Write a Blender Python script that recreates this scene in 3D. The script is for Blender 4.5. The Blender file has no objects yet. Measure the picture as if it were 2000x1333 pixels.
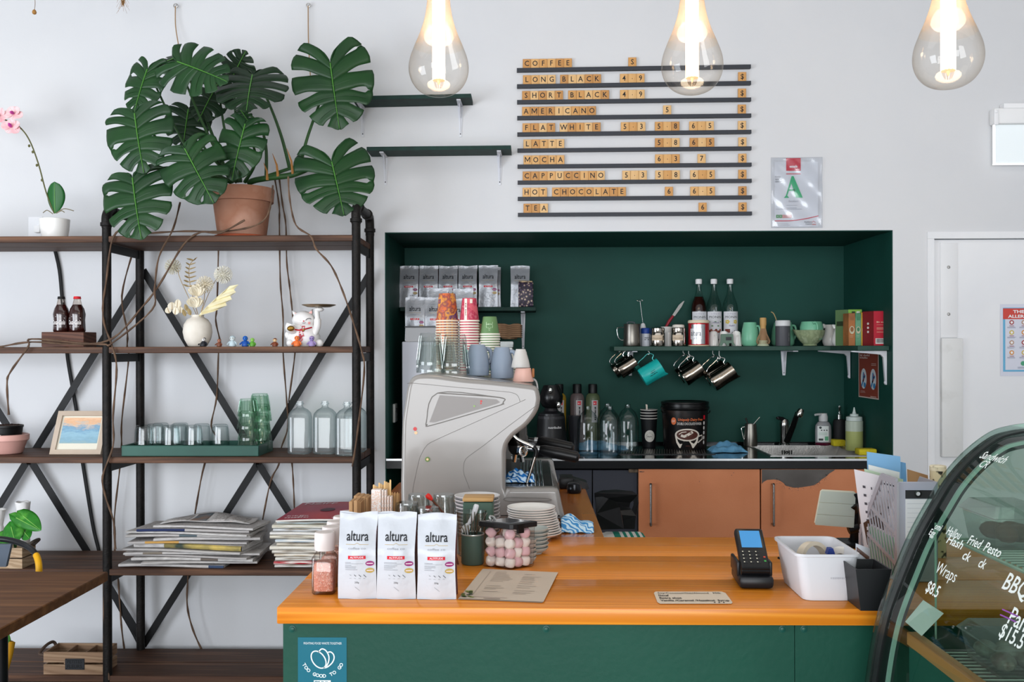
import bpy, bmesh, math, random
from mathutils import Vector, Matrix
random.seed(7)
S = bpy.context.scene
C = S.collection
PI = math.pi
# ------------------------------------------------------------------ camera
FPX = 1944.4                      # focal length in pixels of the 2000x1333 frame (35 mm on 36 mm)
HOR = 681.0                       # pixel row of the horizon
EYE = Vector((0, 0, 1.5))
YAW, ROLL = math.radians(1.12), 0.0022
_f = Vector((-math.sin(YAW), math.cos(YAW), 0))
_r0 = Vector((math.cos(YAW), math.sin(YAW), 0))
_u0 = Vector((0, 0, 1))
_r = _r0*math.cos(ROLL) - _u0*math.sin(ROLL)
_u = _r0*math.sin(ROLL) + _u0*math.cos(ROLL)
cam = bpy.data.cameras.new('camera')
cam.lens, cam.sensor_width, cam.sensor_fit = 35.0, 36.0, 'HORIZONTAL'
cam.shift_y = (HOR - 666.5)/2000
cam.clip_start = 0.05
co = bpy.data.objects.new('camera', cam)
C.objects.link(co)
co.matrix_world = Matrix(((_r.x, _u.x, -_f.x, EYE.x), (_r.y, _u.y, -_f.y, EYE.y), (_r.z, _u.z, -_f.z, EYE.z), (0, 0, 0, 1)))
S.camera = co
# ------------------------------------------------------------------ light and exposure
S.view_settings.view_transform = 'Standard'
S.view_settings.look = 'None'
S.view_settings.exposure = -0.24
S.view_settings.gamma = 1.0
S.view_settings.use_curve_mapping = False
S.cycles.transparent_max_bounces = 40
S.cycles.max_bounces = 10
wd = bpy.data.worlds.new('daylight')
S.world = wd
wd.use_nodes = True
bg = wd.node_tree.nodes['Background']
bg.inputs[0].default_value = (0.80, 0.90, 1.0, 1)
bg.inputs[1].default_value = 1.0

def area(name, loc, target, sx, sy, power, col):
    l = bpy.data.lights.new(name, 'AREA')
    l.shape, l.size, l.size_y, l.energy, l.color = 'RECTANGLE', sx, sy, power, col
    o = bpy.data.objects.new(name, l)
    C.objects.link(o)
    o.location = loc
    o.rotation_euler = (Vector(target) - Vector(loc)).to_track_quat('-Z', 'Y').to_euler()
    return o
area('daylight_skylight', (0.2, 2.3, 3.9), (0.2, 3.3, 0), 6.5, 1.8, 42, (1.0, 0.985, 0.96))
area('daylight_shopfront', (-0.6, -6.3, 1.75), (0, 4.8, 1.0), 7.0, 3.0, 640, (0.94, 0.965, 1.0))
area('added_side_fill', (-4.4, 1.4, 1.15), (-1.0, 4.8, 0.7), 3.4, 2.2, 265, (0.86, 0.92, 1.0))  # unseen fill lamp, added to brighten the low wall behind the shelving

def W(px, py, Y):                 # the point of the vertical plane y=Y that this pixel shows
    d = _f*FPX + _r*(px - 1000) + _u*(HOR - py)
    return EYE + d*(Y/d.y)
def G(px, py, z):                 # the point of the level plane at height z that this pixel shows
    d = _f*FPX + _r*(px - 1000) + _u*(HOR - py)
    return EYE + d*((z - EYE.z)/d.z)
def U(Y): return Y/FPX            # metres per pixel at distance Y
# ------------------------------------------------------------------ materials
def lin(h):
    h = h.lstrip('#')
    if len(h) == 3: h = ''.join(c*2 for c in h)
    v = [int(h[i:i+2], 16)/255 for i in (0, 2, 4)]
    return tuple(c/12.92 if c <= .04045 else ((c+.055)/1.055)**2.4 for c in v) + (1,)
_M = {}
def mt(col, rough=.5, metal=0, var=None, sc=8, stretch=(1, 1, 1), bump=0, bsc=60, coat=0, spec=.27, emit=0, trans=0, kind='noise', lo=.35, hi=.65, sss=0):
    key = (col, rough, metal, var, sc, stretch, bump, bsc, coat, spec, emit, trans, kind, lo, hi, sss)
    if key in _M: return _M[key]
    m = bpy.data.materials.new('surface_%d' % len(_M))
    m.use_nodes = True
    nt = m.node_tree; N = nt.nodes; L = nt.links
    b = N['Principled BSDF']
    b.inputs['Base Color'].default_value = lin(col)
    b.inputs['Roughness'].default_value = rough
    b.inputs['Metallic'].default_value = metal
    b.inputs['Specular IOR Level'].default_value = spec
    b.inputs['Coat Weight'].default_value = coat
    b.inputs['Coat Roughness'].default_value = .08
    b.inputs['Transmission Weight'].default_value = trans
    if sss:
        b.inputs['Subsurface Weight'].default_value = sss
        b.inputs['Subsurface Radius'].default_value = (.01, .008, .006)
    if emit:
        b.inputs['Emission Color'].default_value = lin(col)
        b.inputs['Emission Strength'].default_value = emit
    if var or bump:
        tc = N.new('ShaderNodeTexCoord'); mp = N.new('ShaderNodeMapping')
        L.new(tc.outputs['Object'], mp.inputs[0]); mp.inputs['Scale'].default_value = stretch
    if var:
        cols = var if isinstance(var, tuple) else (var,)
        if kind == 'noise':
            t = N.new('ShaderNodeTexNoise'); t.inputs['Scale'].default_value = sc; t.inputs['Detail'].default_value = 5
            o = t.outputs['Fac']
        elif kind == 'wave':
            t = N.new('ShaderNodeTexWave'); t.inputs['Scale'].default_value = sc; t.bands_direction = 'DIAGONAL'; t.inputs['Distortion'].default_value = 4; t.inputs['Detail'].default_value = 3
            t.inputs['Detail Scale'].default_value = 1.5
            o = t.outputs['Fac']
        elif kind == 'stripe':
            t = N.new('ShaderNodeTexWave'); t.inputs['Scale'].default_value = sc; o = t.outputs['Fac']
        elif kind == 'zigzag':
            t = N.new('ShaderNodeTexWave'); t.inputs['Scale'].default_value = sc; t.bands_direction = 'DIAGONAL'
            t.inputs['Distortion'].default_value = 6; t.inputs['Detail Scale'].default_value = 2.0; t.inputs['Detail'].default_value = 0; o = t.outputs['Fac']
        else:
            t = N.new('ShaderNodeTexVoronoi'); t.inputs['Scale'].default_value = sc
            o = t.outputs['Distance'] if kind == 'voronoi' else t.outputs['Color']
        L.new(mp.outputs[0], t.inputs['Vector'])
        r = N.new('ShaderNodeValToRGB')
        r.color_ramp.elements[0].position = lo; r.color_ramp.elements[0].color = lin(col)
        r.color_ramp.elements[1].position = hi; r.color_ramp.elements[1].color = lin(cols[-1])
        for k, c in enumerate(cols[:-1]):
            e = r.color_ramp.elements.new(lo + (hi-lo)*(k+1)/len(cols)); e.color = lin(c)
        L.new(o, r.inputs[0]); L.new(r.outputs[0], b.inputs['Base Color'])
    if bump:
        t = N.new('ShaderNodeTexNoise'); t.inputs['Scale'].default_value = bsc; t.inputs['Detail'].default_value = 3
        L.new(mp.outputs[0], t.inputs['Vector'])
        bp = N.new('ShaderNodeBump'); bp.inputs['Strength'].default_value = bump; bp.inputs['Distance'].default_value = .01
        L.new(t.outputs['Fac'], bp.inputs['Height']); L.new(bp.outputs[0], b.inputs['Normal'])
    _M[key] = m
    return m
def glass(tint='#f4faf8', edge='#9fb0ac', base=.03, k=1.0, rough=.02, haze=0, hz='#ffffff'):
    """clear thin-walled glass: see-through face-on, darker and mirror-like towards grazing angles"""
    key = ('glass', tint, edge, base, k, rough, haze, hz)
    if key in _M: return _M[key]
    m = bpy.data.materials.new('glass_%d' % len(_M)); m.use_nodes = True
    nt = m.node_tree; N = nt.nodes; L = nt.links
    N.remove(N['Principled BSDF'])
    lw = N.new('ShaderNodeLayerWeight'); lw.inputs['Blend'].default_value = .35
    rp = N.new('ShaderNodeValToRGB')
    rp.color_ramp.elements[0].position = .15; rp.color_ramp.elements[0].color = lin(tint)
    rp.color_ramp.elements[1].position = .95; rp.color_ramp.elements[1].color = lin(edge)
    L.new(lw.outputs['Facing'], rp.inputs[0])
    tr = N.new('ShaderNodeBsdfTransparent'); L.new(rp.outputs[0], tr.inputs[0])
    gl = N.new('ShaderNodeBsdfGlossy'); gl.inputs['Roughness'].default_value = rough
    pw = N.new('ShaderNodeMath'); pw.operation = 'POWER'; pw.inputs[1].default_value = 4.5
    L.new(lw.outputs['Facing'], pw.inputs[0])
    ma = N.new('ShaderNodeMath'); ma.operation = 'MULTIPLY_ADD'; ma.inputs[1].default_value = k*.75; ma.inputs[2].default_value = base
    L.new(pw.outputs[0], ma.inputs[0])
    mx = N.new('ShaderNodeMixShader'); L.new(ma.outputs[0], mx.inputs[0])
    src = tr
    if haze:
        df = N.new('ShaderNodeBsdfDiffuse'); df.inputs[0].default_value = lin(hz)
        tl = N.new('ShaderNodeBsdfTranslucent'); tl.inputs[0].default_value = lin(hz)
        ad = N.new('ShaderNodeMixShader'); ad.inputs[0].default_value = .5
        L.new(df.outputs[0], ad.inputs[1]); L.new(tl.outputs[0], ad.inputs[2])
        m2 = N.new('ShaderNodeMixShader'); m2.inputs[0].default_value = haze
        L.new(tr.outputs[0], m2.inputs[1]); L.new(ad.outputs[0], m2.inputs[2]); src = m2
    L.new(src.outputs[0], mx.inputs[1]); L.new(gl.outputs[0], mx.inputs[2])
    L.new(mx.outputs[0], N['Material Output'].inputs[0])
    _M[key] = m
    return m
# ------------------------------------------------------------------ mesh building
_FONT = {}
def font_mesh(s, bold=0.0, shear=0.0):
    if len(s) > 1 and ('M' in s or 'W' in s): bold = 0.0
    key = (s, bold, shear)
    if s == 'M' and key not in _FONT: _FONT[key] = ([Vector((x, y, 0)) for x, y in ((0, 0), (0, .72), (.13, .72), (.40, .27), (.67, .72), (.80, .72), (.80, 0), (.69, 0), (.69, .52), (.435, .11), (.365, .11), (.11, .52), (.11, 0))], [tuple(range(13))])
    if key not in _FONT:
        cu = bpy.data.curves.new('lettering', 'FONT')
        cu.body = s; cu.size = 1; cu.resolution_u = 2; cu.offset = bold; cu.shear = shear; cu.fill_mode = 'FRONT'
        o = bpy.data.objects.new('lettering', cu)
        me = o.to_mesh()
        vs = [v.co.copy() for v in me.vertices]; fs = [tuple(p.vertices) for p in me.polygons]
        o.to_mesh_clear(); bpy.data.objects.remove(o); bpy.data.curves.remove(cu)
        _FONT[key] = (vs, fs)
    return _FONT[key]
class MB:
    def __init__(s): s.v = []; s.f = []; s.m = []; s.s = []
    def add(s, vs, fs, m=0, sm=False, T=None):
        b = len(s.v)
        s.v += [tuple(T @ Vector(v)) if T is not None else tuple(v) for v in vs]
        for f in fs:
            s.f.append(tuple(b+i for i in f)); s.m.append(m); s.s.append(sm)
        return s
    def box(s, x0, x1, y0, y1, z0, z1, m=0, T=None, bev=0, seg=2):
        if bev:
            bm = bmesh.new(); bmesh.ops.create_cube(bm, size=1)
            for v in bm.verts: v.co = Vector(((x0+x1)/2+v.co.x*(x1-x0), (y0+y1)/2+v.co.y*(y1-y0), (z0+z1)/2+v.co.z*(z1-z0)))
            bmesh.ops.bevel(bm, geom=bm.edges[:], offset=bev, segments=seg, profile=.5, affect='EDGES')
            bm.verts.index_update()
            s.add([v.co for v in bm.verts], [[v.index for v in f.verts] for f in bm.faces], m, True, T); bm.free()
            return s
        vs = [(x, y, z) for z in (z0, z1) for y in (y0, y1) for x in (x0, x1)]
        return s.add(vs, [(0, 2, 3, 1), (4, 5, 7, 6), (0, 1, 5, 4), (2, 6, 7, 3), (0, 4, 6, 2), (1, 3, 7, 5)], m, False, T)
    def lathe(s, pts, n=24, m=0, c=(0, 0, 0), T=None, sm=True, ell=1.0, sq=0):
        rings = []; vs = []
        for r, z in pts:
            if r < 1e-6: rings.append([len(vs)]); vs.append((c[0], c[1], c[2]+z))
            else:
                rings.append(list(range(len(vs), len(vs)+n)))
                for i in range(n):
                    a = 2*PI*i/n; q = 1.0
                    if sq: q = 1/((abs(math.cos(a))**sq + abs(math.sin(a))**sq)**(1/sq))
                    vs.append((c[0]+r*q*math.cos(a), c[1]+r*q*ell*math.sin(a), c[2]+z))
        ms = m if isinstance(m, (list, tuple)) else [m]*(len(pts)-1)
        for k in range(len(pts)-1):
            A, B = rings[k], rings[k+1]; fs = []
            for i in range(n):
                j = (i+1) % n
                if len(A) == 1 and len(B) == 1: continue
                if len(A) == 1: fs.append((A[0], B[j], B[i]))
                elif len(B) == 1: fs.append((A[i], A[j], B[0]))
                else: fs.append((A[i], A[j], B[j], B[i]))
            b = len(s.v)
            for f in fs: s.f.append(tuple(b+i for i in f)); s.m.append(ms[k]); s.s.append(sm)
        s.v += [tuple(T @ Vector(v)) if T is not None else v for v in vs]
        return s
    def tube(s, path, r, n=8, m=0, caps=True, T=None):
        P = [Vector(p) for p in path]; K = len(P)
        R = r if isinstance(r, (list, tuple)) else [r]*K
        vs = []; up = None
        for k in range(K):
            d = (P[min(k+1, K-1)] - P[max(k-1, 0)])
            d = d.normalized() if d.length > 1e-9 else Vector((0, 0, 1))
            if up is None: up = d.orthogonal().normalized()
            up = up - d*up.dot(d)
            up = up.normalized() if up.length > 1e-6 else d.orthogonal().normalized()
            w = d.cross(up)
            vs += [P[k] + (up*math.cos(2*PI*i/n) + w*math.sin(2*PI*i/n))*R[k] for i in range(n)]
        fs = [(k*n+i, k*n+(i+1) % n, (k+1)*n+(i+1) % n, (k+1)*n+i) for k in range(K-1) for i in range(n)]
        if caps: fs += [tuple(range(n))[::-1], tuple((K-1)*n+i for i in range(n))]
        return s.add(vs, fs, m, True, T)
    def prism(s, poly, y0, y1, m=0, T=None, ms=None, bev=0):
        """outline in x,z extruded along y"""
        n = len(poly)
        vs = [(x, y0, z) for x, z in poly] + [(x, y1, z) for x, z in poly]
        fs = [tuple(range(n)), tuple(range(2*n-1, n-1, -1))] + [(i, n+i, n+(i+1) % n, (i+1) % n) for i in range(n)]
        if bev:
            P = [Vector(p) for p in poly]; ar = sum(P[i-1].x*P[i].y-P[i].x*P[i-1].y for i in range(n)); sg = 1 if ar > 0 else -1
            nr = []
            for i in range(n):
                d1, d2 = (P[i]-P[i-1]).normalized(), (P[(i+1) % n]-P[i]).normalized()
                q = Vector((d1.y+d2.y, -d1.x-d2.x))*sg
                q = q.normalized() if q.length > 1e-6 else Vector((d1.y, -d1.x))*sg
                nr.append(q/max(.5, q.dot(Vector((d1.y, -d1.x))*sg)))
            rings = [(0, y1)]+[(bev*(1-math.sin(a_)), y0+bev*(1-math.cos(a_))) for a_ in (PI/2, PI/3, PI/6, PI/12, 0)]
            vs = [((P[i]-nr[i]*o_).x, y_, (P[i]-nr[i]*o_).y) for o_, y_ in rings for i in range(n)]
            R_ = len(rings)
            s.add(vs, [(k*n+i, k*n+(i+1) % n, (k+1)*n+(i+1) % n, (k+1)*n+i) for k in range(R_-1) for i in range(n)]+[tuple(range(n))], m, True, T)
            import mathutils.geometry as geo_
            fr = vs[(R_-1)*n:]
            return s.add(fr, [tuple(q) for q in geo_.tessellate_polygon([[Vector((v[0], v[2], 0)) for v in fr]])], m, True, T)
        return s.add(vs, fs, m, False, T)
    def grid(s, fn, nu, nv, m=0, sm=True, T=None, mf=None):
        vs = [fn(i/nu, j/nv) for j in range(nv+1) for i in range(nu+1)]
        b = len(s.v)
        s.v += [tuple(T @ Vector(v)) if T is not None else tuple(v) for v in vs]
        for j in range(nv):
            for i in range(nu):
                a = b+j*(nu+1)+i
                s.f.append((a, a+1, a+nu+2, a+nu+1)); s.m.append(mf(i/nu, j/nv) if mf else m); s.s.append(sm)
        return s
    def disc(s, r, fn, m=0, n=20, rings=2, ell=1.0, c=(0, 0)):
        vs = [fn(c[0], c[1])]; fs = []
        for k in range(1, rings+1):
            for i in range(n):
                a = 2*PI*i/n; vs.append(fn(c[0]+r*k/rings*math.cos(a), c[1]+r*ell*k/rings*math.sin(a)))
        for i in range(n):
            j = (i+1) % n
            fs.append((0, 1+i, 1+j))
            for k in range(1, rings): fs.append((1+(k-1)*n+i, 1+k*n+i, 1+k*n+j, 1+(k-1)*n+j))
        return s.add(vs, fs, m)
    def rect(s, x0, x1, y0, y1, fn, m=0, nu=6, nv=4):
        return s.grid(lambda u, v: fn(x0+(x1-x0)*u, y0+(y1-y0)*v), nu, nv, m, False)
    def text(s, body, h, fn, m=0, x=0, y=0, al='C', bold=0.0, w=None, sx=1.0, shear=0.0):
        """lettering h tall (capitals), mapped by fn(x, y) -> point; w forces the width"""
        vs, fs = font_mesh(body, bold, shear)
        if not vs: return s
        k = h/.72
        a, b = min(v.x for v in vs), max(v.x for v in vs)
        kx = (w/(b-a)) if w else k*sx
        o = {'C': (a+b)/2, 'L': a, 'R': b}[al]
        return s.add([fn(x+(v.x-o)*kx, y+v.y*k) for v in vs], fs, m)
    def lines(s, x0, x1, ys, fn, m=0, h=.0006, rnd=.3, nu=3):
        """rows of small print"""
        for y in ys:
            s.rect(x0, x1-(x1-x0)*rnd*random.random(), y, y+h, fn, m, nu, 1)
        return s
    def scrib(s, x0, x1, y, h, fn, m=0, n=8):
        """a row of print too small to read"""
        R = random.Random(int(abs(x0*9e4)+n)); w = (x1-x0)/n
        for i in range(n):
            if R.random() < .12: continue
            a = x0+w*i; b = a+w*R.uniform(.5, .85)
            s.rect(a, b, y+h*R.choice((0, 0, .1)), y+h*R.choice((.7, 1, 1)), fn, m, 1, 1)
        return s
    def ball(s, c, rx, ry=None, rz=None, n=16, m=0, T=None):
        ry = ry or rx; rz = rz or rx; k = max(6, n//2)
        pts = [(math.sin(PI*i/k), -math.cos(PI*i/k)) for i in range(k+1)]
        M_ = Matrix.Translation(c) @ Matrix.Diagonal((rx, ry, rz, 1))
        return s.lathe(pts, n, m, T=(T @ M_) if T is not None else M_)
    def ribbon(s, pts, w, fn, m=0):
        """a flat stroke of width w through 2-D points, mapped by fn"""
        P = [Vector(p) for p in pts]; vs = []; K = len(P)
        for k in range(K):
            d = (P[min(k+1, K-1)]-P[max(k-1, 0)]); d = d.normalized() if d.length > 0 else Vector((1, 0))
            q = Vector((-d.y, d.x))*w/2
            vs += [fn(*(P[k]+q)), fn(*(P[k]-q))]
        return s.add(vs, [(2*k, 2*k+1, 2*k+3, 2*k+2) for k in range(K-1)], m)
def cr(pts, k=6):
    """smooth curve through points"""
    P = [Vector(p) for p in pts]; out = []
    for i in range(len(P)-1):
        a, b, c, d = P[max(i-1, 0)], P[i], P[i+1], P[min(i+2, len(P)-1)]
        for j in range(k):
            t = j/k
            out.append(.5*((2*b) + (c-a)*t + (2*a-5*b+4*c-d)*t*t + (3*b-a-3*c+d)*t**3))
    return out + [P[-1]]
def obj(name, mb, mats, parent=None, loc=None, solid=0, world=True, sharp=40, off=0):
    """links the collected shapes as ONE mesh object; built in world coordinates unless world=False"""
    me = bpy.data.meshes.new(name)
    o = parent.matrix_basis.translation if (parent is not None and world) else (Vector(loc) if (loc is not None and world) else Vector((0, 0, 0)))
    if parent is not None and world and parent.parent is not None: o = o + parent.parent.matrix_basis.translation
    me.from_pydata([tuple(Vector(v)-o) for v in mb.v], [], mb.f)
    for m in (mats if isinstance(mats, (list, tuple)) else [mats]): me.materials.append(m)
    me.polygons.foreach_set('material_index', mb.m)
    me.polygons.foreach_set('use_smooth', mb.s)
    me.update()
    if any(mb.s): me.set_sharp_from_angle(angle=math.radians(sharp))
    ob = bpy.data.objects.new(name, me)
    C.objects.link(ob)
    if parent is not None: ob.parent = parent
    if loc is not None: ob.location = loc
    if solid:
        md = ob.modifiers.new('thickness', 'SOLIDIFY'); md.thickness = solid; md.offset = off
    return ob
def tag(o, label, cat, group=None, kind=None):
    o['label'] = label; o['category'] = cat
    if group: o['group'] = group
    if kind: o['kind'] = kind
    return o
def thing(name, label, cat, loc=(0, 0, 0), group=None, rz=0):
    o = bpy.data.objects.new(name, None)
    o.empty_display_size = .02
    C.objects.link(o); o.location = loc; o.rotation_euler = (0, 0, rz)
    return tag(o, label, cat, group)
def struct(name, mb, m):
    o = obj(name, mb, m); o['kind'] = 'structure'; return o
def dup(root, loc, label, rot=None, group=None, scale=None):
    r = root.copy(); C.objects.link(r); r.location = loc; r['label'] = label
    if rot is not None: r.rotation_euler = rot
    if group: r['group'] = group
    if scale is not None: r.scale = scale
    for ch in list(root.children):
        c = ch.copy(); C.objects.link(c); c.parent = r
        for g in list(ch.children):
            d = g.copy(); C.objects.link(d); d.parent = c
    return r
ORD = ['first', 'second', 'third', 'fourth', 'fifth', 'sixth', 'seventh', 'eighth', 'ninth', 'tenth', 'eleventh', 'twelfth', 'thirteenth', 'fourteenth', 'fifteenth', 'sixteenth', 'seventeenth', 'eighteenth', 'nineteenth', 'twentieth', 'twenty-first', 'twenty-second', 'twenty-third', 'twenty-fourth']
def prof(Y, base, pts):
    """silhouette measured as (half width, row) in pixels at distance Y -> turned profile in metres"""
    return [(h*U(Y), (base-p)*U(Y)) for h, p in pts]
def at(cx, base, Y): return W(cx, base, Y)
# common materials
WHITE = mt('#e9e9ea', .6)
BLACK = mt('#080809', .45)
BLKG = mt('#08080a', .18)
CHROME = mt('#d8d8d6', .12, 1)
STEEL = mt('#a9a7a3', .32, 1)
INK = mt('#15171c', .5)
GREYINK = mt('#8b8d92', .6)
RED = mt('#c8182c', .45)
CERAM = mt('#e9e7e3', .18)
GREEN = mt('#1f4c42', .45)
# ================================================================== the room
YW, YB, ZB, ZC = 4.8, 5.55, 0.967, 1.02      # wall front, recess back, bench top, counter top
wallm = mt('#d2d2d3', .75, var='#c9cacd', sc=1.3, lo=.3, hi=.8, bump=.03, bsc=90)
xl, xr = W(752, 600, YW).x, W(1744, 600, YW).x
zt = W(1250, 452, YW).z
dl, dr = W(1812, 500, YW).x, W(1812, 500, YW).x + .93
dt = W(1900, 454, YW).z
b = MB().box(-4.6, xl, YW, YW+.1, 0, 4).box(xl, xr, YW, YW+.1, zt, 4).box(xr, dl, YW, YW+.1, 0, 4)
b.box(dl, dr, YW, YW+.1, dt, 4).box(dr, 3.8, YW, YW+.1, 0, 4)
struct('wall_back', b, wallm)
rg = mt('#14463d', .6, var='#113f37', sc=2, spec=.22, bump=.05, bsc=40)
b = MB().box(xl-.02, xr+.02, YB, YB+.02, 0, zt+.02).box(xl-.02, xl, YW+.1, YB, 0, zt+.02).box(xr, xr+.02, YW+.1, YB, 0, zt+.02)
b.box(xl-.02, xr+.02, YW+.1, YB, zt, zt+.02)
b.box(xl, xl+.004, YW+.002, YW+.1, 0, zt).box(xr-.004, xr, YW+.002, YW+.1, 0, zt).box(xl, xr, YW+.002, YW+.1, zt-.004, zt)
struct('wall_recess', b, rg)
struct('floor', MB().box(-4.6, 3.8, -6.6, 6, -.1, 0), mt('#8d8882', .5, var='#7c766f', sc=3))
struct('ceiling', MB().box(-4.6, 3.8, -6.6, 6, 4, 4.1), mt('#c4c4c2', .8))
struct('wall_left', MB().box(-4.7, -4.6, -6.6, 6, 0, 4), wallm)
struct('wall_right', MB().box(3.8, 3.9, -6.6, 6, 0, 4), wallm)
# door with its frame, push plates and fixings
pt = mt('#e4e4e5', .5, var='#dcdde0', sc=2)
fr = MB().box(dl-.004, dl+.028, YW-.008, YW+.09, 0, dt-.0305).box(dl-.004, dr+.004, YW-.008, YW+.09, dt-.03, dt+.002).box(dr-.03, dr+.004, YW-.008, YW+.09, 0, dt-.0305)
struct('trim_1', fr, pt)
d = struct('door_1', MB().box(dl+.031, dr-.03, YW+.012, YW+.05, .01, dt-.035), pt)
def onwall(px0, px1, py0, py1, y0, y1, Y=YW):
    a, c = W(px0, py1, Y), W(px1, py0, Y)
    return a.x, c.x, y0, y1, a.z, c.z
obj('push_plate', MB().box(*onwall(1838, 1871, 474, 660, YW+.006, YW+.013), bev=.002), mt('#dededf', .4), d)
p = obj('pull_plate', MB().box(*onwall(1838, 1879, 661, 893, YW-.012, YW+.013), bev=.004), mt('#d6d6d5', .4, var='#bdbcb8', sc=9, lo=.55, hi=.9), d)
for py in (522, 614):
    c = W(1854, py, YW)
    obj('screw', MB().lathe([(0, .004), (.006, .003), (.008, 0)], 12, T=Matrix.Translation((c.x, YW+.006, c.z)) @ Matrix.Rotation(PI/2, 4, 'X')), STEEL, d)
a, c = W(1955, 735, YW+.004), W(1957+86, 594, YW+.004); w, h = c.x-a.x, c.z-a.z
t = thing('allergen_poster', 'allergen poster with red heading and blue border taped to the white door', 'poster', ((a.x+c.x)/2, YW+.011, a.z))
f = lambda x, y, e=0: (a.x+w*x, YW+.0105-e, a.z+h*y)
m = MB().rect(0, 1, 0, 1, f, 0, 1, 1).rect(.06, .94, .06, .95, lambda x, y: f(x, y, .0005), 1, 1, 1).rect(.11, .89, .085, .9, lambda x, y: f(x, y, .001), 0, 1, 1).rect(.06, .94, .79, .94, lambda x, y: f(x, y, .0014), 2, 1, 1)
g = lambda x, y: f(x, y, .002)
m.text('THE 14', .042, g, 3, .49, .875, w=.42, bold=.03).text('ALLERGENS', .042, g, 3, .5, .81, w=.66, bold=.03)
for i in range(4):
    for j in range(3):
        cx_, cy_ = .25+.27*j, .745-.14*i
        m.disc(.052, g, 4+(i+2*j) % 4, 16, 1, ell=w/h, c=(cx_, cy_)); m.disc(.03, lambda x, y: f(x, y, .0025), 3, 10, 1, ell=w/h, c=(cx_, cy_)).rect(cx_-.05, cx_+.05, cy_-.052, cy_-.044, g, 8, 1, 1).lines(cx_-.1, cx_+.1, [cy_-.066, cy_-.078], g, 9, .004)
m.disc(.052, g, 10, 16, 1, ell=w/h, c=(.5, .175)); m.lines(.38, .62, [.12, .105], g, 9, .005)
obj('sheet', m, [mt('#cdcfdb', .5), mt('#68a9cb', .5), mt('#c4483f', .5), mt('#e4e2e4', .5), mt('#9c3a3a', .5), mt('#c9b04f', .5), mt('#b08d76', .5), mt('#d08a3a', .5), mt('#9c4a4a', .5), mt('#6a6f86', .5), mt('#4f9a76', .5)], t)
# emergency light box on the wall
c = W(1962, 320, YW)
e = thing('exit_light', 'white lit exit light box with clear blank panel high on wall above the door', 'exit light', (c.x+.2, YW-.03, c.z))
x0, x1, _, _, z0, z1 = onwall(1931, 2010, 216, 247, 0, 0)
x1 = x0+.45
obj('housing', MB().box(x0, x1, YW-.06, YW, z0, z1, bev=.008), mt('#e6e6e6', .4), e)
a = W(1945, 208, YW)
obj('top_rail', MB().box(a.x+.015, x1, YW-.05, YW-.01, z1+.001, a.z+.002), WHITE, e)
obj('end_clip', MB().box(x0-.003, x0+.016, YW-.066, YW-.06, z0-.006, z1-.008, bev=.002).ball((x0+.006, YW-.067, z1-.02), .007, .003, .007), [WHITE], e)
zz = W(1945, 323, YW).z
obj('lit_panel', MB().box(x0+.01, x1, YW-.038, YW-.03, zz, z0-.001), mt('#dfe6e8', .2, emit=.25), e)
obj('panel_edge', MB().box(x0+.006, x0+.012, YW-.042, YW-.026, zz-.004, z0-.001).box(x0+.006, x1, YW-.042, YW-.026, zz-.005, zz), mt('#ffffff', .3, emit=.55), e)
# ------------------------------------------------------------------ letter menu: ledges and loose tiles
led = [(182, 155), (302, 277), (419, 400), (537, 519), (659, 640), (779, 763), (898, 884), (1017, 1004), (1138, 1127), (1257, 1247)]
rows = [[('COFFEE', 80), ('S', 866)], [('LONG', 80), ('BLACK', 357), ('4·9', 803), ('$', 1680)], [('SHORT', 73), ('BLACK', 416), ('4·9', 803), ('$', 1678)],
        [('AMERICANO', 72), ('5', 1122), ('$', 1676)], [('FLAT', 74), ('WHITE', 351), ('5·3', 807), ('5·8', 1060), ('6·5', 1315), ('$', 1676)],
        [('LATTE', 80), ('5·8', 1060), ('6·5', 1317), ('$', 1678)], [('MOCHA', 80), ('6·3', 1060), ('7', 1375), ('$', 1677)],
        [('CAPPUCCINO', 73), ('5·3', 815), ('5·8', 1060), ('6·5', 1319), ('$', 1676)],
        [('HOT', 71), ('CHOCOLATE', 291), ('6', 1131), ('6·5', 1319), ('$', 1676)], [('TEA', 77), ('6', 1380), ('$', 1676)]]
nm = ['coffee heading', 'long black', 'short black', 'americano', 'flat white', 'latte', 'mocha', 'cappuccino', 'hot chocolate', 'tea']
ledm = mt('#30333a', .5)
tilem = [mt(a, .45, var=b_, sc=9, stretch=(14, 1, 1.5), lo=.3, hi=.75) for a, b_ in (('#cd9a5e', '#bb874b'), ('#d6a86e', '#c6955a'), ('#c28d53', '#b07d44'), ('#dab380', '#cda269'))]
sz = lambda v: v/3.808
proto = {}
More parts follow.
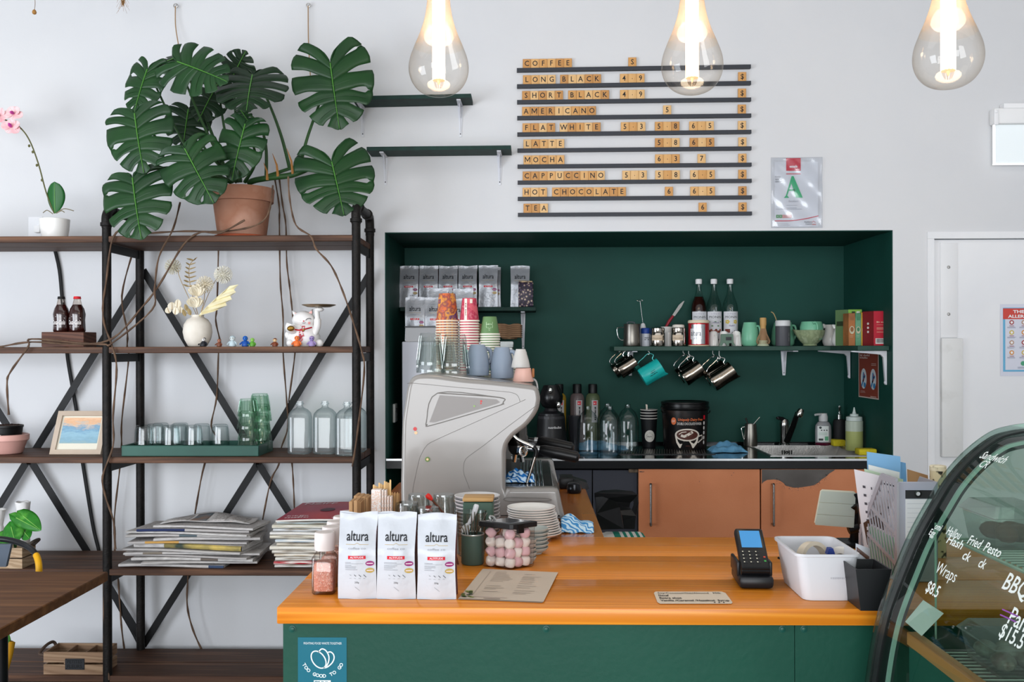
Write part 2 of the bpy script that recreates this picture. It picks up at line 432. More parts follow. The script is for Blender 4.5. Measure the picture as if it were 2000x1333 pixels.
for k, (za, zb) in enumerate(led):
    A = W(1000+sz(36+.9*k), 90+sz(za), YW-.012); B = W(1000+sz(1773+.9*k), 90+sz(zb), YW-.012)
    h = .0085
    m = MB()
    for y0, y1, ha, hb in ((YW-.0189, YW, -h, h*.4), (YW-.024, YW-.019, -h, h)):
        vs = [(P.x, y, P.z+q) for q in (ha, hb) for y in (y0, y1) for P in (A, B)]
        m.add(vs, [(0, 2, 3, 1), (4, 5, 7, 6), (0, 1, 5, 4), (2, 6, 7, 3), (0, 4, 6, 2), (1, 3, 7, 5)])
    mid = (A+B)/2
    tag(obj('menu_ledge', m, ledm, loc=(mid.x, YW, mid.z)), 'long thin black wall ledge holding the %s tiles' % nm[k], 'ledge', 'black menu ledges on the white wall')
    cnt = {}
    for word, zx in rows[k]:
        for i, ch in enumerate(word):
            pcx = zx+61.3*(i+.5)
            t = (pcx-36)/(1773-36)
            P = A.lerp(B, t)
            w, hh = 15.9*U(YW), 18.2*U(YW)
            n = word if len(word) > 1 else 'single ' + word
            col = '' if len(word) > 3 or word in ('HOT', 'TEA', 'S', '$') else (' small' if zx < 1000 else ' medium' if zx < 1250 else ' large') + ' size price'
            chn = 'a dot' if ch == '·' else 'a dollar sign' if ch == '$' else ch
            if ch == '$': lab = 'wooden dollar sign tile at the end of the %s menu row' % nm[k]
            elif len(word) == 1: lab = 'lone wooden tile %s%s on the %s menu row' % (chn, ' in the' + col + ' column' if col else '', nm[k])
            elif col: lab = 'wooden tile with %s in the%s on the %s row' % (chn, col, nm[k])
            else: lab = 'wooden tile %s, %s letter of %s on the %s menu row' % (chn, ORD[i], word, nm[k])
            loc = (P.x, YW-.013, P.z+.0045)
            o = thing('letter_tile', lab, 'letter tile', loc, 'wooden letter tiles of the menu')
            key = ('tile', random.randrange(4))
            if key not in proto:
                proto[key] = obj('tile', MB().box(-w/2+.0003, w/2-.0003, -.003, .003, 0, hh+.004, bev=.0008, seg=1), tilem[key[1]], o, world=False)
            else:
                c = proto[key].copy(); C.objects.link(c); c.parent = o
            if ch not in proto:
                proto[ch] = obj('letter', MB().text(ch, .0255 if ch != '·' else .020, lambda x, y: (x, -.0035, y), 0, 0, .0155, bold=.012, sx=.92), INK, o, world=False)
            else:
                c = proto[ch].copy(); C.objects.link(c); c.parent = o
# ------------------------------------------------------------------ certificate in a clear sleeve
a, c = W(1505, 446, YW), W(1605, 308, YW)
w, h = c.x-a.x, c.z-a.z
t = thing('food_certificate', 'clear plastic sleeve on wall holding food grade sheet with big green A', 'certificate', ((a.x+c.x)/2, YW, a.z))
F = lambda y: (lambda x, z: (a.x+x*w/106, YW-y, c.z-z*h/133))
m = MB().rect(8, 98, 8, 131, F(.003), 0)
f = F(.0045)
m.rect(32, 62, 1, 25, f, 1, 2, 2).rect(32, 62, 27, 29, f, 0, 2, 1).rect(32, 62, 30, 31.5, f, 1, 2, 1)
m2 = F(.006)
m.text('eatsafe', 5, lambda x, y: m2(x, -y), 2, 47, -19, sx=.85, bold=.02).text('Auckland', 2, lambda x, y: m2(x, -y), 2, 55, -23)
S_ = [(43, 35), (47, 35), (66, 76), (52, 76), (42.5, 49), (34, 72), (38, 76), (27, 76), (31, 72)]
m.add([m2(*q) for q in S_], [tuple(range(9))], 3)
m.rect(37, 50, 60, 63, m2, 3, 1, 1)
for i, q in enumerate(('FOOD', 'SAFETY', 'GRADE')): m.text(q, 3, lambda x, y: m2(x, -y), 4, 9, -(36+4.4*i)-2, 'L')
m.text('Excellent', 4, lambda x, y: m2(x, -y), 5, 47, -84)
m.lines(32, 62, (90, 95), m2, 5, .7); m.lines(10, 72, (97,), m2, 5, .7)
for i, q in enumerate('ABCDE'):
    m.rect(11+6.5*i, 17+6.5*i, 108, 114, f, 6+min(i//2, 1), 1, 1)
    m.text(q, 3, lambda x, y: m2(x, -y), 0, 14+6.5*i, -112.5)
arc = [(8+90*i/14, 119.5-9*max(0, (i/14-.3))**1.6*1.8) for i in range(15)]
m.ribbon([(q[0], q[1]) for q in arc], 1.5, m2, 1)
m.text('Auckland', 3, lambda x, y: m2(x, -y), 4, 84, -123, 'R').text('Council', 3, lambda x, y: m2(x, -y), 4, 84, -127, 'R')
m.ribbon([(85, 123), (88, 120), (92, 123)], .8, m2, 1).rect(85, 93, 125.5, 127.5, m2, 7, 1, 1).lines(9, 40, (125, 127.5), m2, 5, .6)
obj('sheet', m, [mt('#d9dadd', .5), mt('#c9223a', .5), mt('#f4f2f2', .5), mt('#18a86a', .5), mt('#33373d', .6), mt('#a9abb0', .6), mt('#5f9a66', .5), mt('#cf8f8a', .5)], t)
def wr(u, v):
    return Vector((a.x+u*w, YW-.010-.003*math.sin(u*9+3*v)*math.sin(v*14+u*4), a.z+v*h))
obj('sleeve', MB().grid(wr, 30, 40), glass('#f7f8fa', '#d5d8dc', .05, 1.2, .12), t, solid=.0006)
# hooks and strings that tie the plant up, nails and dried stems hanging into the picture
for px, py, by, l in ((346, 14, 90, 'left'), (604, 13, 160, 'right')):
    c = W(px, py, YW); e2 = W(px+3, by, YW-.05)
    t = thing('wall_hook', 'screw hook with brown string above the big plant, %s one' % l, 'hook', (c.x, YW, c.z), 'string hooks on the wall')
    obj('eye', MB().tube([(c.x+.009*math.cos(i*PI/6), YW-.022, c.z+.009*math.sin(i*PI/6)) for i in range(13)], .0025, 6).tube([(c.x, YW, c.z), (c.x, YW-.018, c.z)], .003, 6), STEEL, t)
    obj('string', MB().tube(cr([(c.x, YW-.024, c.z-.005), (c.x+.003, YW-.03, (c.z+e2.z)/2), e2]), .0028, 6), mt('#9a7d5c', .9), t)
for px, py, q, l in ((67, -14, 40, 'brown round seed head on a bent dry stem hanging from above'), (240, -40, 55, 'dry brown wheat ear hanging upside down from above')):
    c = W(px, py, 4.5); k = U(4.5)
    t = thing('dried_stem', l, 'dried flower', (c.x, 4.5, c.z))
    if q == 40:
        obj('stem', MB().tube(cr([(c.x-.06, 4.5, c.z+.25), (c.x-.03, 4.5, c.z+.02), (c.x+.002, 4.5, c.z-.03), (c.x, 4.5, c.z-36*k)]), .0012, 5), mt('#7a6248', .9), t)
        obj('seed_head', MB().lathe([(0, -.012), (.008, -.008), (.010, 0), (.007, .008), (.002, .012)], 10, c=(c.x, 4.5, c.z-38*k)), mt('#a3763f', .9), t)
    else:
        obj('stem', MB().tube(cr([(c.x-.02, 4.5, c.z+.3), (c.x, 4.5, c.z+.05), (c.x, 4.5, c.z-12*k)]), .0015, 5), mt('#8a6a42', .9), t)
        m = MB()
        for i in range(26):
            z = c.z-(10+1.6*i)*k; s = 1-abs(i-10)/26
            m.ball((c.x+.009*s*math.cos(i*2.4), 4.5+.009*s*math.sin(i*2.4), z), .005*s, .004*s, .010, 6)
            m.tube([(c.x+.01*s*math.cos(i*2.4), 4.5, z), (c.x+.03*math.cos(i*2.4), 4.5+.01*math.sin(i*2.4), z-.04)], .0005, 3)
        obj('ear', m, mt('#9a7346', .9, var='#74532f', sc=80), t)
# power sockets
for c, l, ax in ((W(70, 446, YW-.002), 'white wall socket behind the orchid pot', 0),):
    t = thing('wall_socket', l, 'socket', (c.x, YW, c.z-.05))
    obj('plate', MB().box(c.x-.035, c.x+.035, YW-.008, YW, c.z-.055, c.z+.055, bev=.003), mt('#e2e3e6', .4), t)
    obj('plug', MB().box(c.x+.004, c.x+.035, YW-.035, YW-.008, c.z-.025, c.z+.01, bev=.006), WHITE, t)
t = thing('wall_socket', 'white double socket on the dark side wall of the recess, left of the coffee machine', 'socket', (xl, 5.1, 1.18))
z0, z1 = W(768, 825, 5.1).z, W(768, 789, 5.1).z
obj('plate', MB().box(xl, xl+.012, 5.06, 5.16, z0, z1, bev=.003), mt('#d8d8d4', .4), t)
obj('rocker', MB().box(xl+.012, xl+.018, 5.075, 5.095, z1-.04, z1-.02).box(xl+.012, xl+.018, 5.12, 5.14, z1-.04, z1-.02), BLACK, t)
# thick black cable behind the shelving
t = MB()
for pl in ([(104, 470), (106, 483), (116, 528), (121, 580), (127, 640), (132, 700), (142, 760), (150, 810), (158, 880), (163, 915), (175, 990), (184, 1040), (193, 1076), (202, 1120), (226, 1175), (262, 1240), (276, 1270)],):
    t.tube(cr([W(x, y, YW-.012) for x, y in pl], 4), .0085, 8)
c = W(140, 760, YW)
tag(obj('power_cable', t, mt('#101113', .5), loc=c), 'thick black power cable running down the white wall behind the shelves', 'cable')
# ------------------------------------------------------------------ pipe-and-plank shelving unit
YF, YP, YS = 4.36, 4.70, 4.335
pipe = mt('#100f0e', .55, .3, var='#1d1917', sc=30, bump=.25, bsc=120)
flat = mt('#0a0a0b', .5, .2)
wood = mt('#573a29', .6, var=('#3f291d', '#6d4c37'), sc=3.5, stretch=(.45, 9, 9), lo=.3, hi=.7, bump=.08, bsc=50)
sh = thing('shelving_unit', 'tall black pipe shelving unit with dark stained plank shelves against white wall', 'shelving', (W(211, 680, YF).x, YF, 0))
tops = [W(450, y, YS).z for y in (460, 677.5, 893, 1113, 1322)]
shx0, shx1 = -2.75, W(699, 680, YF).x
for z in tops:
    m = MB()
    m.box(shx0, shx1, YS, YS+.19, z-.028, z, bev=.003, seg=1).box(shx0, shx1, YS+.194, YS+.40, z-.028, z, bev=.003, seg=1)
    obj('shelf', m, wood, sh)
pxs = [W(211, 680, YF).x, W(697, 680, YF).x]
for i, X in enumerate(pxs):
    zt_ = W(697, 416, YF).z if i else W(211, 424, YF).z
    obj('pole', MB().lathe([(0, 0), (.03, 0), (.03, .02), (.0195, .022), (.0195, zt_), (0, zt_)], 16, c=(X, YF-.012, 0)), pipe, sh)
    obj('pole', MB().lathe([(0, 0), (.03, 0), (.03, .02), (.0195, .022), (.0195, zt_-.02), (0, zt_-.02)], 16, c=(X, YP+.02, 0)), pipe, sh)
    m = MB().tube(cr([(X, YF-.012, zt_-.05), (X, YF-.012, zt_), (X, YF+.02, zt_+.03), (X, YF+.08, zt_+.03), (X, YP-.04, zt_+.03), (X, YP+.005, zt_+.02), (X, YP+.02, zt_-.02), (X, YP+.02, zt_-.06)]), .021, 14)
    for y in (YF-.012, YP+.02): m.lathe([(.02, 0), (.0265, .003), (.0265, .018), (.02, .02)], 16, c=(X, y, zt_-.045))
    m.tube([(X, YF+.045, zt_+.03), (X, YF+.062, zt_+.03)], .026, 14).tube([(X, YP-.07, zt_+.03), (X, YP-.05, zt_+.03)], .026, 14)
    obj('pipe_loop', m, pipe, sh)
    for z in tops[:4]:
        obj('side_rail', MB().box(X-.004, X+.004, YF, YP+.02, z-.068, z-.030), flat, sh)
tops = [z+.0006 for z in tops]
def brace(p, q):
    A, B = W(*p, YP+.045), W(*q, YP+.045)
    d = (B-A).normalized(); n = Vector((-d.z, 0, d.x))*.0165
    vs = [P+s*n+Vector((0, y, 0)) for P in (A, B) for s in (-1, 1) for y in (0, .006)]
    obj('brace', MB().add(vs, [(0, 1, 3, 2), (4, 6, 7, 5), (0, 4, 5, 1), (2, 3, 7, 6), (0, 2, 6, 4), (1, 5, 7, 3)]), flat, sh)
    c = A+d*.03
for p, q in (((279, 528), (507, 905)), ((725, 530), (500, 905)), ((277, 540), (53, 905)), ((507, 900), (279, 1262)), ((500, 900), (727, 1262)), ((59, 900), (281, 1258)), ((53, 900), (-170, 1262)), ((-170, 540), (59, 905))):
    brace(p, q)
# ------------------------------------------------------------------ two small green wall shelves
def bracket(m, X, y0, y1, z, leg, m_=0, wd=.012):
    """pressed-steel shelf bracket: arm under the shelf from wall y1 to y0, tapered leg down the wall"""
    m.add([(X-wd, y1, z), (X+wd, y1, z), (X+wd*.8, y0, z), (X-wd*.8, y0, z), (X-wd, y1, z-.005), (X+wd, y1, z-.005), (X+wd*.8, y0, z-.005), (X-wd*.8, y0, z-.005)],
          [(0, 3, 2, 1), (4, 5, 6, 7), (0, 1, 5, 4), (2, 3, 7, 6), (0, 4, 7, 3), (1, 2, 6, 5)], m_)
    m.add([(X-wd, y1-.004, z), (X+wd, y1-.004, z), (X+wd*.45, y1-.004, z-leg), (X-wd*.45, y1-.004, z-leg), (X-wd, y1, z), (X+wd, y1, z), (X+wd*.45, y1, z-leg), (X-wd*.45, y1, z-leg)],
          [(0, 1, 2, 3), (4, 7, 6, 5), (0, 4, 5, 1), (2, 6, 7, 3), (0, 3, 7, 4), (1, 5, 6, 2)], m_)
    m.prism([(0, 0), (.07, 0), (0, -.07)], -.002, .002, m_, Matrix.Translation((X, y1, z-.002)) @ Matrix.Rotation(-PI/2, 4, 'Z'))
    m.tube([(X, y1-.006, z-.01), (X, y1-.006, z-leg+.02)], .003, 6, m_)
    for q in (.03, leg-.014): m.ball((X, y1-.006, z-q), .0028, .002, .0028, 8, 1 if m_ == 0 else m_)
    return m
brm = mt('#d9dade', .35, var='#c9cbd3', sc=6)
SHG = mt('#12342d', .65, var='#0e2923', sc=20)
for l, x0, x1, py, brs, ybot in (('upper small dark green shelf on white brackets, behind heart shaped leaf', 688, 920, (194, 189), (703, 897), 268), ('lower longer dark green shelf on white brackets beside the big plant', 716, 998, (293, 290), (748, 975), 362)):
    A, B = W(x0, py[0]-6, YW-.15), W(x1, py[1]-6, YW-.15)
    t = thing('wall_shelf', l, 'shelf', ((A.x+B.x)/2, YW, (A.z+B.z)/2), 'empty green wall shelves')
    z0, z1 = A.z, B.z
    vs = [(x, y, (z0 if x == A.x else z1)+q) for q in (-.018, 0) for y in (YW-.15, YW) for x in (A.x, B.x)]
    obj('board', MB().add(vs, [(0, 2, 3, 1), (4, 5, 7, 6), (0, 1, 5, 4), (2, 6, 7, 3), (0, 4, 6, 2), (1, 3, 7, 5)]), SHG, t)
    for px in brs:
        c = W(px, py[0], YW-.08); f_ = (c.x-A.x)/(B.x-A.x); z = z0+(z1-z0)*f_-.019
        obj('bracket', bracket(MB(), c.x, YW-.13, YW, z, z-W(px, ybot, YW).z), [brm, BLACK], t)
# ================================================================== plants
leafm = mt('#1b401c', .42, var='#15351a', sc=6, spec=.35, bump=.05, bsc=25)
leafd = mt('#142f16', .5, var='#0f2612', sc=6, spec=.3)
veinm = mt('#4d8436', .5)
stemm = mt('#2d5127', .5, var='#24431f', sc=12)
rootm = mt('#6b5443', .85, var='#4d3b2f', sc=20)
HEART = cr([(.03, -.04), (.24, -.29), (.55, -.40), (.82, -.28), (.98, -.02), (1.0, .26), (.92, .52), (.72, .74), (.43, .91), (.14, .99), (0, 1.02)], 8)
def heart(u):
    x = u*(len(HEART)-1); i = min(int(x), len(HEART)-2); return HEART[i].lerp(HEART[i+1], x-i)
def sst(a, b_, x):
    t = min(1, max(0, (x-a)/(b_-a))); return t*t*(3-2*t)
def leaf_frame(B, T, n):
    a = (T-B); L = a.length; a.normalize()
    n = (n-a*n.dot(a)).normalized(); s = a.cross(n)
    return a, s, n, L
def monstera_leaf(B, T, hw, n, seed, parent, mat=None, fold=.22, droop=.18, ns=5, bl=.5):
    R = random.Random(seed); a, s, n, L = leaf_frame(Vector(B), Vector(T), Vector(n))
    m = MB()
    def pt(q, p, rip=0):
        z = -fold*abs(q)**1.7*hw - droop*max(p, 0)**2*L*.5 + rip
        return Vector(B) + a*(p*L) + s*(q*hw) + n*z
    for sd in (-1, 1):
        cuts = [.30+.54*(i+R.uniform(-.12, .12))/(ns-1) for i in range(ns)]
        v0 = [R.uniform(.34, .5) for _ in cuts]
        cl = [R.random() < .3 for _ in cuts]
        wd = [R.uniform(.010, .0185) for _ in cuts]
        def cutw(i, v):
            if i < 0 or i >= ns: return 0
            w = wd[i]*math.sqrt(sst(v0[i], v0[i]+.35, v))
            if cl[i]: w *= 1-sst(.8, .9, v)
            elif v > .85: w *= 1+.1*(v-.85)/.15
            return w
        ed = [0]+cuts+[1]
        for k in range(ns+1):
            nv = 16; nu = 8 if k == 0 else 4
            def fn(i, j, k=k):
                v = j; u0 = ed[k]+cutw(k-1, v); u1 = ed[k+1]-cutw(k, v)
                u = u0+(u1-u0)*i
                M = Vector((0, max(0, (u-.2)/.8)**1.05)); O = heart(u).copy(); O.y *= bl if O.y < 0 else 1
                # rounded lobe tips
                rnd = 1-(.03*(2*i-1)**6 if k > 0 and v > .6 else 0)*(v-.6)/.4
                P = M.lerp(O, v*rnd)
                P.y -= .05*math.sin(PI*v)*(1-u*.6)
                rip = .035*hw*math.sin(u*38)*v
                return pt(P.x*sd, P.y, rip)
            m.grid(fn, nu, nv, 0)
    m.tube([pt(0, p)+n*.0022 for p in [i/10 for i in range(11)]], [.0023*(1-.7*i/10) for i in range(11)], 5, 1)
    for sd in (-1, 1):
        for k in range(5):
            u = .36+.13*k; M = (u-.2)/.8; O = heart(min(1, u+.02))
            q = [pt(O.x*sd*v, M+(O.y-M)*v-.05*math.sin(PI*v)*(1-u*.6))+n*.0012 for v in (0, .3, .6, .85)]
            m.tube(q, [.0012, .001, .0008, .0003], 4, 0)
    return obj('leaf', m, [mat or leafm, veinm], parent, solid=.0012)
pot = W(473, 459, 4.52)
mon = thing('monstera_plant', 'large monstera with split leaves in terracotta pot on top shelf', 'potted plant', (pot.x, 4.52, tops[0]))
k = U(4.52); base = mon.location
obj('saucer', MB().lathe([(0, 0), (.112, 0), (.122, .004), (.125, .014), (.118, .016), (.112, .006), (0, .006)], 40, c=base), mt('#b4593a', .7, var='#9c4a2d', sc=20), mon)
pp = [(0, .008), (.105, .008), (.108, .012), (.128, .165), (.130, .168), (.140, .170), (.145, .228), (.143, .232), (.136, .230), (.130, .215), (0, .213)]
obj('pot', MB().lathe(pp, 48, c=base), mt('#a87a64', .8, var=('#9c6c55', '#b58c78'), sc=5, bump=.1, bsc=40), mon)
m = MB().lathe([(0, .222), (.08, .224), (.131, .216)], 24, c=base)
for i in range(60):
    a_ = random.uniform(0, 6.28); r_ = random.uniform(.02, .125)
    m.ball((base.x+r_*math.cos(a_), base.y+r_*math.sin(a_), base.z+.222), random.uniform(.004, .011), None, .006, 6)
obj('soil', m, mt('#3a2a20', .95, var='#241a14', sc=50), mon)
# (base px, tip px, base Y, tip Y, half width px, normal, dark, seed)
LV = [((347, 121), (437, 152), 4.28, 4.16, 58, (.05, -1, .25), 0, 3), ((288, 136), (258, 217), 4.42, 4.36, 44, (-.2, -1, .1), 0, 4),
      ((263, 222), (276, 333), 4.20, 4.14, 70, (-.1, -1, .25), 0, 5), ((259, 348), (271, 462), 4.18, 4.10, 72, (-.1, -1, .3), 0, 6),
      ((361, 291), (414, 391), 4.16, 4.10, 66, (.05, -1, .3), 0, 7), ((479, 243), (450, 348), 4.28, 4.22, 48, (0, -1, .2), 0, 8),
      ((493, 147), (480, 205), 4.36, 4.14, 70, (.1, -1, .5), 1, 9), ((455, 150), (478, 100), 4.5, 4.45, 38, (.2, -1, .3), 1, 10),
      ((645, 124), (661, 245), 4.44, 4.36, 81, (.05, -1, .15), 0, 11), ((648, 317), (671, 414), 4.40, 4.30, 78, (.15, -1, .3), 0, 12),
      ((368, 214), (356, 287), 4.56, 4.52, 46, (.1, -1, .1), 1, 13), ((425, 165), (386, 233), 4.50, 4.42, 40, (.2, -.9, .5), 1, 14),
      ((350, 110), (300, 130), 4.5, 4.46, 30, (-.3, -.8, .6), 1, 15), ((470, 215), (487, 240), 4.5, 4.48, 16, (0, -1, .2), 0, 16)]
for (bx, by), (tx, ty), Yb_, Yt, hw, n, dk, sd in LV:
    monstera_leaf(W(bx, by, Yb_), W(tx, ty, Yt), hw*U(Yb_), n, sd, mon, leafd if dk else leafm, fold=.12 if sd in (11, 12) else .22, bl={11: 1.0, 12: 1.1, 4: .8, 3: .8, 9: .9}.get(sd, .45))
SP = [[(455, 356, 4.5), (400, 250, 4.42), (347, 122, 4.29)], [(452, 356, 4.52), (372, 300, 4.5), (290, 138, 4.43)], [(450, 356, 4.5), (360, 320, 4.4), (264, 224, 4.22)],
      [(452, 357, 4.48), (370, 330, 4.35), (305, 330, 4.26), (260, 348, 4.19)], [(455, 356, 4.46), (410, 300, 4.3), (362, 290, 4.18)], [(478, 356, 4.5), (500, 310, 4.42), (479, 244, 4.29)],
      [(566, 330, 4.52), (548, 262, 4.5), (520, 190, 4.44), (494, 148, 4.37)], [(585, 330, 4.5), (600, 270, 4.5), (628, 190, 4.5), (646, 125, 4.45)], [(520, 345, 4.5), (580, 325, 4.5), (630, 312, 4.45), (648, 317, 4.41)],
      [(462, 356, 4.55), (400, 290, 4.58), (368, 215, 4.57)], [(466, 356, 4.55), (440, 260, 4.56), (426, 166, 4.51)], [(520, 345, 4.52), (519, 285, 4.52), (505, 240, 4.5), (471, 216, 4.5)], [(470, 356, 4.53), (462, 260, 4.54), (456, 151, 4.5)],
      [(450, 357, 4.55), (390, 200, 4.55), (350, 111, 4.51)]]
for q in SP:
    P = cr([W(*c) for c in q], 6)
    obj('stem', MB().tube(P, [.0085-.0045*i/(len(P)-1) for i in range(len(P))], 8), stemm, mon)
m = MB().tube(cr([W(486, 357, 4.52), W(500, 352, 4.5), W(530, 347, 4.48), W(570, 342, 4.48), W(605, 328, 4.47)], 5), .0135, 10)
for (x, y), (x2, y2) in (((543, 345), (532, 300)), ((572, 340), (560, 290)), ((522, 352), (515, 318))):
    m.tube([W(x, y, 4.47), W((x+x2)/2+3, (y+y2)/2, 4.465), W(x2, y2, 4.47)], [.007, .005, .001], 6, 1)
obj('trunk', m, [stemm, mt('#a8743f', .8)], mon)
def z3(*q): return [(x/2.898, 440+y/2.898) for x, y in q]
def z4(*q): return [(200+x/2.777, 440+y/2.777) for x, y in q]
def z5(*q): return [(x/2.817, 860+y/2.817) for x, y in q]
def z6(*q): return [(200+x/3.078, 900+y/3.078) for x, y in q]
RT = [([(255, 440)]+z3((640, 70), (600, 330), (583, 450), (590, 560), (640, 700), (660, 820), (640, 1080), (640, 1250))+z5((565, 200), (580, 310), (625, 450), (635, 600)), 4.32), (z3((752, 150), (690, 400), (720, 600), (720, 690), (728, 760), (690, 1100), (688, 1250))+z5((660, 150), (630, 420), (632, 610)), 4.745),
      ([(352, 395)]+z3((980, 20), (900, 180), (875, 360), (860, 480), (640, 665), (590, 675))+z3((450, 668), (180, 645), (160, 690), (60, 830), (40, 900), (50, 1075)), 4.31),
      ([(478, 430), (430, 455)]+z3((1140, 40), (1040, 110), (900, 340), (800, 470), (640, 640), (450, 675), (180, 662), (0, 690)), 4.32),
      (z4((635, 0), (630, 120), (622, 430), (615, 520), (640, 640), (630, 690), (620, 930), (590, 1090))+[(424, 860)]+z6((615, 20), (560, 300), (545, 410))+[(372, 1040)]+z6((515, 690), (510, 870), (545, 1020), (605, 1155)), 4.742),
      ([(535, 340), (545, 400)]+z4((960, 0), (965, 300), (980, 500), (980, 690), (1000, 960), (1005, 1100), (970, 1210))+z6((1060, 25), (1010, 130), (960, 375)), 4.738),
      ([(545, 345), (552, 400)]+z4((995, 0), (1000, 200), (1015, 330), (1030, 470), (1040, 600), (1045, 690), (1010, 960)), 4.75),
      ([(563, 345), (566, 390)]+z4((1050, 0), (1130, 60), (1160, 130), (1240, 220), (1300, 350), (1355, 510), (1405, 680), (1420, 800), (1380, 1150), (1355, 1310)), 4.31),
      ([(565, 890)]+z6((1140, 20), (1150, 180), (1155, 320)), 4.74),
      (z6((95, 710), (115, 1000), (135, 1155)), 4.74), ([(204, 1120), (203, 1200), (206, 1270)]+z5((590, 1210), (600, 1320)), 4.335),
      ([(533, 362), (525, 415), (500, 440), (440, 452), (360, 452), (290, 456), (262, 460)], 4.35)]
for q, Y in RT:
    P = cr([W(x, y, Y) for x, y in q], 5)
    obj('aerial_root', MB().tube(P, [.0042*(1+.25*math.sin(i*1.7)) for i in range(len(P))], 6), rootm, mon)
# ------------------------------------------------------------------ simple pointed / oval leaves
def oval_leaf(m, B, T, hw, n, mi=0, vein=1, fold=.25, droop=.1, pw=.8, peak=.45, heartb=0):
    B, T = Vector(B), Vector(T); a, s, n, L = leaf_frame(B, T, Vector(n))
    def fn(u, v):
        q = 2*u-1; p = v
        w = (math.sin(PI*p**(math.log(.5)/math.log(peak))))**pw
        pp_ = p-heartb*(1-p)**3*abs(q)*1.6
        return B+a*(pp_*L)+s*(q*w*hw)-n*(fold*abs(q)**1.5*w*hw+droop*p*p*L)
    m.grid(fn, 8, 14, mi)
    m.tube([B+a*(p*L)+n*(.0012-droop*p*p*L) for p in (0, .3, .6, .95)], [.0018, .0014, .001, .0004], 4, vein)
o = W(107, 460, 4.5); Y = 4.5; k = U(Y)
t = thing('orchid', 'pink orchid with one broad leaf in a small round white pot', 'potted plant', (o.x, Y, tops[0]))
o = t.location
obj('pot', MB().lathe([(0, 0), (.046, 0), (.054, .006), (.062, .05), (.0655, .094), (.063, .096), (.058, .088), (0, .085)], 36, c=o), CERAM, t)
m = MB(); oval_leaf(m, W(108, 417, Y), W(106, 355, Y-.02), 18*k, (0, -1, .15), fold=.35, droop=.02, pw=.55, peak=.55)
obj('leaf', m, [mt('#235c2b', .35), veinm], t, solid=.002)
m = MB().tube(cr([W(106, 417, Y), W(90, 375, Y), W(75, 320, Y), (W(58, 275, Y)), W(40, 250, Y), W(20, 238, Y), W(-20, 225, Y)], 5), .0032, 7)
for x, y in ((82, 352), (72, 323), (64, 297), (57, 285)): m.ball(W(x, y, Y), .006, .004, .007, 8)
obj('flower_stem', m, mt('#5b5a35', .6), t)
m = MB()
for q in ([(103, 418), (92, 411), (84, 416)], [(110, 417), (125, 408), (144, 412)], [(110, 417), (120, 412), (126, 415)]): m.tube(cr([W(x, y, Y-.02) for x, y in q]), .0022, 5)
obj('root', m, mt('#7d7560', .8), t)
pk, mg = mt('#eeb0b6', .5, var='#f6d6d6', sc=25, sss=.2), mt('#c0409a', .5)
for cx, cy, rot, sc_ in ((28, 222, .5, 1.0), (24, 248, .1, 1.05), (0, 226, .9, 1.1), (-25, 218, .3, 1.1)):
    m = MB(); c = W(cx, cy, Y-.01)
    for i in range(5):
        a_ = rot+i*2*PI/5+PI/2; L = (.046 if i % 2 else .04)*sc_
        oval_leaf(m, c, c+Vector((L*math.cos(a_), -.012, L*.75*math.sin(a_))), .021*sc_, (.1, -1, .4), 0, 0, fold=-.2, pw=.6, peak=.6)
    m.lathe([(0, -.004), (.006, 0), (.008, .012), (.003, .022), (0, .023)], 8, 1, T=Matrix.Translation(c+Vector((-.002, -.008, 0))) @ Matrix.Rotation(1.0+rot, 4, 'X'))
    obj('flower', m, [pk, mg], t, solid=.0008)
# ------------------------------------------------------------------ dried flowers in the round cream vase
c = W(386, 675, 4.42); Y = 4.42; k = U(Y)
t = thing('flower_vase', 'round cream vase with dried white flowers, seed sprigs and a pale palm fan', 'vase', (c.x, Y, tops[1]))
o = t.location
obj('vase', MB().lathe([(0, 0), (.035, 0), (.042, .004), (.058, .035), (.064, .065), (.06, .098), (.045, .122), (.03, .130), (.027, .136), (.029, .142), (.025, .142), (.022, .13), (0, .12)], 40, c=o), mt('#ded7cc', .7, var='#d2cabd', sc=14, bump=.06), t)
dry = mt('#b9a179', .9, var='#9c8259', sc=25); cream = mt('#e9e1cf', .85, var='#d9cdb2', sc=30); tan = mt('#a8966c', .85, var='#8f7d55', sc=25)
m = MB()
ST = [[(386, 620), (370, 585), (352, 545), (345, 522)], [(388, 620), (372, 560), (370, 520), (385, 503)], [(390, 620), (405, 580), (420, 550), (430, 540)], [(390, 620), (398, 590), (400, 565)], [(384, 622), (365, 612), (345, 605)], [(392, 620), (415, 590), (450, 570)]]
for q in ST: m.tube(cr([W(x, y, Y) for x, y in q]), .0016, 5)
obj('stem', m, dry, t)
def puff(cx, cy, r, n, mat, name, y=0):
    m = MB(); c = W(cx, cy, Y+y); R = r*k
    m.ball(c, R*.3, n=10)
    for i in range(n):
        z = 1-2*(i+.5)/n; a_ = i*2.399; q = math.sqrt(1-z*z); d = Vector((q*math.cos(a_), q*math.sin(a_), z))
        m.tube([c+d*R*.25, c+d*R*.8, c+d*R], [.001, .0012, .0022], 4)
    obj(name, m, mat, t)
puff(338, 521, 16, 110, mt('#cfc9b4', .9), 'seed_globe'); puff(436, 537, 18, 150, mt('#e2ded0', .9), 'seed_globe', -.01); puff(400, 556, 17, 130, cream, 'seed_globe', -.03)
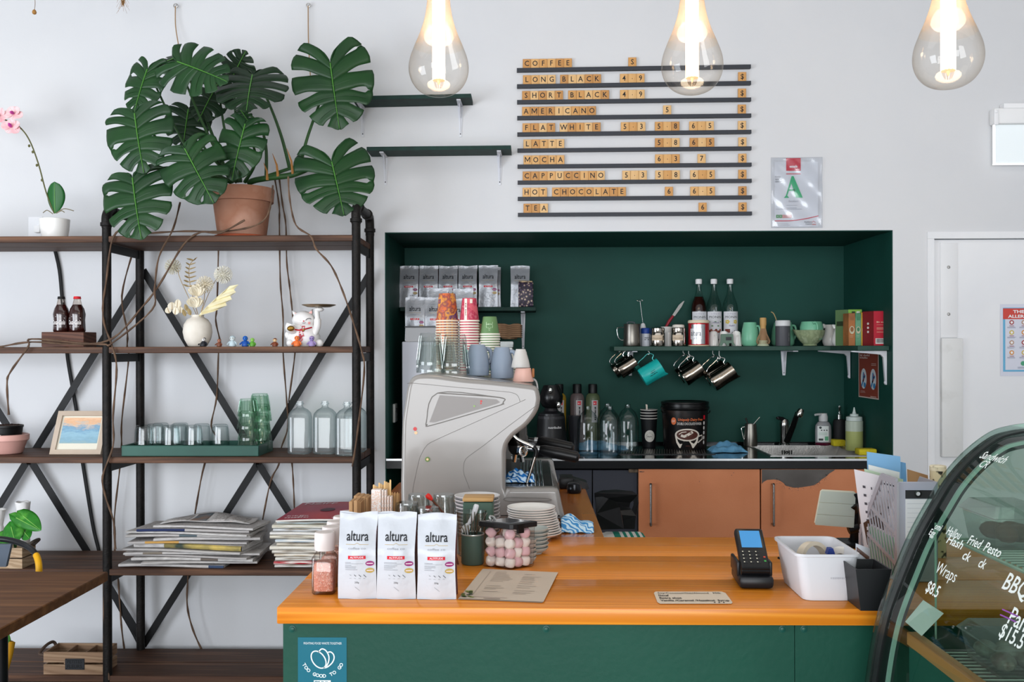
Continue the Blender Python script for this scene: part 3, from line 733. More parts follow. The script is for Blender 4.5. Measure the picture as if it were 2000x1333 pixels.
for cx, cy, r in ((387, 575, 20), (383, 597, 19)):
    m = MB(); c = W(cx, cy, Y-.045)
    for ring, (nr, el) in enumerate(((8, .15), (9, .55), (10, .95))):
        for i in range(nr):
            a_ = i*2*PI/nr+ring*.4; d = Vector((math.cos(a_)*math.sin(el+.2), -.35*math.cos(el)-.1*ring*0, math.cos(el)*.9+math.sin(a_)*math.sin(el+.2)*.35)).normalized()
            oval_leaf(m, c-Vector((0, 0, .01)), c+d*r*k*(.8+.25*ring/2), r*k*.3, (-d.x*.3, -1, .5), 0, 0, fold=-.3, droop=-.05, peak=.6)
    obj('everlasting_flower', m, cream, t, solid=.0006)
m = MB(); OU = [(418, 609), (430, 603), (443, 597), (441, 591), (453, 585), (450, 579), (461, 571), (457, 566), (466, 556)]
for j in range(8):
    q = []
    for jj in (j, j+1):
        s_ = jj/8; A = W(388+10*s_+56*s_**2*.9, 617-20*s_-38*s_**2, Y-.03+(.006 if jj % 2 else -.006)); q += [W(392+4*s_, 619-8*s_, Y-.03), A, W(*OU[jj], Y-.04+(.012 if jj % 2 else -.012))]
    m.add(q, [(0, 3, 4, 1), (1, 4, 5, 2)])
obj('palm_fan', m, mt('#ece4c4', .8, var='#e0d6ae', sc=20), t, solid=.0008)
m = MB()
for (x, y, r) in ((336, 605, 9), (346, 601, 10), (342, 615, 9), (352, 612, 8), (331, 612, 7)):
    c = W(x, y, Y-.02); oval_leaf(m, c, c+Vector((.01*math.sin(x), -.006, r*k*1.6)), r*k*.9, (math.sin(y)*.5, -1, .2), pw=.6, fold=.1)
obj('leaf_sprig', m, [cream, dry], t, solid=.0006)
m = MB()
for i in range(7):
    z = 560-8.5*i; x0 = 369+(i*.3)
    for sd in (-1, 1):
        c = W(x0+(14 if i == 6 else 0)*.6, z, Y-.01); e_ = W(x0+sd*(13-.8*i)+2, z-5, Y-.02)
        oval_leaf(m, c, e_, 3.6*k, (0, -.6, 1), fold=.1, pw=.6)
for (x, y) in ((362, 618), (366, 608), (372, 616)):
    c = W(x, y, Y-.03); oval_leaf(m, c, c+Vector((-.008, -.01, .03)), .009, (0, -1, .2), pw=.6)
obj('eucalyptus_sprig', m, [tan, dry], t, solid=.0006)
# ------------------------------------------------------------------ pothos in a little crate, and the vine below
pth = mt('#2f7d26', .35, var=('#256a1f', '#569e3a'), sc=14, sss=.1)
def pothos(m, B, T, hw, n=(0, -1, .4)): oval_leaf(m, B, T, hw, n, 0, 1, fold=.2, droop=.05, pw=.75, peak=.36, heartb=.22)
Y = 4.40; k = U(Y); c = W(30, 1098, Y)
t = thing('crate_planter', 'small pale wooden crate planter with glossy green heart leaves, left on low shelf', 'planter', (c.x, Y, tops[3]))
z0 = tops[3]; x0, x1 = c.x-.12, W(50, 1090, Y-.03).x
m = MB()
for z in (.0, .048):
    m.box(x0, x1, Y-.06, Y-.052, z0+z, z0+z+.042).box(x0, x1, Y+.052, Y+.06, z0+z, z0+z+.042).box(x1-.008, x1, Y-.052, Y+.052, z0+z, z0+z+.042).box(x0, x0+.008, Y-.052, Y+.052, z0+z, z0+z+.042)
obj('crate', m, mt('#b59c80', .8, var='#a1876b', sc=6, kind='wave', stretch=(1, 1, 6)), t)
obj('handle', MB().tube(cr([(x1, Y-.04, z0+.085), (x1+.03, Y-.03, z0+.11), (x1+.036, Y, z0+.115), (x1+.03, Y+.03, z0+.11), (x1, Y+.04, z0+.085)]), .007, 8), mt('#4a423c', .7), t)
obj('soil', MB().box(x0+.009, x1-.009, Y-.05, Y+.05, z0+.04, z0+.07), mt('#2b211a', .95), t)
for B_, T_, w_ in (((45, 1008), (79, 1036), 17), ((22, 1030), (30, 1062), 22), ((48, 1040), (57, 1052), 12), ((32, 1012), (74, 1034), 13), ((10, 1045), (-10, 1070), 18)):
    m = MB(); pothos(m, W(*B_, Y-.05), W(*T_, Y-.09), w_*k)
    m.tube(cr([(W(30, 1075, Y)), W((30+B_[0])/2, (1060+B_[1])/2-8, Y-.02), W(*B_, Y-.05)]), .0022, 5, 2)
    obj('leaf', m, [pth, mt('#7cb653', .4), stemm], t, solid=.0008)
Y = 3.9; c = W(-20, 1300, Y)
t = thing('trailing_pothos', 'green heart shaped vine leaf poking in at lower left corner under table', 'plant', (c.x, Y, 0))
m = MB().lathe([(0, 0), (.06, 0), (.085, .16), (.08, .16), (.07, .14), (0, .135)], 24, c=(c.x-.12, Y, 0))
obj('pot', m, mt('#8a8178', .7), t)
for B_, T_, w_ in (((-12, 1238), (17, 1275), 20), ((-40, 1260), (-15, 1300), 20)):
    m = MB(); pothos(m, W(*B_, Y), W(*T_, Y-.05), w_*U(Y)); m.tube(cr([(c.x-.12, Y, .13), (c.x-.08, Y, .22), W(*B_, Y)]), .003, 5, 2)
    obj('leaf', m, [pth, mt('#7cb653', .4), stemm], t, solid=.0008)
# white sculpted vases on the low shelf
Y = 4.50; k = U(Y)
for px, hw, top, l, tw in ((36, 14, 971, 'tall white crumpled ceramic vase behind the green leaves', 0), (6, 15, 982, 'white gathered ceramic vase half out of frame beside the tall one', 1)):
    c = W(px, 1085, Y+.02*tw); H = (1085-top)*k; o = Vector((c.x, Y+.04-.06*tw, tops[3]))
    R = [(0, 0), (hw*.95, 0), (hw, .2), (hw*.92, .5), (hw*.8 if not tw else hw*.5, .75), (hw*.88 if not tw else hw*.45, .85), (hw if not tw else hw, 1.0), (hw*.85, .99), (hw*.6, .7), (0, .6)]
    m = MB()
    pts = [(r*k, z*H) for r, z in R]
    m.lathe(pts, 36, c=(0, 0, 0))
    m.v = [(x*(1+.06*math.sin(5*math.atan2(y, x)+z*50)), y*(1+.06*math.sin(5*math.atan2(y, x)+z*50)), z+.0015*math.sin(5*math.atan2(y, x))*(z > H*.9)) for x, y, z in m.v]
    m.v = [tuple(Vector(v)+o) for v in m.v]
    tag(obj('vase', m, mt('#dedcda', .6, bump=.3, bsc=25), loc=o), l, 'vase')
# pink pot with a black nursery pot inside
Y = 4.48; k = U(Y); c = W(13, 884, Y); o = Vector((c.x, Y, tops[2]))
t = thing('pink_pot', 'pink ceramic pot with rim, left end of the glassware shelf', 'pot', o)
obj('pot_body', MB().lathe([(0, 0), (.062, 0), (.068, .004), (.085, .055), (.094, .062), (.095, .086), (.09, .088), (.084, .08), (.078, .06), (0, .055)], 36, c=o), mt('#d9a99f', .4, var='#d2a096', sc=4), t)
t = thing('nursery_pot', 'black plastic nursery pot with soil standing inside the pink pot', 'pot', o+Vector((0, 0, .056)))
obj('pot_body', MB().lathe([(0, 0), (.06, 0), (.068, .062), (.071, .064), (.071, .073), (.067, .073), (.064, .06), (0, .058)], 32, m=[0]*4+[1]+[0]*2, c=t.location), [BLACK, mt('#d9d4cc', .5)], t)
m = MB()
for i in range(70):
    a_ = random.uniform(0, 6.28); r_ = .055*math.sqrt(random.random()); m.ball((o.x+r_*math.cos(a_), o.y+r_*math.sin(a_), o.z+.120), random.uniform(.006, .012), None, .012, 6)
obj('soil', m, mt('#2a1d17', .95, var='#3c2a22', sc=60), t)
obj('plant_tag', MB().disc(.012, lambda x, z: (o.x+.008+x, o.y-.076, o.z+.078+z), 0), mt('#ece6dd', .5), t, solid=.001)
# ================================================================== things on the pipe shelving
def cyl(c, r):      # wraps flat artwork (x, z) around an upright cylinder facing the camera
    return lambda x, z: (c[0]+r*math.sin(x/r), c[1]-r*math.cos(x/r), c[2]+z)
def flatf(c, dy=0.0): return lambda x, z: (c[0]+x, c[1]-dy, c[2]+z)
# cola bottles on their wooden block
Y = 4.42; k = U(Y); c = W(138, 675, Y)
blk = tag(obj('display_block', MB().box(c.x-43*k, c.x+40*k, Y-.07, Y+.06, tops[1], tops[1]+29*k, bev=.002, seg=1)
    .text('Coca-Cola', .022, lambda x, z: (c.x-10*k+x, Y-.0706, tops[1]+.012+z), 1, shear=.3, w=.115), [mt('#5f3c2e', .6, var='#4a2d22', sc=6, kind='wave', stretch=(.5, 1, 6)), mt('#4a2f25', .7)], loc=(c.x, Y, tops[1])), 'dark wooden display block with engraved script, under two cola bottles', 'block')
colab = mt('#2a0d0a', .1, coat=.6, spec=.6); redcap = mt('#c4202a', .35)
for i, (px, cap, l) in enumerate(((120, BLACK, 'cola bottle with black cap on wooden block'), (151, redcap, 'cola bottle with red cap on wooden block'))):
    o = Vector((W(px, 646, Y-.015).x, Y-.015, tops[1]+29*k))
    t = thing('cola_bottle', l, 'bottle', o, 'cola bottles')
    P = prof(Y, 646, [(0, 646), (14, 646), (15.5, 643), (15, 632), (14.4, 622), (15.6, 611), (13, 600), (8.6, 592)])
    obj('cola', MB().lathe(P+[(0, P[-1][1])], 28, c=o), colab, t)
    obj('neck', MB().lathe(prof(Y, 646, [(8.7, 592), (6.6, 583), (6.2, 580)]), 24, c=o), glass('#efe9e4', '#b7a9a0', .06), t)
    obj('cap', MB().lathe(prof(Y, 646, [(0, 575.5), (6.6, 576), (7.4, 581), (0, 581)]), 20, c=o), cap, t)
    f = cyl((o.x, o.y, o.z), 15.2*k)
    obj('print', MB().text('Coca-Cola', .020, f, 0, 0, 15*k, bold=.02, shear=.25, w=.062).lines(-.02, .02, [10*k, 8*k], f, 0, .0016, .2).ribbon([(-.03, 27*k), (-.01, 30*k), (.01, 30*k), (.03, 27*k)], .0016, f), mt('#e3dedc', .5), t)
# little framed picture: a plain soft painting in blue and peach
Y = 4.46; k = U(Y)
q = [W(97, 880, Y-.04), W(197, 882, Y-.04), W(203, 806, Y+.05), W(107, 804, Y+.05)]
q = [Vector((v.x, v.y, v.z)) for v in q]; q[0].z = q[1].z = tops[2]
ex = (q[1]-q[0]); ez = (q[3]-q[0]); wP, hP = ex.length, ez.length
ex.normalize(); ez = (ez-ex*ez.dot(ex)).normalized(); hP = (q[3]-q[0]).dot(ez); ny = ex.cross(ez)
pf = lambda x, z, d=0: q[0]+ex*x+ez*z+ny*d
t = thing('framed_picture', 'small pale framed painting leaning on shelf between pink pot and black pole', 'picture', (q[0].x+wP/2, Y-.04, tops[2]))
m = MB()
for x0, x1, z0, z1 in ((0, wP, 0, .022), (0, wP, hP-.022, hP), (0, .022, .022, hP-.022), (wP-.022, wP, .022, hP-.022)):
    vs = [pf(x, z, d) for d in (-.012, .006) for z in (z0, z1) for x in (x0, x1)]
    m.add(vs, [(0, 2, 3, 1), (4, 5, 7, 6), (0, 1, 5, 4), (2, 6, 7, 3), (0, 4, 6, 2), (1, 3, 7, 5)])
obj('frame', m, mt('#bfae9d', .5, var='#b3a18f', sc=5), t)
m = MB().rect(.02, wP-.02, .02, hP-.02, lambda x, z: pf(x, z, -.004), 0, 1, 1)
m.rect(.03, wP-.03, .055, hP-.03, lambda x, z: pf(x, z, -.003), 1, 1, 1)
mm = bpy.data.materials.new('painting'); mm.use_nodes = True
nt = mm.node_tree; N = nt.nodes; L = nt.links; bs = N['Principled BSDF']; bs.inputs['Roughness'].default_value = .5
tc = N.new('ShaderNodeTexCoord'); sx = N.new('ShaderNodeSeparateXYZ'); L.new(tc.outputs['Generated'], sx.inputs[0])
nz = N.new('ShaderNodeTexNoise'); nz.inputs['Scale'].default_value = 7; nz.inputs['Detail'].default_value = 8; nz.inputs['Roughness'].default_value = .7
mp = N.new('ShaderNodeMapping'); mp.inputs['Scale'].default_value = (.6, 1, 2); L.new(tc.outputs['Generated'], mp.inputs[0]); L.new(mp.outputs[0], nz.inputs['Vector'])
ad = N.new('ShaderNodeMath'); ad.operation = 'MULTIPLY_ADD'; ad.inputs[1].default_value = .75; ad.inputs[2].default_value = -.36
L.new(nz.outputs['Fac'], ad.inputs[0]); a2 = N.new('ShaderNodeMath'); L.new(ad.outputs[0], a2.inputs[0]); L.new(sx.outputs['Z'], a2.inputs[1])
rp = N.new('ShaderNodeValToRGB'); E = rp.color_ramp.elements
E[0].position = .1; E[0].color = lin('#9db0a8'); E[1].position = .95; E[1].color = lin('#e0b896')
for p_, c_ in ((.3, '#7fa3b4'), (.5, '#8fb4c4'), (.66, '#6f97b3'), (.78, '#c9b6a4'), (.86, '#d9a982')):
    e = E.new(p_); e.color = lin(c_)
L.new(a2.outputs[0], rp.inputs[0]); L.new(rp.outputs[0], bs.inputs['Base Color'])
obj('painting', m, [mt('#d9d4c4', .6), mm], t)
# beckoning cat figure holding a tray
Y = 4.46; k = U(Y); c = W(592, 678, Y); o = Vector((c.x, Y, tops[1]))
def cp(px, py, y=0): return W(px, py, Y+y)
t = thing('beckoning_cat', 'white lucky cat figurine with closed smiling eyes holding up a bronze tray', 'figurine', o)
wht = mt('#e8e6e4', .3)
m = MB().lathe(prof(Y, 676, [(0, 677), (24, 677), (33, 668), (33, 655), (26, 640), (20, 630), (0, 622)]), 32, c=o, ell=.8)
m.ball(cp(593, 626, -.005), 22.5*k, 19*k, 18.5*k, 24)
for x0, y0, x1, y1, x2, y2 in ((573, 618, 571, 608, 583, 611), (600, 610, 611, 604, 612, 617)):
    mid = (cp(x0, y0)+cp(x2, y2))/2
    m.lathe([(8*k, 0), (6*k, 5*k), (0, 11*k)], 12, T=Matrix.Translation(mid) @ (cp(x1, y1)-mid).to_track_quat('Z', 'Y').to_matrix().to_4x4(), ell=.6)
m.tube(cr([cp(612, 655, -.02), cp(619, 640, -.02), cp(620, 622, -.02), cp(619, 608, -.02), cp(623, 604, -.02)]), [7*k]*12+[5*k]*13, 12)
m.ball(cp(623, 605, -.02), 10*k, 8*k, 4.5*k)
m.tube(cr([cp(572, 645, -.05), cp(566, 641, -.07), cp(568, 634, -.07)]), [9*k]*13, 10)
for px in (566, 623): m.ball(cp(px+1, 671, -.045), 8*k, 9*k, 8*k, 12)
m.ball(cp(562, 655, -.03), 6*k, 6*k, 8*k, 10)
obj('body', m, wht, t)
hf = lambda x, y: cp(593+x, 626+y, -.005-19*k*math.sqrt(max(.05, 1-(x/23)**2-(y/19)**2))-.0012)
m = MB()
for s_, cx, cy in ((-1, -11, .5), (1, 10, -2)):
    m.ribbon([(cx-6, cy+2), (cx-3, cy-1), (cx, cy-1.8), (cx+3, cy-1.4), (cx+5, cy)], 1.1, hf, 0)
    m.disc(2.6, hf, 1, 12, 1, c=(cx+1*s_*2-1, 5.5))
m.ribbon([(-3, 4.5), (-1, 6), (0, 4.6)], .7, hf, 0).ribbon([(0, 4.6), (2, 6), (4, 4.2)], .7, hf, 0)
m.disc(1.6, hf, 2, 8, 1, c=(0, 1.6))
obj('face', m, [INK, mt('#e8a09a', .5), mt('#b5404a', .5)], t)
m = MB()
for q in ([(577, 615), (575.5, 611), (580, 612.5)], [(602.5, 611.5), (609, 607), (609.5, 613)]):
    m.add([cp(x, y, -8*k) for x, y in q], [(0, 1, 2)])
obj('inner_ear', m, mt('#e6aaa4', .5), t, solid=.001)
m = MB().tube(cr([cp(576, 644, -.065), cp(585, 645.5, -.085), cp(595, 643.5, -.085), (cp(609, 640, -.05))]), 1.4*k, 6)
m.ball(cp(593, 645, -.09), 2.6*k, 2.6*k, 2.6*k, 10, 1)
obj('collar', m, [RED, mt('#b0893f', .35, .8)], t)
m = MB().ball(cp(568, 642, -.095), 7.5*k, 6*k, 5.5*k, 14).disc(4.5*k, lambda x, z: (cp(568, 642, -.125).x+x, cp(568, 642, -.125).y, cp(568, 641, -.125).z+z*.5), 1)
obj('coin', m, [mt('#a9823c', .3, .85), mt('#6d5222', .4, .8)], t)
f = lambda x, z: (o.x+.006+x, o.y-33*k*.8*math.cos(x/(33*k))-.004+max(0, z-.045)*.45, o.z+z)
m = MB()
m.text('招', .026, f, 0, .000, .062, bold=.02, w=.026).text('財', .026, f, 0, .000, .026, bold=.02, w=.026)
obj('lettering', m, mt('#b8283a', .5), t)
c = cp(623, 598.5, -.02)
obj('tray', MB().lathe([(0, 0), (22*k, 0), (32*k, .008), (33*k, .011), (31*k, .011), (22*k, .003), (0, .003)], 40, c=(c.x, c.y, c.z-.004)), mt('#8a7558', .35, .7), t)
# plain toy figures along the front of that shelf
for i, (px, h, cb, ch_, l) in enumerate(((397, 19, '#23242a', '#d9d6d4', 'tiny toy figure with black coat and pale face in front of the cream vase'), (428, 15, '#7c4a36', '#a8705a', 'tiny brown toy figure just right of the cream vase'),
        (454, 21, '#b9c9cf', '#cfd6d4', 'tiny pale translucent grey toy figure between the brown and blue ones'), (479, 21, '#1d4f9e', '#2360b4', 'tiny dark blue toy figure on the middle of the shelf'),
        (493, 17, '#5f9e3a', '#8cc45a', 'tiny green toy figure beside the blue one'), (537, 16, '#7a3f28', '#d9b98f', 'tiny russet toy figure with cream face left of the lucky cat'),
        (580, 21, '#e2743a', '#e67d44', 'tiny orange toy figure at the left paw of the lucky cat'), (609, 20, '#9a88b8', '#8a7bb0', 'tiny lilac and white toy figure before the right paw of the lucky cat'))):
    Y = 4.385; k = U(Y); o = Vector((W(px, 678, Y).x, Y, tops[1]))
    t = thing('toy_figure', l, 'toy', o, 'tiny toy figures on the shelf edge')
    m = MB().lathe([(0, 0), (h*.30*k, 0), (h*.34*k, h*.1*k), (h*.27*k, h*.4*k), (h*.14*k, h*.56*k), (0, h*.6*k)], 16, c=o)
    for s_ in (-1, 1):
        m.tube([(o.x+s_*h*.2*k, Y, o.z+h*.48*k), (o.x+s_*h*.38*k, Y-.004, o.z+h*.3*k), (o.x+s_*h*.42*k, Y-.01, o.z+h*.2*k)], h*.075*k, 8)
        m.ball((o.x+s_*h*.16*k, Y-h*.12*k, o.z+h*.05*k), h*.13*k, h*.2*k, h*.06*k, 8)
    obj('body', m, mt(cb, .35), t)
    obj('head', MB().ball((o.x, Y, o.z+h*.76*k), h*.25*k, h*.23*k, h*.24*k, 14), mt(ch_, .35), t)
    if i not in (3, 4, 6): obj('hair', MB().lathe([(h*.26*k, 0), (h*.24*k, h*.12*k), (h*.12*k, h*.22*k), (0, h*.25*k)], 14, c=(o.x, Y+.002, o.z+h*.79*k)), mt(cb, .4), t)
    obj('eyes', MB().ball((o.x-h*.09*k, Y-h*.22*k, o.z+h*.78*k), h*.035*k, None, h*.05*k, 6).ball((o.x+h*.09*k, Y-h*.22*k, o.z+h*.78*k), h*.035*k, None, h*.05*k, 6), INK, t)
# green tray with upturned glasses
Y0, Y1 = 4.355, 4.60
a, c = W(237, 893, Y0), W(505, 893, Y0); zt_ = tops[2]
t = thing('serving_tray', 'long dark green wooden tray holding upturned glasses on shelf', 'tray', ((a.x+c.x)/2, (Y0+Y1)/2, zt_))
trm = mt('#235347', .4, var='#1f4a40', sc=5)
h = 21*U(Y0)
b = MB().box(a.x, c.x, Y0, Y0+.012, zt_, zt_+h, bev=.002, seg=1).box(a.x, c.x, Y1-.012, Y1, zt_, zt_+h, bev=.002, seg=1).box(a.x, a.x+.012, Y0+.012, Y1-.012, zt_, zt_+h).box(c.x-.012, c.x, Y0+.012, Y1-.012, zt_, zt_+h)
obj('rim', b, trm, t); obj('base', MB().box(a.x+.011, c.x-.011, Y0+.011, Y1-.011, zt_+.001, zt_+.012), trm, t)
zg = zt_+.0125
clear = glass('#fafcfc', '#c3cece', .05, 1.0)
def tumbler(h, r0, r1, th=.002):        # upturned: closed end at the top
    return MB().lathe([(r0, 0), (r0*.995, h*.3), (r1*1.02, h*.82), (r1*.93, h*.96), (r1*.75, h), (0, h), (0, h-.008), (r1*.7, h-.009), (r1*.9, h*.9), (r1*1.0-.002, h*.8), (r0-.0025, h*.02), (r0, 0)], 28)
def place(name, label, cat, group, mesh_key, build, loc, rot=None):
    t = thing(name, label, cat, loc, group)
    if rot: t.rotation_euler = rot
    for i, (pn, bf, mm_) in enumerate(build):
        key = (mesh_key, i)
        if key not in proto: proto[key] = obj(pn, bf(), mm_, t, world=False)
        else:
            q_ = proto[key].copy(); C.objects.link(q_); q_.parent = t
    return t
gl = [(281, 4.42, 'front row', 'leftmost in the front row'), (333, 4.42, '', 'second from left in the front row'), (378, 4.42, '', 'third from left in the front row'),
      (430, 4.47, '', 'standing alone beside the green glasses'), (303, 4.50, '', 'leftmost in the second row'), (394, 4.50, '', 'right end of the second row'), (314, 4.55, '', 'left end of the back row'), (352, 4.55, '', 'middle of the back row'), (349, 4.49, '', 'middle of the second row')]
for px, Y, _, l in gl:
    o = Vector((W(px, 870, Y).x, Y, zg))
    place('tumbler', 'clear upturned tumbler on green tray, ' + l, 'glass', 'upturned clear tumblers on the green tray', 'tumb', [('bowl', lambda: tumbler(.120, .042, .037), clear)], o)
gg = glass('#eaf5ee', '#9fccb3', .06, 1.0)
def ribbed(h, r0, r1):
    m = MB().lathe([(r0, 0), (r0*1.0, h*.12), (r0*.96, h*.25), (r0*.93, h*.28), (r1*1.02, h*.9), (r1*.93, h), (0, h), (0, h-.012), (r1*.85, h-.012), (r0*.9, h*.1), (r0, 0)], 24)
    for i in range(12):
        a_ = i*PI/6; m.tube([(r0*.96*math.cos(a_), r0*.96*math.sin(a_), h*.28), (r1*1.02*math.cos(a_), r1*1.02*math.sin(a_), h*.9)], .0016, 4)
    return m
for px, Y, n, zz0, pos in ((485, 4.43, 4, zg, 'front'), (509, 4.52, 5, zg, 'rear')):
    for i in range(n):
        o = Vector((W(px, 870, Y).x+.003*math.sin(i*3+n), Y, zz0+i*(.052 if n == 4 else .0435)+(.0 if i < n-1 else .004)))
        l = 'bottom' if i == 0 else 'top' if i == n-1 else ORD[i]+' from bottom'
        place('tumbler', 'green ribbed glass in the %s stack on the tray, %s' % (pos, l), 'glass', 'stacked green glasses', 'gg', [('bowl', lambda: ribbed(.078, .0475, .036), gg)], o, rot=(.02*math.sin(i), .03*math.sin(i*2+1), i))
# clear square water bottles
bw = glass('#eef3f3', '#9fb2b4', .06, 1.0, .03, .10, '#f2f5f7')
def wbottle():
    k = U(4.46)
    P = [(0, .0), (19*k, 0), (21.5*k, .006), (21.5*k, 70*k), (20*k, 79*k), (14*k, 86*k), (7*k, 90*k), (5.6*k, 92*k), (5.6*k, 96*k), (7.2*k, 96.5*k), (7.2*k, 99*k), (5.8*k, 99.5*k), (5.6*k, 103*k)]
    return MB().lathe(P, 40, sq=5)
for px, Y, l in ((586, 4.48, 'clear square glass bottle, leftmost of the four beside the tray'), (635, 4.48, 'clear square glass bottle, second from left on the shelf'), (678, 4.42, 'clear square glass bottle just left of the black corner pole'), (694, 4.56, 'clear square glass bottle mostly hidden behind the black corner pole')):
    o = Vector((W(px, 880, Y).x, Y, tops[2]))
    place('glass_bottle', l, 'bottle', 'clear bottles on the glassware shelf', 'wb', [('body', wbottle, bw)], o)
# newspapers
random.seed(11)
ng = ['#c9c6c4', '#bdb9b6', '#d2cfcc', '#b3aeac']
def paper_sheet(w, d, th, bend, c, mats, kind=0):
    m = MB()
    def top(u, v): return (-w/2+w*u, -d/2+d*v, th+bend*math.sin(u*PI*1.3+.4)+.3*bend*math.cos(v*3))
    def bot(u, v): return (-w/2+w*u, -d/2+d*v, bend*math.sin(u*PI*1.3+.4)+.3*bend*math.cos(v*3))
    m.grid(top, 10, 5, 0).grid(bot, 10, 5, 0)
    def fold(u, v):     # rounded folded edge at the front
        a_ = -PI/2+PI*v; b_ = bend*math.sin(u*PI*1.3+.4)+.3*bend*math.cos(0)
        return (-w/2+w*u, -d/2-th*.5*math.cos(a_), b_+th/2+th/2*math.sin(a_))
    m.grid(fold, 14, 4, 0, mf=(lambda u, v: kind and 1 if (kind and (kind >> int(u*7)) & 1) else 0))
    for s_ in (0, 1):
        m.grid(lambda u, v: [(bot(s_, u)[i]*(1-v)+top(s_, u)[i]*v) for i in range(3)], 5, 1, 0)
    for q in range(5): m.rect(-w*.45, w*.45, -d*.42+q*d*.17, -d*.42+q*d*.17+d*.1, lambda x, y: (x, y, th+.0006+bend*math.sin((x/w+.5)*PI*1.3+.4)+.3*bend*math.cos((y/d+.5)*3)), 2, 8, 1)
    return m
z = tops[3]; Yc = 4.50
xa, xb = W(232, 1100, 4.4).x, W(528, 1100, 4.4).x
NP = [(.47, -.10, .012, 0b1000000, '#3a4a66'), (.50, .02, .010, 0, '#888'), (.54, .00, .012, 0b0010000, '#6f655e'), (.56, -.02, .008, 0, '#888'), (.60, -.01, .009, 0b0000010, '#7d7468'), (.55, -.04, .010, 0, '#777'), (.50, -.01, .022, 0b1111100, '#3d4a41'),
      (.52, -.03, .010, 0b0000110, '#c89a54'), (.46, .05, .012, 0, '#888'), (.55, -.03, .010, 0b0001000, '#5d6a70'), (.56, -.02, .009, 0, '#888'), (.50, .0, .011, 0b0000111, '#26325a'), (.46, .06, .010, 0, '#777')]
for i, (w, dx, th, kd, ac) in enumerate(NP):
    t_ = th*1.04; bend = .004; yaw = random.uniform(-.14, .14)
    o = ((xa+xb)/2+dx*.9, Yc+random.uniform(-.008, .008), z)
    l = {0: 'folded newspaper with navy strip at the bottom of the pile', 6: 'thick folded newspaper with dark photo and yellow panel on its spine, mid pile', 7: 'folded newspaper with amber advert on its fold, above the dark photo one', 11: 'folded newspaper with navy blue masthead near the pile top', 12: 'folded grey newspaper directly under the loose rumpled sheet'}.get(i, 'grey folded newspaper in the pile on low shelf, %s from bottom' % ORD[i])
    ob = obj('newspaper', paper_sheet(w, .27-.004*i, t_, bend, None, None, kd), [mt(ng[i % 4], .85, var='#aeaaa8', sc=30, stretch=(1, 1, 8)), mt(ac if kd else '#999', .7, var='#c9b060' if i == 6 else None, sc=9), mt('#a19c9a', .85, var='#c4c0bd', sc=120, lo=.45, hi=.55)], world=False, loc=o)
    ob.rotation_euler = (0, 0, yaw)
    tag(ob, l, 'newspaper', 'folded newspapers on the low shelf')
    z += t_+.0022
m = MB(); zt_ = z+.001; xm = (xa+xb)/2+.03
sf_ = lambda u, v: (xm-.19+.40*u, Yc-.08+.17*v+.02*math.sin(3*u), zt_+.004+.018*max(0, math.sin(PI*u*1.1))*(.5+.5*v)+.004*math.sin(9*u+4*v)-.012*max(0, u-.8)*5*.2)
m.grid(sf_, 26, 12, 0)
for q in range(4): m.rect(.08+.22*q, .26+.22*q, .1, .85, lambda u, v: (sf_(u, v)[0], sf_(u, v)[1], sf_(u, v)[2]+.0014), 1 if q != 1 else 2, 8, 6)
tag(obj('newspaper', m, [mt('#cfccca', .85), mt('#a5a09d', .85, var='#c9c5c2', sc=140, lo=.45, hi=.55), mt('#8a6f5e', .8, var='#5f6f78', sc=14)], loc=(xm, Yc, zt_), solid=.0012), 'loose rumpled newspaper sheet with a small photo lying on the very top of the pile', 'newspaper', 'folded newspapers on the low shelf')
random.seed(5)
z = tops[3]; xa = W(532, 1100, 4.4).x; MC = ['#d8d5d2', '#b02a35', '#d9d6d0', '#c8b9a4', '#d5cfc6', '#d8d2c4', '#cfc6b6', '#b9c4cc', '#d6d0c0', '#d9d6d2', '#cfd3d6', '#c9c2ae', '#b9c6c8']
for i in range(13):
    w = .30+.03*random.random(); th = .0125+.002*(i % 3); o = (xa+.17+random.uniform(-.012, .012), 4.50, z)
    ob = obj('magazine', paper_sheet(w, .26, th, .0015, None, None), [mt(MC[i], .5, var='#e4e0d8' if i % 2 else '#8f8578', sc=160, stretch=(.05, .05, 1), lo=.45, hi=.6), mt('#999', .6), mt(MC[i], .5)], world=False, loc=o)
    ob.rotation_euler = (0, 0, random.uniform(-.04, .04))
    tag(ob, 'magazine in the stack left of the coffee bags, %s from bottom' % ORD[i], 'magazine', 'stacked magazines on the low shelf')
    z += th+.0014
o = Vector((xa+.19, 4.49, z+.003)); t = thing('magazine', 'crimson covered magazine lying on top of the magazine stack', 'magazine', o, 'stacked magazines on the low shelf')
m = MB()
cv = lambda u, v: (-.16+.33*u+.05*v, -.15+.30*v, .006+.006*math.sin(u*2.4)+.03*v)
m.grid(cv, 10, 6, 0).grid(lambda u, v: (cv(u, v)[0], cv(u, v)[1], cv(u, v)[2]-.007), 10, 6, 1)
for e_ in (0, 1): m.grid(lambda u, v: (cv(u, e_)[0], cv(u, e_)[1], cv(u, e_)[2]-.007*v), 10, 1, 1).grid(lambda u, v: (cv(e_, u)[0], cv(e_, u)[1], cv(e_, u)[2]-.007*v), 6, 1, 1)
cf = lambda x, y: (cv(x, y)[0], cv(x, y)[1], cv(x, y)[2]+.0012)
obj('pages', m, [mt('#8e2044', .4, var=('#a32a3c', '#b8383a'), sc=5, lo=.3, hi=.7), mt('#d8d3cc', .6)], t, world=False)
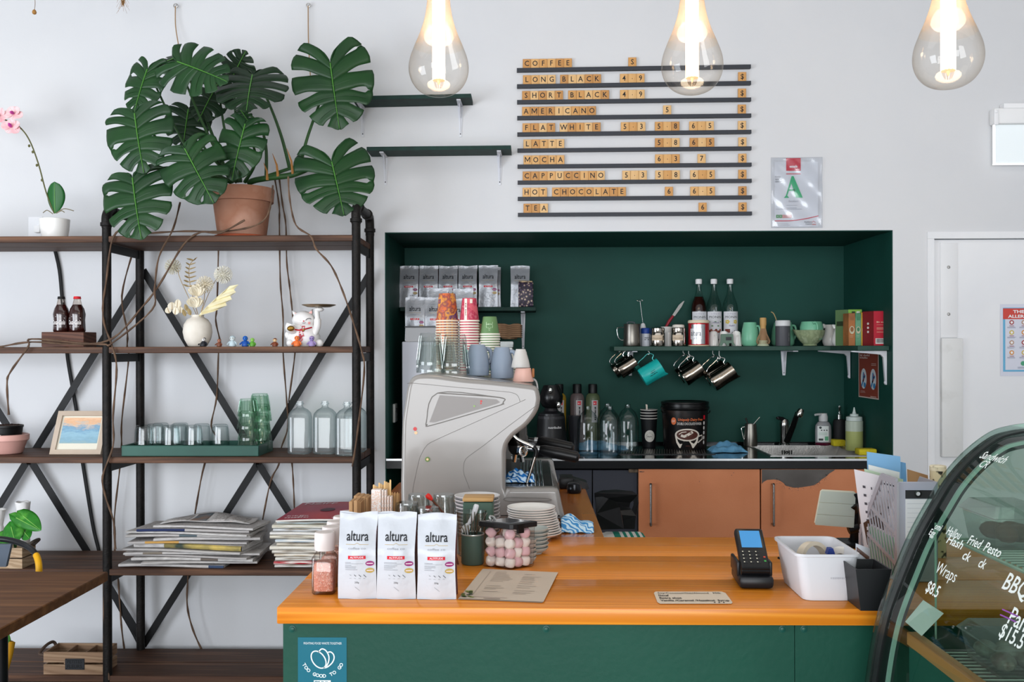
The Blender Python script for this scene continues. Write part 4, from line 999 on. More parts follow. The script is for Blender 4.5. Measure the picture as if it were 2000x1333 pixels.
obj('lettering', MB().text('NZIFF', .10, cf, 0, .30, .86, bold=.02, w=.45).scrib(.08, .38, .18, .05, cf, 0, 9).scrib(.08, .42, .08, .07, cf, 0, 8).scrib(.72, .9, .06, .06, cf, 0, 5), mt('#d9c3c6', .5), t, world=False)
obj('emblem', MB().disc(.1, cf, 0, 16, 2, c=(.52, .52)), mt('#4a2530', .5), t, world=False)
# wooden divided crate with plate
Y = 4.42; k = U(Y); zt_ = tops[4]; x0, x1 = W(85, 1300, Y-.07).x, W(203, 1300, Y-.07).x
t = thing('divided_crate', 'small slatted wooden crate with three compartments and black name plate, bottom shelf', 'crate', ((x0+x1)/2, Y, zt_))
wm = mt('#8a6f58', .75, var=('#7a5f49', '#957b62'), sc=3, kind='wave', stretch=(.4, 1, 5), lo=.1, hi=.9)
zz0 = zt_; H = 43*k
for j, (a_, b_) in enumerate(((0, .44), (.54, 1.0))):
    m = MB().box(x0, x1, Y-.07, Y-.062, zz0+H*a_, zz0+H*b_).box(x0, x1, Y+.062, Y+.07, zz0+H*a_, zz0+H*b_).box(x0, x0+.008, Y-.062, Y+.062, zz0+H*a_, zz0+H*b_).box(x1-.008, x1, Y-.062, Y+.062, zz0+H*a_, zz0+H*b_)
    obj('slat', m, wm, t)
obj('floor_board', MB().box(x0+.008, x1-.008, Y-.061, Y+.061, zz0+.001, zz0+.008), wm, t)
for s_ in (1/3, 2/3):
    X = x0+(x1-x0)*s_; obj('divider', MB().box(X-.003, X+.003, Y-.061, Y+.061, zz0+.009, zz0+H-.006), wm, t)
for X, s_ in ((x0, -1), (x1, 1)):
    if s_ < 0: obj('handle', MB().tube(cr([(X, Y-.05, zz0+H*.8), (X-.03, Y-.045, zz0+H*.86), (X-.022, Y, zz0+H*1.1), (X-.012, Y+.045, zz0+H*1.12), (X, Y+.05, zz0+H*.9)]), .007, 8), mt('#4b3c33', .7), t)
cx = x0+(x1-x0)*.52
f = lambda x, z: (cx+x, Y-.0735, zz0+H*.27+z)
m = MB().box(cx-.043, cx+.043, Y-.073, Y-.07, zz0+H*.22, zz0+H*.72, bev=.001, seg=1)
m.text('PETITES', .015, f, 1, 0, .024, bold=.015, w=.066).text('FLEURS', .015, f, 1, 0, .003, bold=.015, w=.066)
for sx_ in (-1, 1):
    for z_ in (.0, .4): m.ball((cx+sx_*.037, Y-.0735, zz0+H*(.28+z_)), .0025, .001, .0025, 8, 1)
obj('name_plate', m, [mt('#25272b', .5), mt('#0b0b0c', .5)], t)
# dining table at the left with chair behind it
zt_ = .75; Yb = 3.33; xr_ = G(204, 1121, zt_).x
tw = mt('#6b4526', .6, var=('#553419', '#7a5230'), sc=2.5, stretch=(.5, 9, 9), lo=.3, hi=.7, bump=.05, bsc=40)
t = thing('dining_table', 'dark brown wooden cafe table with black legs, lower left corner', 'table', (xr_-.6, Yb-.4, 0))
obj('table_top', MB().box(xr_-1.2, xr_, Yb-.85, Yb, zt_-.032, zt_, bev=.003, seg=1), tw, t)
obj('apron', MB().box(xr_-1.12, xr_-.09, Yb-.12, Yb-.10, zt_-.08, zt_-.033).box(xr_-1.12, xr_-.09, Yb-.75, Yb-.73, zt_-.08, zt_-.033), BLACK, t)
for X in (xr_-.085, xr_-1.12):
    for y in (Yb-.52, Yb-.75):
        obj('leg', MB().lathe([(0, 0), (.018, 0), (.018, zt_-.034), (0, zt_-.034)], 16, c=(X, y, 0)), mt('#141416', .4, .3), t)
Y = 3.62; k = U(Y)
t = thing('cafe_chair', 'cafe chair with grey panel back and black rail bound in yellow, behind the table', 'chair', (W(-40, 1110, Y).x, Y+.2, 0))
rail = cr([W(-160, 1112, Y+.05), W(-120, 1066, Y+.03), W(-60, 1054, Y+.01), W(-10, 1053, Y), W(20, 1056, Y-.01), W(48, 1065, Y-.04), W(66, 1078, Y-.09), W(75, 1098, Y-.13), W(76, 1130, Y-.14), W(72, 1200, Y-.12)], 5)
nb = 33
obj('back_rail', MB().tube(rail[:nb], .0105, 10), mt('#17181a', .35), t)
obj('arm_binding', MB().tube(rail[nb-1:], .0115, 10), mt('#d9a013', .4), t)
a, c = W(-70, 1115, Y), W(18, 1064, Y)
z_ = .46
obj('back_panel', MB().prism([(W(-110, 1066, Y).x, W(0, 1066, Y).z), (W(20, 1064, Y).x, W(0, 1064, Y).z), (W(10, 1135, Y).x, .70), (W(-95, 1135, Y).x, .70)], Y+.005, Y+.02), mt('#4f5966', .5), t)
x0, x1 = W(-190, 1100, Y).x, W(-22, 1100, Y).x
obj('seat', MB().box(x0, x1, Y-.42, Y, z_-.03, z_, bev=.012), mt('#4f5966', .5), t)
ylw = mt('#c9921c', .4)
for X, y, X2, y2 in ((x0+.03, Y-.40, x0, Y-.44), (x1-.03, Y-.40, x1+.01, Y-.44), (x0+.03, Y-.02, x0, Y+.04), (x1-.03, Y-.02, x1+.0, Y+.04)):
    obj('leg', MB().tube([(X, y, z_-.02), (X2, y2, 0)], [.012, .010], 10), BLACK, t)
for s_, X in ((-1, x0), (1, x1)):
    obj('arm_post', MB().tube(cr([(X, Y-.30, z_), (X+s_*.02, Y-.22, .62), W(72, 1200, Y-.12) if s_ > 0 else W(-160, 1112, Y+.05)]), .009, 8), BLACK, t)
# yellow-bound chair leg glimpsed under the table edge
P = cr([W(24, 1255, 3.0), W(18, 1285, 2.98), W(5, 1325, 2.95), W(-25, 1400, 2.93)], 5)
t = thing('cafe_chair', 'cafe chair mostly out of frame, only its curved yellow leg showing at lower left', 'chair', (P[-1].x-.2, 2.9, 0))
obj('leg', MB().tube(P, .009, 10).tube([P[-1], (P[-1].x-.05, 2.92, 0)], .009, 8), ylw, t)
obj('seat', MB().box(P[0].x-.46, P[0].x-.09, 2.70, 3.05, .44, .46, bev=.008), mt('#4f5966', .5), t)
for X, y in ((P[0].x-.40, 2.72), (P[0].x-.40, 3.02), (P[0].x-.12, 2.72)): obj('leg', MB().tube([(X, y, .44), (X, y, 0)], .010, 8), BLACK, t)
obj('leg', MB().tube([P[0], (P[0].x-.10, 2.99, .445)], .009, 8), ylw, t)
# ================================================================== coffee bags
wbag = mt('#c3c6cc', .34, bump=.25, bsc=30, coat=.25); sbag = mt('#a3a6ac', .36, .35, bump=.4, bsc=30)
maroon = mt('#4c0d1c', .4); gold = mt('#b59a52', .5); plum = mt('#8d2a6c', .5); flor = mt('#15161a', .5)
def coffee_bag(t, w, h, dp, body, red='ALTITUDE', n=0, side=maroon):
    def dpt(z):
        s = z/h; return dp*(.92+.3*math.sin(PI*min(1, s/.8))*.25)*(1 if s < .55 else max(.06, 1-((s-.55)/.40)**1.25)) if s < .95 else dp*.06
    def wd(z): return w*(1-.03*math.sin(PI*z/h)+.015*math.sin(7*z/h+n))
    def bul(x, z): return 1+.10*math.cos(PI*min(1, abs(x)/(w/2)))
    def front(x, z): return (x, -dpt(z)/2*bul(x, z)-.0009-.0016*math.sin(9*x/w+n)*math.sin(11*z/h+n*2)*(z/h), z)
    m = MB()
    zs = [h*i/22 for i in range(23)]
    def fr(u, v): z = h*v; x = (u-.5)*wd(z); p = front(x, z); return (x, p[1]+.0009, z-(.0025*math.sin(u*5+n) if v > .99 else 0))
    m.grid(fr, 14, 22, 0)
    m.grid(lambda u, v: (-fr(u, v)[0], -fr(u, v)[1], fr(u, v)[2]), 8, 22, 0)
    for s_ in (-1, 1):
        m.grid(lambda u, v: (s_*(wd(h*v)/2-.006*(1-abs(2*u-1))*(1 if v < .93 else 0)), (2*u-1)*abs(fr(0, v)[1]), fr(0, v)[2]), 4, 22, 1)
    m.grid(lambda u, v: ((u-.5)*w*.96, (v-.5)*dp, .0005), 1, 1, 0)
    obj('pouch', m, [body, side], t, world=False)
    q = w/.075; y = h/.164
    m = MB()
    m.text('altura', .0185*y, front, 0, 0, .112*y, w=.043*q, bold=.012)
    m.ribbon([(-.022*q, .105*y), (-.005*q, .105*y), (0, .108*y), (.005*q, .105*y), (.022*q, .105*y)], .0007*q, front, 2)
    m.text('coffee co', .0042*y, front, 3, 0, .096*y, w=.034*q)
    if red: m.rect(-.017*q, .017*q, .0775*y, .084*y, front, 1, 5, 1); f4 = lambda a, b_: (front(a, b_)[0], front(a, b_)[1]-.0004, b_); m.text(red, .0036*y, f4, 4, 0, .0792*y, w=.026*q, bold=.02) if red == 'ALTITUDE' else m.scrib(-.013*q, .013*q, .0792*y, .0034*y, f4, 4, 9)
    m.rect(-.023*q, .012*q, .0685*y, .0690*y, front, 3, 3, 1).lines(-.023*q, .004*q, [.0705*y, .065*y, .0625*y, .060*y, .0568*y], front, 3, .0008*y, .6)
    for cy, mi in ((.069*y, 5), (.0555*y, 2)):
        m.disc(.0085*q, front, mi, 18, 1, ell=.58, c=(.025*q, cy)); m.rect(.019*q, .031*q, cy-.0008, cy+.0008, lambda a, b_: (front(a, b_)[0], front(a, b_)[1]-.0004, b_), 4, 2, 1)
    for i in range(4): m.ribbon([(-.012*q+i*.009*q-.002, .0475*y), (-.012*q+i*.009*q+.001+.0007*i, .0455*y-.001*i)], .0009*q, front, 0 if i else 3); m.rect(-.0145*q+i*.009*q, -.0105*q+i*.009*q, .040*y, .0406*y, front, 3, 1, 1)
    m.text('250g', .0032*y, front, 0, 0, .031*y)
    m.ribbon([(-.004*q, .024*y), (.006*q, .016*y)], .0006*q, front, 3)
    obj('lettering', m, [INK, RED, gold, GREYINK, mt('#e6d3d6', .5), plum], t, world=False)
# three white bags on the counter
for i, (x0, x1, y0) in enumerate(((659, 735, 1005), (735, 811.5, 1005), (814, 890.5, 1007))):
    o = G((x0+x1)/2, 1171+i*.6, ZC); Yb = o.y
    t = thing('coffee_bag', 'glossy white coffee bag standing on counter, ' + ('next to the pink salt grinders', 'middle of the three', 'next to the menu sheet')[i], 'coffee bag', (o.x, Yb+.026, ZC), 'white coffee bags on the counter')
    coffee_bag(t, (x1-x0)*U(Yb), (1171-y0)*U(Yb), .050, wbag, n=i)
# ================================================================== the recess: shelves and what stands on them
zsb = W(900, 600, 5.30).z
a, c = W(784, 604, 5.3), W(1047, 604, 5.3)
t = thing('wall_shelf', 'dark green shelf in the recess holding the silver coffee bags', 'shelf', ((xl+c.x)/2, YB, zsb))
obj('board', MB().box(xl+.006, c.x, 5.30, YB-.001, zsb-.022, zsb, bev=.002, seg=1), SHG, t)
for px, l in ((1021, 655), (840, 655)):
    X = W(px, 620, 5.34).x
    obj('bracket', bracket(MB(), X, 5.34, YB-.001, zsb-.023, .20, wd=.013), [brm, BLACK], t)
Y = 5.36; k = U(Y)
for i, (x0, x1, rd, y_) in enumerate(((781, 819, 'ESPRESSO', 0), (819, 857, 'SUPREMO', 0), (857, 895, 'ALTITUDE', 0), (895, 933, 'ALTITUDE', 0), (935, 973, 'ALTITUDE', -.01), (997, 1035, None, .02), (945, 979, 'ALTITUDE', .085))):
    o = Vector((W((x0+x1)/2, 600, Y+y_).x, Y+y_, zsb+.0006))
    l = ('first from the left on the high shelf', 'second from the left on the high shelf', 'third from the left on the high shelf', 'fourth from the left, above the red cups', 'fifth from the left, with plum seal showing', 'standing alone behind the floral tin', 'tucked behind the fifth one')[i]
    t = thing('coffee_bag', 'silver foil coffee bag, ' + l, 'coffee bag', o, 'silver coffee bags in the recess')
    coffee_bag(t, (x1-x0-.6)*k, 81*k, .07, sbag, rd, i+3)
c = W(1027, 600, 5.33)
t = thing('floral_tin', 'dark tin with cream and purple blossom pattern, in front of the single silver bag', 'tin', (c.x, 5.33, zsb+.0006))
x0, x1, z1 = W(1012.5, 600, 5.32).x, W(1041.5, 600, 5.32).x, W(1027, 552, 5.32).z
obj('tin_body', MB().box(x0, x1, 5.31, 5.39, zsb+.0008, z1, bev=.004), mt('#cfc0a4', .4, var=('#8d7a66', '#3d2b4d', '#1c1424'), sc=70, kind='voronoi', lo=.15, hi=.6), t)
obj('lid', MB().box(x0+.002, x1-.002, 5.312, 5.388, z1+.0003, z1+.008, bev=.003), mt('#241a2c', .4, var='#b9a37f', sc=70), t)
# white appliance with its dark tray of bags
Y = 4.95; x0, x1, z1 = W(785, 690, Y).x, W(975, 690, Y).x, W(860, 667.5, Y).z
t = thing('bench_appliance', 'white box shaped bench appliance behind the coffee machine', 'appliance', ((x0+x1)/2, Y+.2, ZB+.0006))
obj('casing', MB().box(x0, x1, Y, Y+.38, ZB+.012, z1, bev=.006), mt('#c9ccd6', .4), t)
obj('foot', MB().box(x0+.02, x1-.02, Y+.02, Y+.36, ZB+.0008, ZB+.0118), BLACK, t)
x2, x3 = W(977, 690, Y).x, W(1002, 690, Y).x
t = thing('storage_box', 'pale grey lidded plastic box between white appliance and kraft carriers', 'box', ((x2+x3)/2, Y+.1, ZB+.0006))
obj('box_body', MB().box(x2+.001, x3-.003, Y+.01, Y+.25, ZB+.0008, z1-.03, bev=.006), mt('#c3c6c4', .5), t)
obj('lid', MB().box(x2, x3, Y+.005, Y+.255, z1-.0298, z1, bev=.004).box(x3-.022, x3+.001, Y-.004, Y+.005, z1-.016, z1-.003), mt('#b2b7b6', .5), t)
zt_ = z1+.0006; xa, xb = W(792, 660, Y+.03).x, W(922, 660, Y+.03).x
t = thing('bag_tray', 'smoky black open plastic tray of coffee bags on top of the white appliance', 'tray', ((xa+xb)/2, Y+.1, zt_))
zr = W(850, 638, Y+.03).z
m = MB().box(xa, xb, Y+.03, Y+.034, zt_, zr).box(xa, xb, Y+.25, Y+.254, zt_, zr).box(xa, xa+.004, Y+.034, Y+.25, zt_, zr).box(xb-.004, xb, Y+.034, Y+.25, zt_, zr).box(xa+.004, xb-.004, Y+.034, Y+.25, zt_, zt_+.004)
obj('tray_body', m, mt('#26272e', .15, coat=.5), t)
obj('rim', MB().box(xa-.004, xb+.004, Y+.026, Y+.0295, zr-.006, zr+.002, bev=.001, seg=1), mt('#17181c', .3), t)
for i, (cx, top, yy, l) in enumerate(((811.5, 581, .085, 'left end of the low tray'), (850, 582, .085, 'second in the low tray behind the orange cups'), (889, 584, .085, 'third in the low tray, between the orange and red cups'), (857, 563, .17, 'rear row of the tray, peeping out left of the orange cups'), (905, 565, .17, 'rear row of the tray, above the red cups'))):
    o = Vector((W(cx, 660, Y+yy).x, Y+yy, zt_+.0045))
    t = thing('coffee_bag', 'silver foil coffee bag, ' + l, 'coffee bag', o, 'silver coffee bags in the recess')
    coffee_bag(t, 39*U(Y+yy), W(cx, top, Y+yy).z-o.z, .06, sbag, 'ESPRESSO' if i % 2 else 'SUPREMO', i+9)
# stacked kraft cup carriers
kraft = mt('#7d6149', .9, var='#6c523c', sc=30, bump=.3, bsc=60)
Y = 5.0; xa, xb = W(925, 650, Y).x, W(1021, 650, Y).x
z = W(980, 665, Y).z
z0c = z1+.0008
for i in range(7):
    th = .010; zz = W(980, 655, Y).z-.004+.0097*i
    m = MB()
    def tray(u, v, dz=0):
        x = xa+.004+(xb-xa-.008)*u; y = Y+.02+.17*v
        d = 0
        for cx_, cy_ in ((.27, .28), (.73, .28), (.27, .74), (.73, .74)): d = max(d, 1-sst(.14, .21, math.hypot((u-cx_), (v-cy_)*.8)))
        e_ = max(0, 1-min(u, 1-u, v, 1-v)/.06)
        return (x, y, zz+.004-.018*d-.010*e_)
    m.grid(tray, 24, 20)
    t = tag(obj('cup_carrier', m, kraft, loc=((xa+xb)/2, Y+.1, zz), solid=.004), 'brown moulded kraft cup carrier, %s from the bottom of the stack on the grey box' % ORD[i], 'cup carrier', 'stacked kraft cup carriers')
# ------------------------------------------------------------------ bench with sink, cabinets under it
bx0, bx1 = xl+.005, xr-.005; Yf = YW-.01
sx0, sx1, sy0, sy1 = 1.185, 1.672, 4.93, 5.44
blk = mt('#0d0e10', .12, spec=.6, coat=.4)
t = thing('bench_worktop', 'glossy black bench top with steel front lip in the recess', 'bench', (0, 5.15, ZB-.04))
m = MB().box(bx0, sx0, Yf+.004, YB-.002, ZB-.04, ZB).box(sx1, bx1, Yf+.004, YB-.002, ZB-.04, ZB).box(sx0, sx1, Yf+.004, sy0, ZB-.04, ZB).box(sx0, sx1, sy1, YB-.002, ZB-.04, ZB)
obj('slab', m, blk, t)
obj('steel_lip', MB().box(bx0, bx1, Yf, Yf+.0038, ZB-.008, ZB+.0015), mt('#c9cacc', .3, .9), t)
obj('front_edge', MB().box(bx0, bx1, Yf+.001, Yf+.0038, ZB-.046, ZB-.0082), mt('#0b0c0e', .25), t)
obj('upstand', MB().box(bx0, bx1, YB-.014, YB-.002, ZB+.0002, ZB+.012), blk, t)
stl = mt('#9b9894', .33, .9, var='#858380', sc=14, bump=.08, bsc=120)
t = thing('sink', 'stainless steel sink basin let into the black bench', 'sink', ((sx0+sx1)/2, 5.2, ZB-.19))
zz = ZB-.185; i_ = .045
m = MB()
top = [(sx0+.002, sy0+.002), (sx1-.002, sy0+.002), (sx1-.002, sy1-.002), (sx0+.002, sy1-.002)]; bot = [(sx0+i_, sy0+.02), (sx1-i_*1.6, sy0+.02), (sx1-i_*1.6, sy1-.02), (sx0+i_, sy1-.02)]
m.add([(x, y, ZB+.001) for x, y in top]+[(x, y, zz) for x, y in bot], [(0, 1, 5, 4), (1, 2, 6, 5), (2, 3, 7, 6), (3, 0, 4, 7), (4, 5, 6, 7)])
obj('basin', m, stl, t, solid=.002)
rm = MB()
for x0, x1, y0, y1 in ((sx0-.012, sx1+.012, sy0-.012, sy0), (sx0-.012, sx1+.012, sy1, sy1+.012), (sx0-.012, sx0, sy0, sy1), (sx1, sx1+.012, sy0, sy1)): rm.box(x0, x1, y0, y1, ZB+.0004, ZB+.003)
obj('rim', rm, mt('#b4b3b1', .28, .9), t)
oc = W(1537, 884, sy1-.012); m = MB()
for dx, w in ((-.025, .004), (-.013, .004), (.013, .004), (.025, .004)): m.box(oc.x+dx-w/2, oc.x+dx+w/2, sy1-.016, sy1-.010, oc.z-.011, oc.z+.011)
m.lathe([(.004, 0), (.008, 0), (.008, .005), (.004, .005)], 14, T=Matrix.Translation((oc.x, sy1-.010, oc.z)) @ Matrix.Rotation(PI/2, 4, 'X'))
obj('overflow', m, BLACK, t)
# drain grille
m = MB(); A = W(1232, 888, 5.05); 
gx0, gx1 = W(1205, 885, 5.1).x, W(1390, 885, 5.1).x
m.box(gx0, gx1, 4.99, 5.23, ZB+.0006, ZB+.003, 0)
n = 34
for i in range(n):
    x = gx0+.01+(gx1-gx0-.05)*i/n
    m.add([(x, 5.0, ZB+.005), (x+.005, 5.0, ZB+.005), (x+.035, 5.22, ZB+.005), (x+.03, 5.22, ZB+.005)], [(0, 1, 2, 3)], 1)
tag(obj('drain_grille', m, [mt('#101113', .25), mt('#86847f', .3, .8)], loc=((gx0+gx1)/2, 5.1, ZB)), 'slotted steel drain grille in black bench under the chocolate bucket', 'grille')
cop = mt('#c37d56', .42, .15, var='#b8724c', sc=3, bump=.1, bsc=250)
bwn = mt('#4b4744', .3, .7, var='#5a5653', sc=6)
x0, x1, x2 = W(1247.5, 960, YW).x, W(1485.5, 960, YW).x, xr-.006
zc1 = W(1300, 917, YW).z
for i, (l, a, c) in enumerate((('copper coloured bench cabinet, left one with plain door', x0, x1-.003), ('copper coloured bench cabinet, right one with worn bare steel at door top', x1+.003, x2))):
    t = thing('bench_cabinet', l, 'cabinet', ((a+c)/2, 5.1, .1))
    obj('carcass', MB().box(a, c, YW+.022, YB-.016, .1, zc1-.002 if i == 0 else ZB-.20), mt('#2a2420', .6), t)
    obj('plinth', MB().box(a, c, YW+.05, YW+.06, .0, .099), BLACK, t)
    m = MB().box(a, c, YW, YW+.02, .11, zc1, bev=.0015, seg=1)
    f = lambda px, py: (W(px, py, YW-.0008).x, YW-.0008, W(px, py, YW-.0008).z)
    if i:
        mp_ = 1340; q = lambda x, y: (1340+x/4.167, 760+y/4.167)
        P = [q(*v) for v in ((616, 657), (1215, 657), (1195, 672), (1165, 690), (1140, 715), (1100, 740), (1075, 765), (1040, 785), (985, 795), (930, 803), (880, 805), (845, 798), (815, 790), (790, 765), (760, 745), (715, 738), (660, 742), (630, 758), (616, 775))]
        m.add([f(*v) for v in P], [tuple(range(len(P)))], 1)
        R = random.Random(3)
        for _ in range(150):
            j = R.randrange(3, 15); v = Vector(P[j]).lerp(Vector(P[j+1]), R.random()); v += Vector((R.gauss(0, 2), R.gauss(2, 3))); r_ = R.uniform(.3, .9)
            m.add([f(v.x-r_, v.y), f(v.x, v.y-r_), f(v.x+r_, v.y), f(v.x, v.y+r_)], [(0, 1, 2, 3)], R.choice((1, 1, 2)))
    else:
        for px, py in ((1433, 924), (1366, 941), (1429, 929)): m.disc(.002, lambda x, z: (W(px, py, YW).x+x, YW-.0008, W(px, py, YW).z+z), 1, 8, 1)
        m.scrib(-.012, .012, 0, .005, lambda x, z: (W(1254, 923, YW).x+x, YW-.0008, W(1254, 923, YW).z+z), 1, 6)
    dr_ = obj('door', m, [cop, bwn, mt('#c98d63', .5)], t)
    px = 1271 if i == 0 else 1511
    A, B = W(px, 948, YW-.03), W(px, 1026, YW-.03)
    obj('handle', MB().tube(cr([(A.x, YW, A.z), (A.x, YW-.028, A.z), (A.x, YW-.032, A.z-.012), (A.x, YW-.032, B.z+.012), (A.x, YW-.028, B.z), (A.x, YW, B.z)], 4), .0055, 10), mt('#9b9590', .22, 1), dr_)
# open bay under the bench: grey panels
t = thing('appliance_panel', 'dark grey metal panels of an under bench appliance beside the copper cabinet', 'appliance', (W(1165, 1000, YW+.06).x, YW+.2, .1))
xa, xb, xm = W(1000, 960, YW+.06).x, W(1244, 960, YW+.06).x, W(1157, 960, YW+.06).x
gp = mt('#3a3c44', .45, .3)
obj('front_panel', MB().box(xa, xm-.003, YW+.06, YW+.09, .1, zc1-.012), gp, t); obj('front_panel', MB().box(xm+.003, xb, YW+.055, YW+.09, .1, zc1-.012), gp, t)
obj('body', MB().box(xa, xb, YW+.092, YB-.02, .02, zc1-.015), BLACK, t)
c0 = W(1228, 920, YW+.03)
tag(obj('cloth_scrap', MB().box(c0.x, c0.x+.045, YW+.03, YW+.05, c0.z-.01, c0.z+.008, bev=.004), mt('#7a6a56', .9, var='#4b4036', sc=60), loc=c0), 'scrap of tan cloth wedged under the bench edge left of the copper door', 'cloth')
# black chair with striped cushion behind the counter
Y = 3.95; k = U(Y)
t = thing('staff_chair', 'black plastic shell chair with green striped cushion behind the counter', 'chair', (W(1205, 1050, Y).x, Y-.15, 0))
def zz5(x, y): return (1060+x/7.405, 880+y/7.405)
bk = [zz5(*q) for q in ((740, 610), (860, 596), (1080, 594), (1300, 606), (1370, 640), (1378, 760), (1350, 950), (1330, 1140), (860, 1140), (800, 900), (750, 700))]
hole = [zz5(*q) for q in ((1270, 760), (1300, 730), (1322, 745), (1318, 800), (1290, 865), (1255, 835))]
f = lambda p: (W(p[0], p[1], Y).x, W(p[0], p[1], Y).z)
import mathutils.geometry as geo
def holed(mb, outer, hl, fn, m=0):
    tri = geo.tessellate_polygon([[Vector((x, y, 0)) for x, y in outer]] + [[Vector((x, y, 0)) for x, y in h] for h in hl])
    pts = [fn(*p) for p in outer] + [fn(*p) for h in hl for p in h]
    return mb.add(pts, [tuple(q) for q in tri], m)
def bkf(px, py):
    v = W(px, py, Y); u = (px-1205)/45
    return (v.x, Y+.03-.05*u*u, v.z)
m = MB(); holed(m, bk, [hole], bkf)
obj('backrest', m, mt('#121214', .4), t, solid=.006)
m = MB(); q = [zz5(*q) for q in ((760, 680), (860, 662), (940, 690), (1040, 740), (1110, 830), (1150, 960), (1170, 1140), (800, 1140), (770, 900))]
m.add([(W(*p, Y-.12).x, Y-.12-.02*math.sin(i), W(*p, Y-.12).z) for i, p in enumerate(q)], [tuple(range(len(q)))])
obj('side_shell', m, mt('#0c0c0e', .35), t, solid=.008)
zs_ = W(1205, 1034, Y).z
xa, xb = W(1162, 1040, Y).x, W(1252, 1040, Y).x
obj('seat', MB().box(xa, xb+.02, Y-.36, Y+.02, zs_-.09, zs_-.055, bev=.012), mt('#121214', .4), t)
def cus(u, v):
    e_ = 1-max(abs(2*u-1), abs(2*v-1))**6
    return (xa+.015+(xb-xa)*u, Y-.36+.36*v, zs_-.054+.055*math.sqrt(max(0, e_)))
m = MB().grid(cus, 30, 14, 0, mf=lambda u, v: 1 if int(u*15) in (4, 5, 7, 9, 11, 13, 14) else 0)
obj('cushion', m, [mt('#d2d0ca', .9), mt('#1d7a66', .9)], t, solid=.004)
for X in (xa+.02, xb): 
    for y in (Y-.33, Y): obj('leg', MB().tube([(X, y, zs_-.09), (X, y, 0)], .012, 10), BLACK, t)
# ------------------------------------------------------------------ main recess shelf (L shaped) and side shelf
zsm = 1.5+(HOR-677.5)*U(5.27)
x0 = W(1199, 680, 5.27).x; Xr = xr-.006
t = thing('wall_shelf', 'long green shelf across the recess carrying mugs, syrups and tins', 'shelf', ((x0+Xr)/2, YB, zsm))
obj('board', MB().box(x0, Xr, 5.27, YB-.002, zsm-.024, zsm, bev=.002, seg=1), mt('#24463c', .45, var='#1c3a31', sc=14), t)
for px, by in ((1549, 736), (1238, 736)):
    X = W(px, 690, 5.35).x; obj('bracket', bracket(MB(), X, 5.30, YB-.002, zsm-.025, (by-688)*U(YB), wd=.017), [brm, BLACK], t)
z = zsm-.0005
t = thing('wall_shelf', 'short green side shelf on the right recess wall under the tea boxes', 'shelf', (Xr, 5.05, zsm))
xs0 = W(1675, 678, YW+.03).x
obj('board', MB().box(xs0, Xr, YW+.03, 5.266, zsm-.024, zsm, bev=.002, seg=1), mt('#24463c', .45, var='#1c3a31', sc=14), t)
for y, dpn in ((4.875, .165), (5.43, .15)):
    m = MB(); T_ = Matrix.Translation((Xr, y, zsm-.025))
    m.prism([(0, 0), (-.17, 0), (-.17, -.005), (-.03, -.018), (-.016, -.032), (-.006, -dpn), (0, -dpn)], -.009, .009, 0, T_)
    m.ball((Xr-.006, y, zsm-.025-dpn+.01), .006, .009, .008, 8)
    obj('bracket', m, brm, t)
def lt(name, label, cat, Y, cx, base, parts, z0=None, n=28, group=None):
    """a turned object from measured silhouettes: parts = [(part name, material, [(half width px, row)...])]"""
    o = Vector((W(cx, base, Y).x, Y, (zsm if z0 is None else z0)+.0006))
    t = thing(name, label, cat, o, group)
    for pn, mm_, pts in parts: obj(pn, MB().lathe(prof(Y, base, pts), n, c=o), mm_, t)
    return t, o
def handle(t, o, Y, pts, r, mat, dy=0, name='handle'):
    obj(name, MB().tube(cr([W(x, y, Y+dy) for x, y in pts], 5), r, 8), mat, t)
bst = mt('#8d8983', .34, .95, var='#7a766f', sc=9, stretch=(1, 1, .02))
# brushed steel jug
Y = 5.33; k = U(Y); B = 677.5
t, o = lt('milk_jug', 'brushed steel milk jug with wire handle, left end of the recess shelf', 'jug', Y, 1234.5, B, [('jug_body', bst, [(0, B), (16.5, B), (17.5, B-2), (17, B-12), (16, B-42), (16.6, 634), (15.6, 634), (15, B-40), (0, B-38)])])
handle(t, o, Y, [(1219, 640), (1208, 640), (1205, 645), (1208, 660), (1214, 665), (1219, 664)], .0022, CHROME)
handle(t, o, Y, [(1226, 634), (1226, 630), (1238, 630), (1239, 634)], .004, mt('#3f4a50', .4), name='lid_grip')
t, o = lt('milk_frother', 'slim whisk frother standing upside down on white egg shaped handle', 'frother', 5.46, 1256, B, [('grip', WHITE, [(0, B), (6, B), (7, 660), (6.6, 645), (4, 634), (1.5, 632), (0, 632)])])
m = MB().tube([W(1256, 634, 5.46), W(1250, 588, 5.46)], .0012, 6)
m.tube([W(1250+5.5*math.cos(i*PI/8), 587.5+1.5*math.sin(i*PI/8), 5.46) for i in range(17)], .0014, 5)
obj('whisk', m, CHROME, t)
t, o = lt('powder_jar', 'small jar of white powder with blue lid beside the steel jug', 'jar', 5.36, 1261, B, [('jar_body', mt('#b6bac2', .35), [(0, B), (8.6, B), (9, B-2), (9, 653), (0, 653)]), ('lid', mt('#1c3c86', .4), [(9.2, 652.7), (9.4, 652), (9.4, 644), (8, 642), (0, 641.5)])])
f = cyl((o.x, o.y, o.z), 9.1*U(5.36)); obj('print', MB().scrib(-3*U(5.36), 7*U(5.36), .042, .006, f, 0, 6).scrib(-3*U(5.36), 7*U(5.36), .033, .005, f, 0, 5), INK, t)
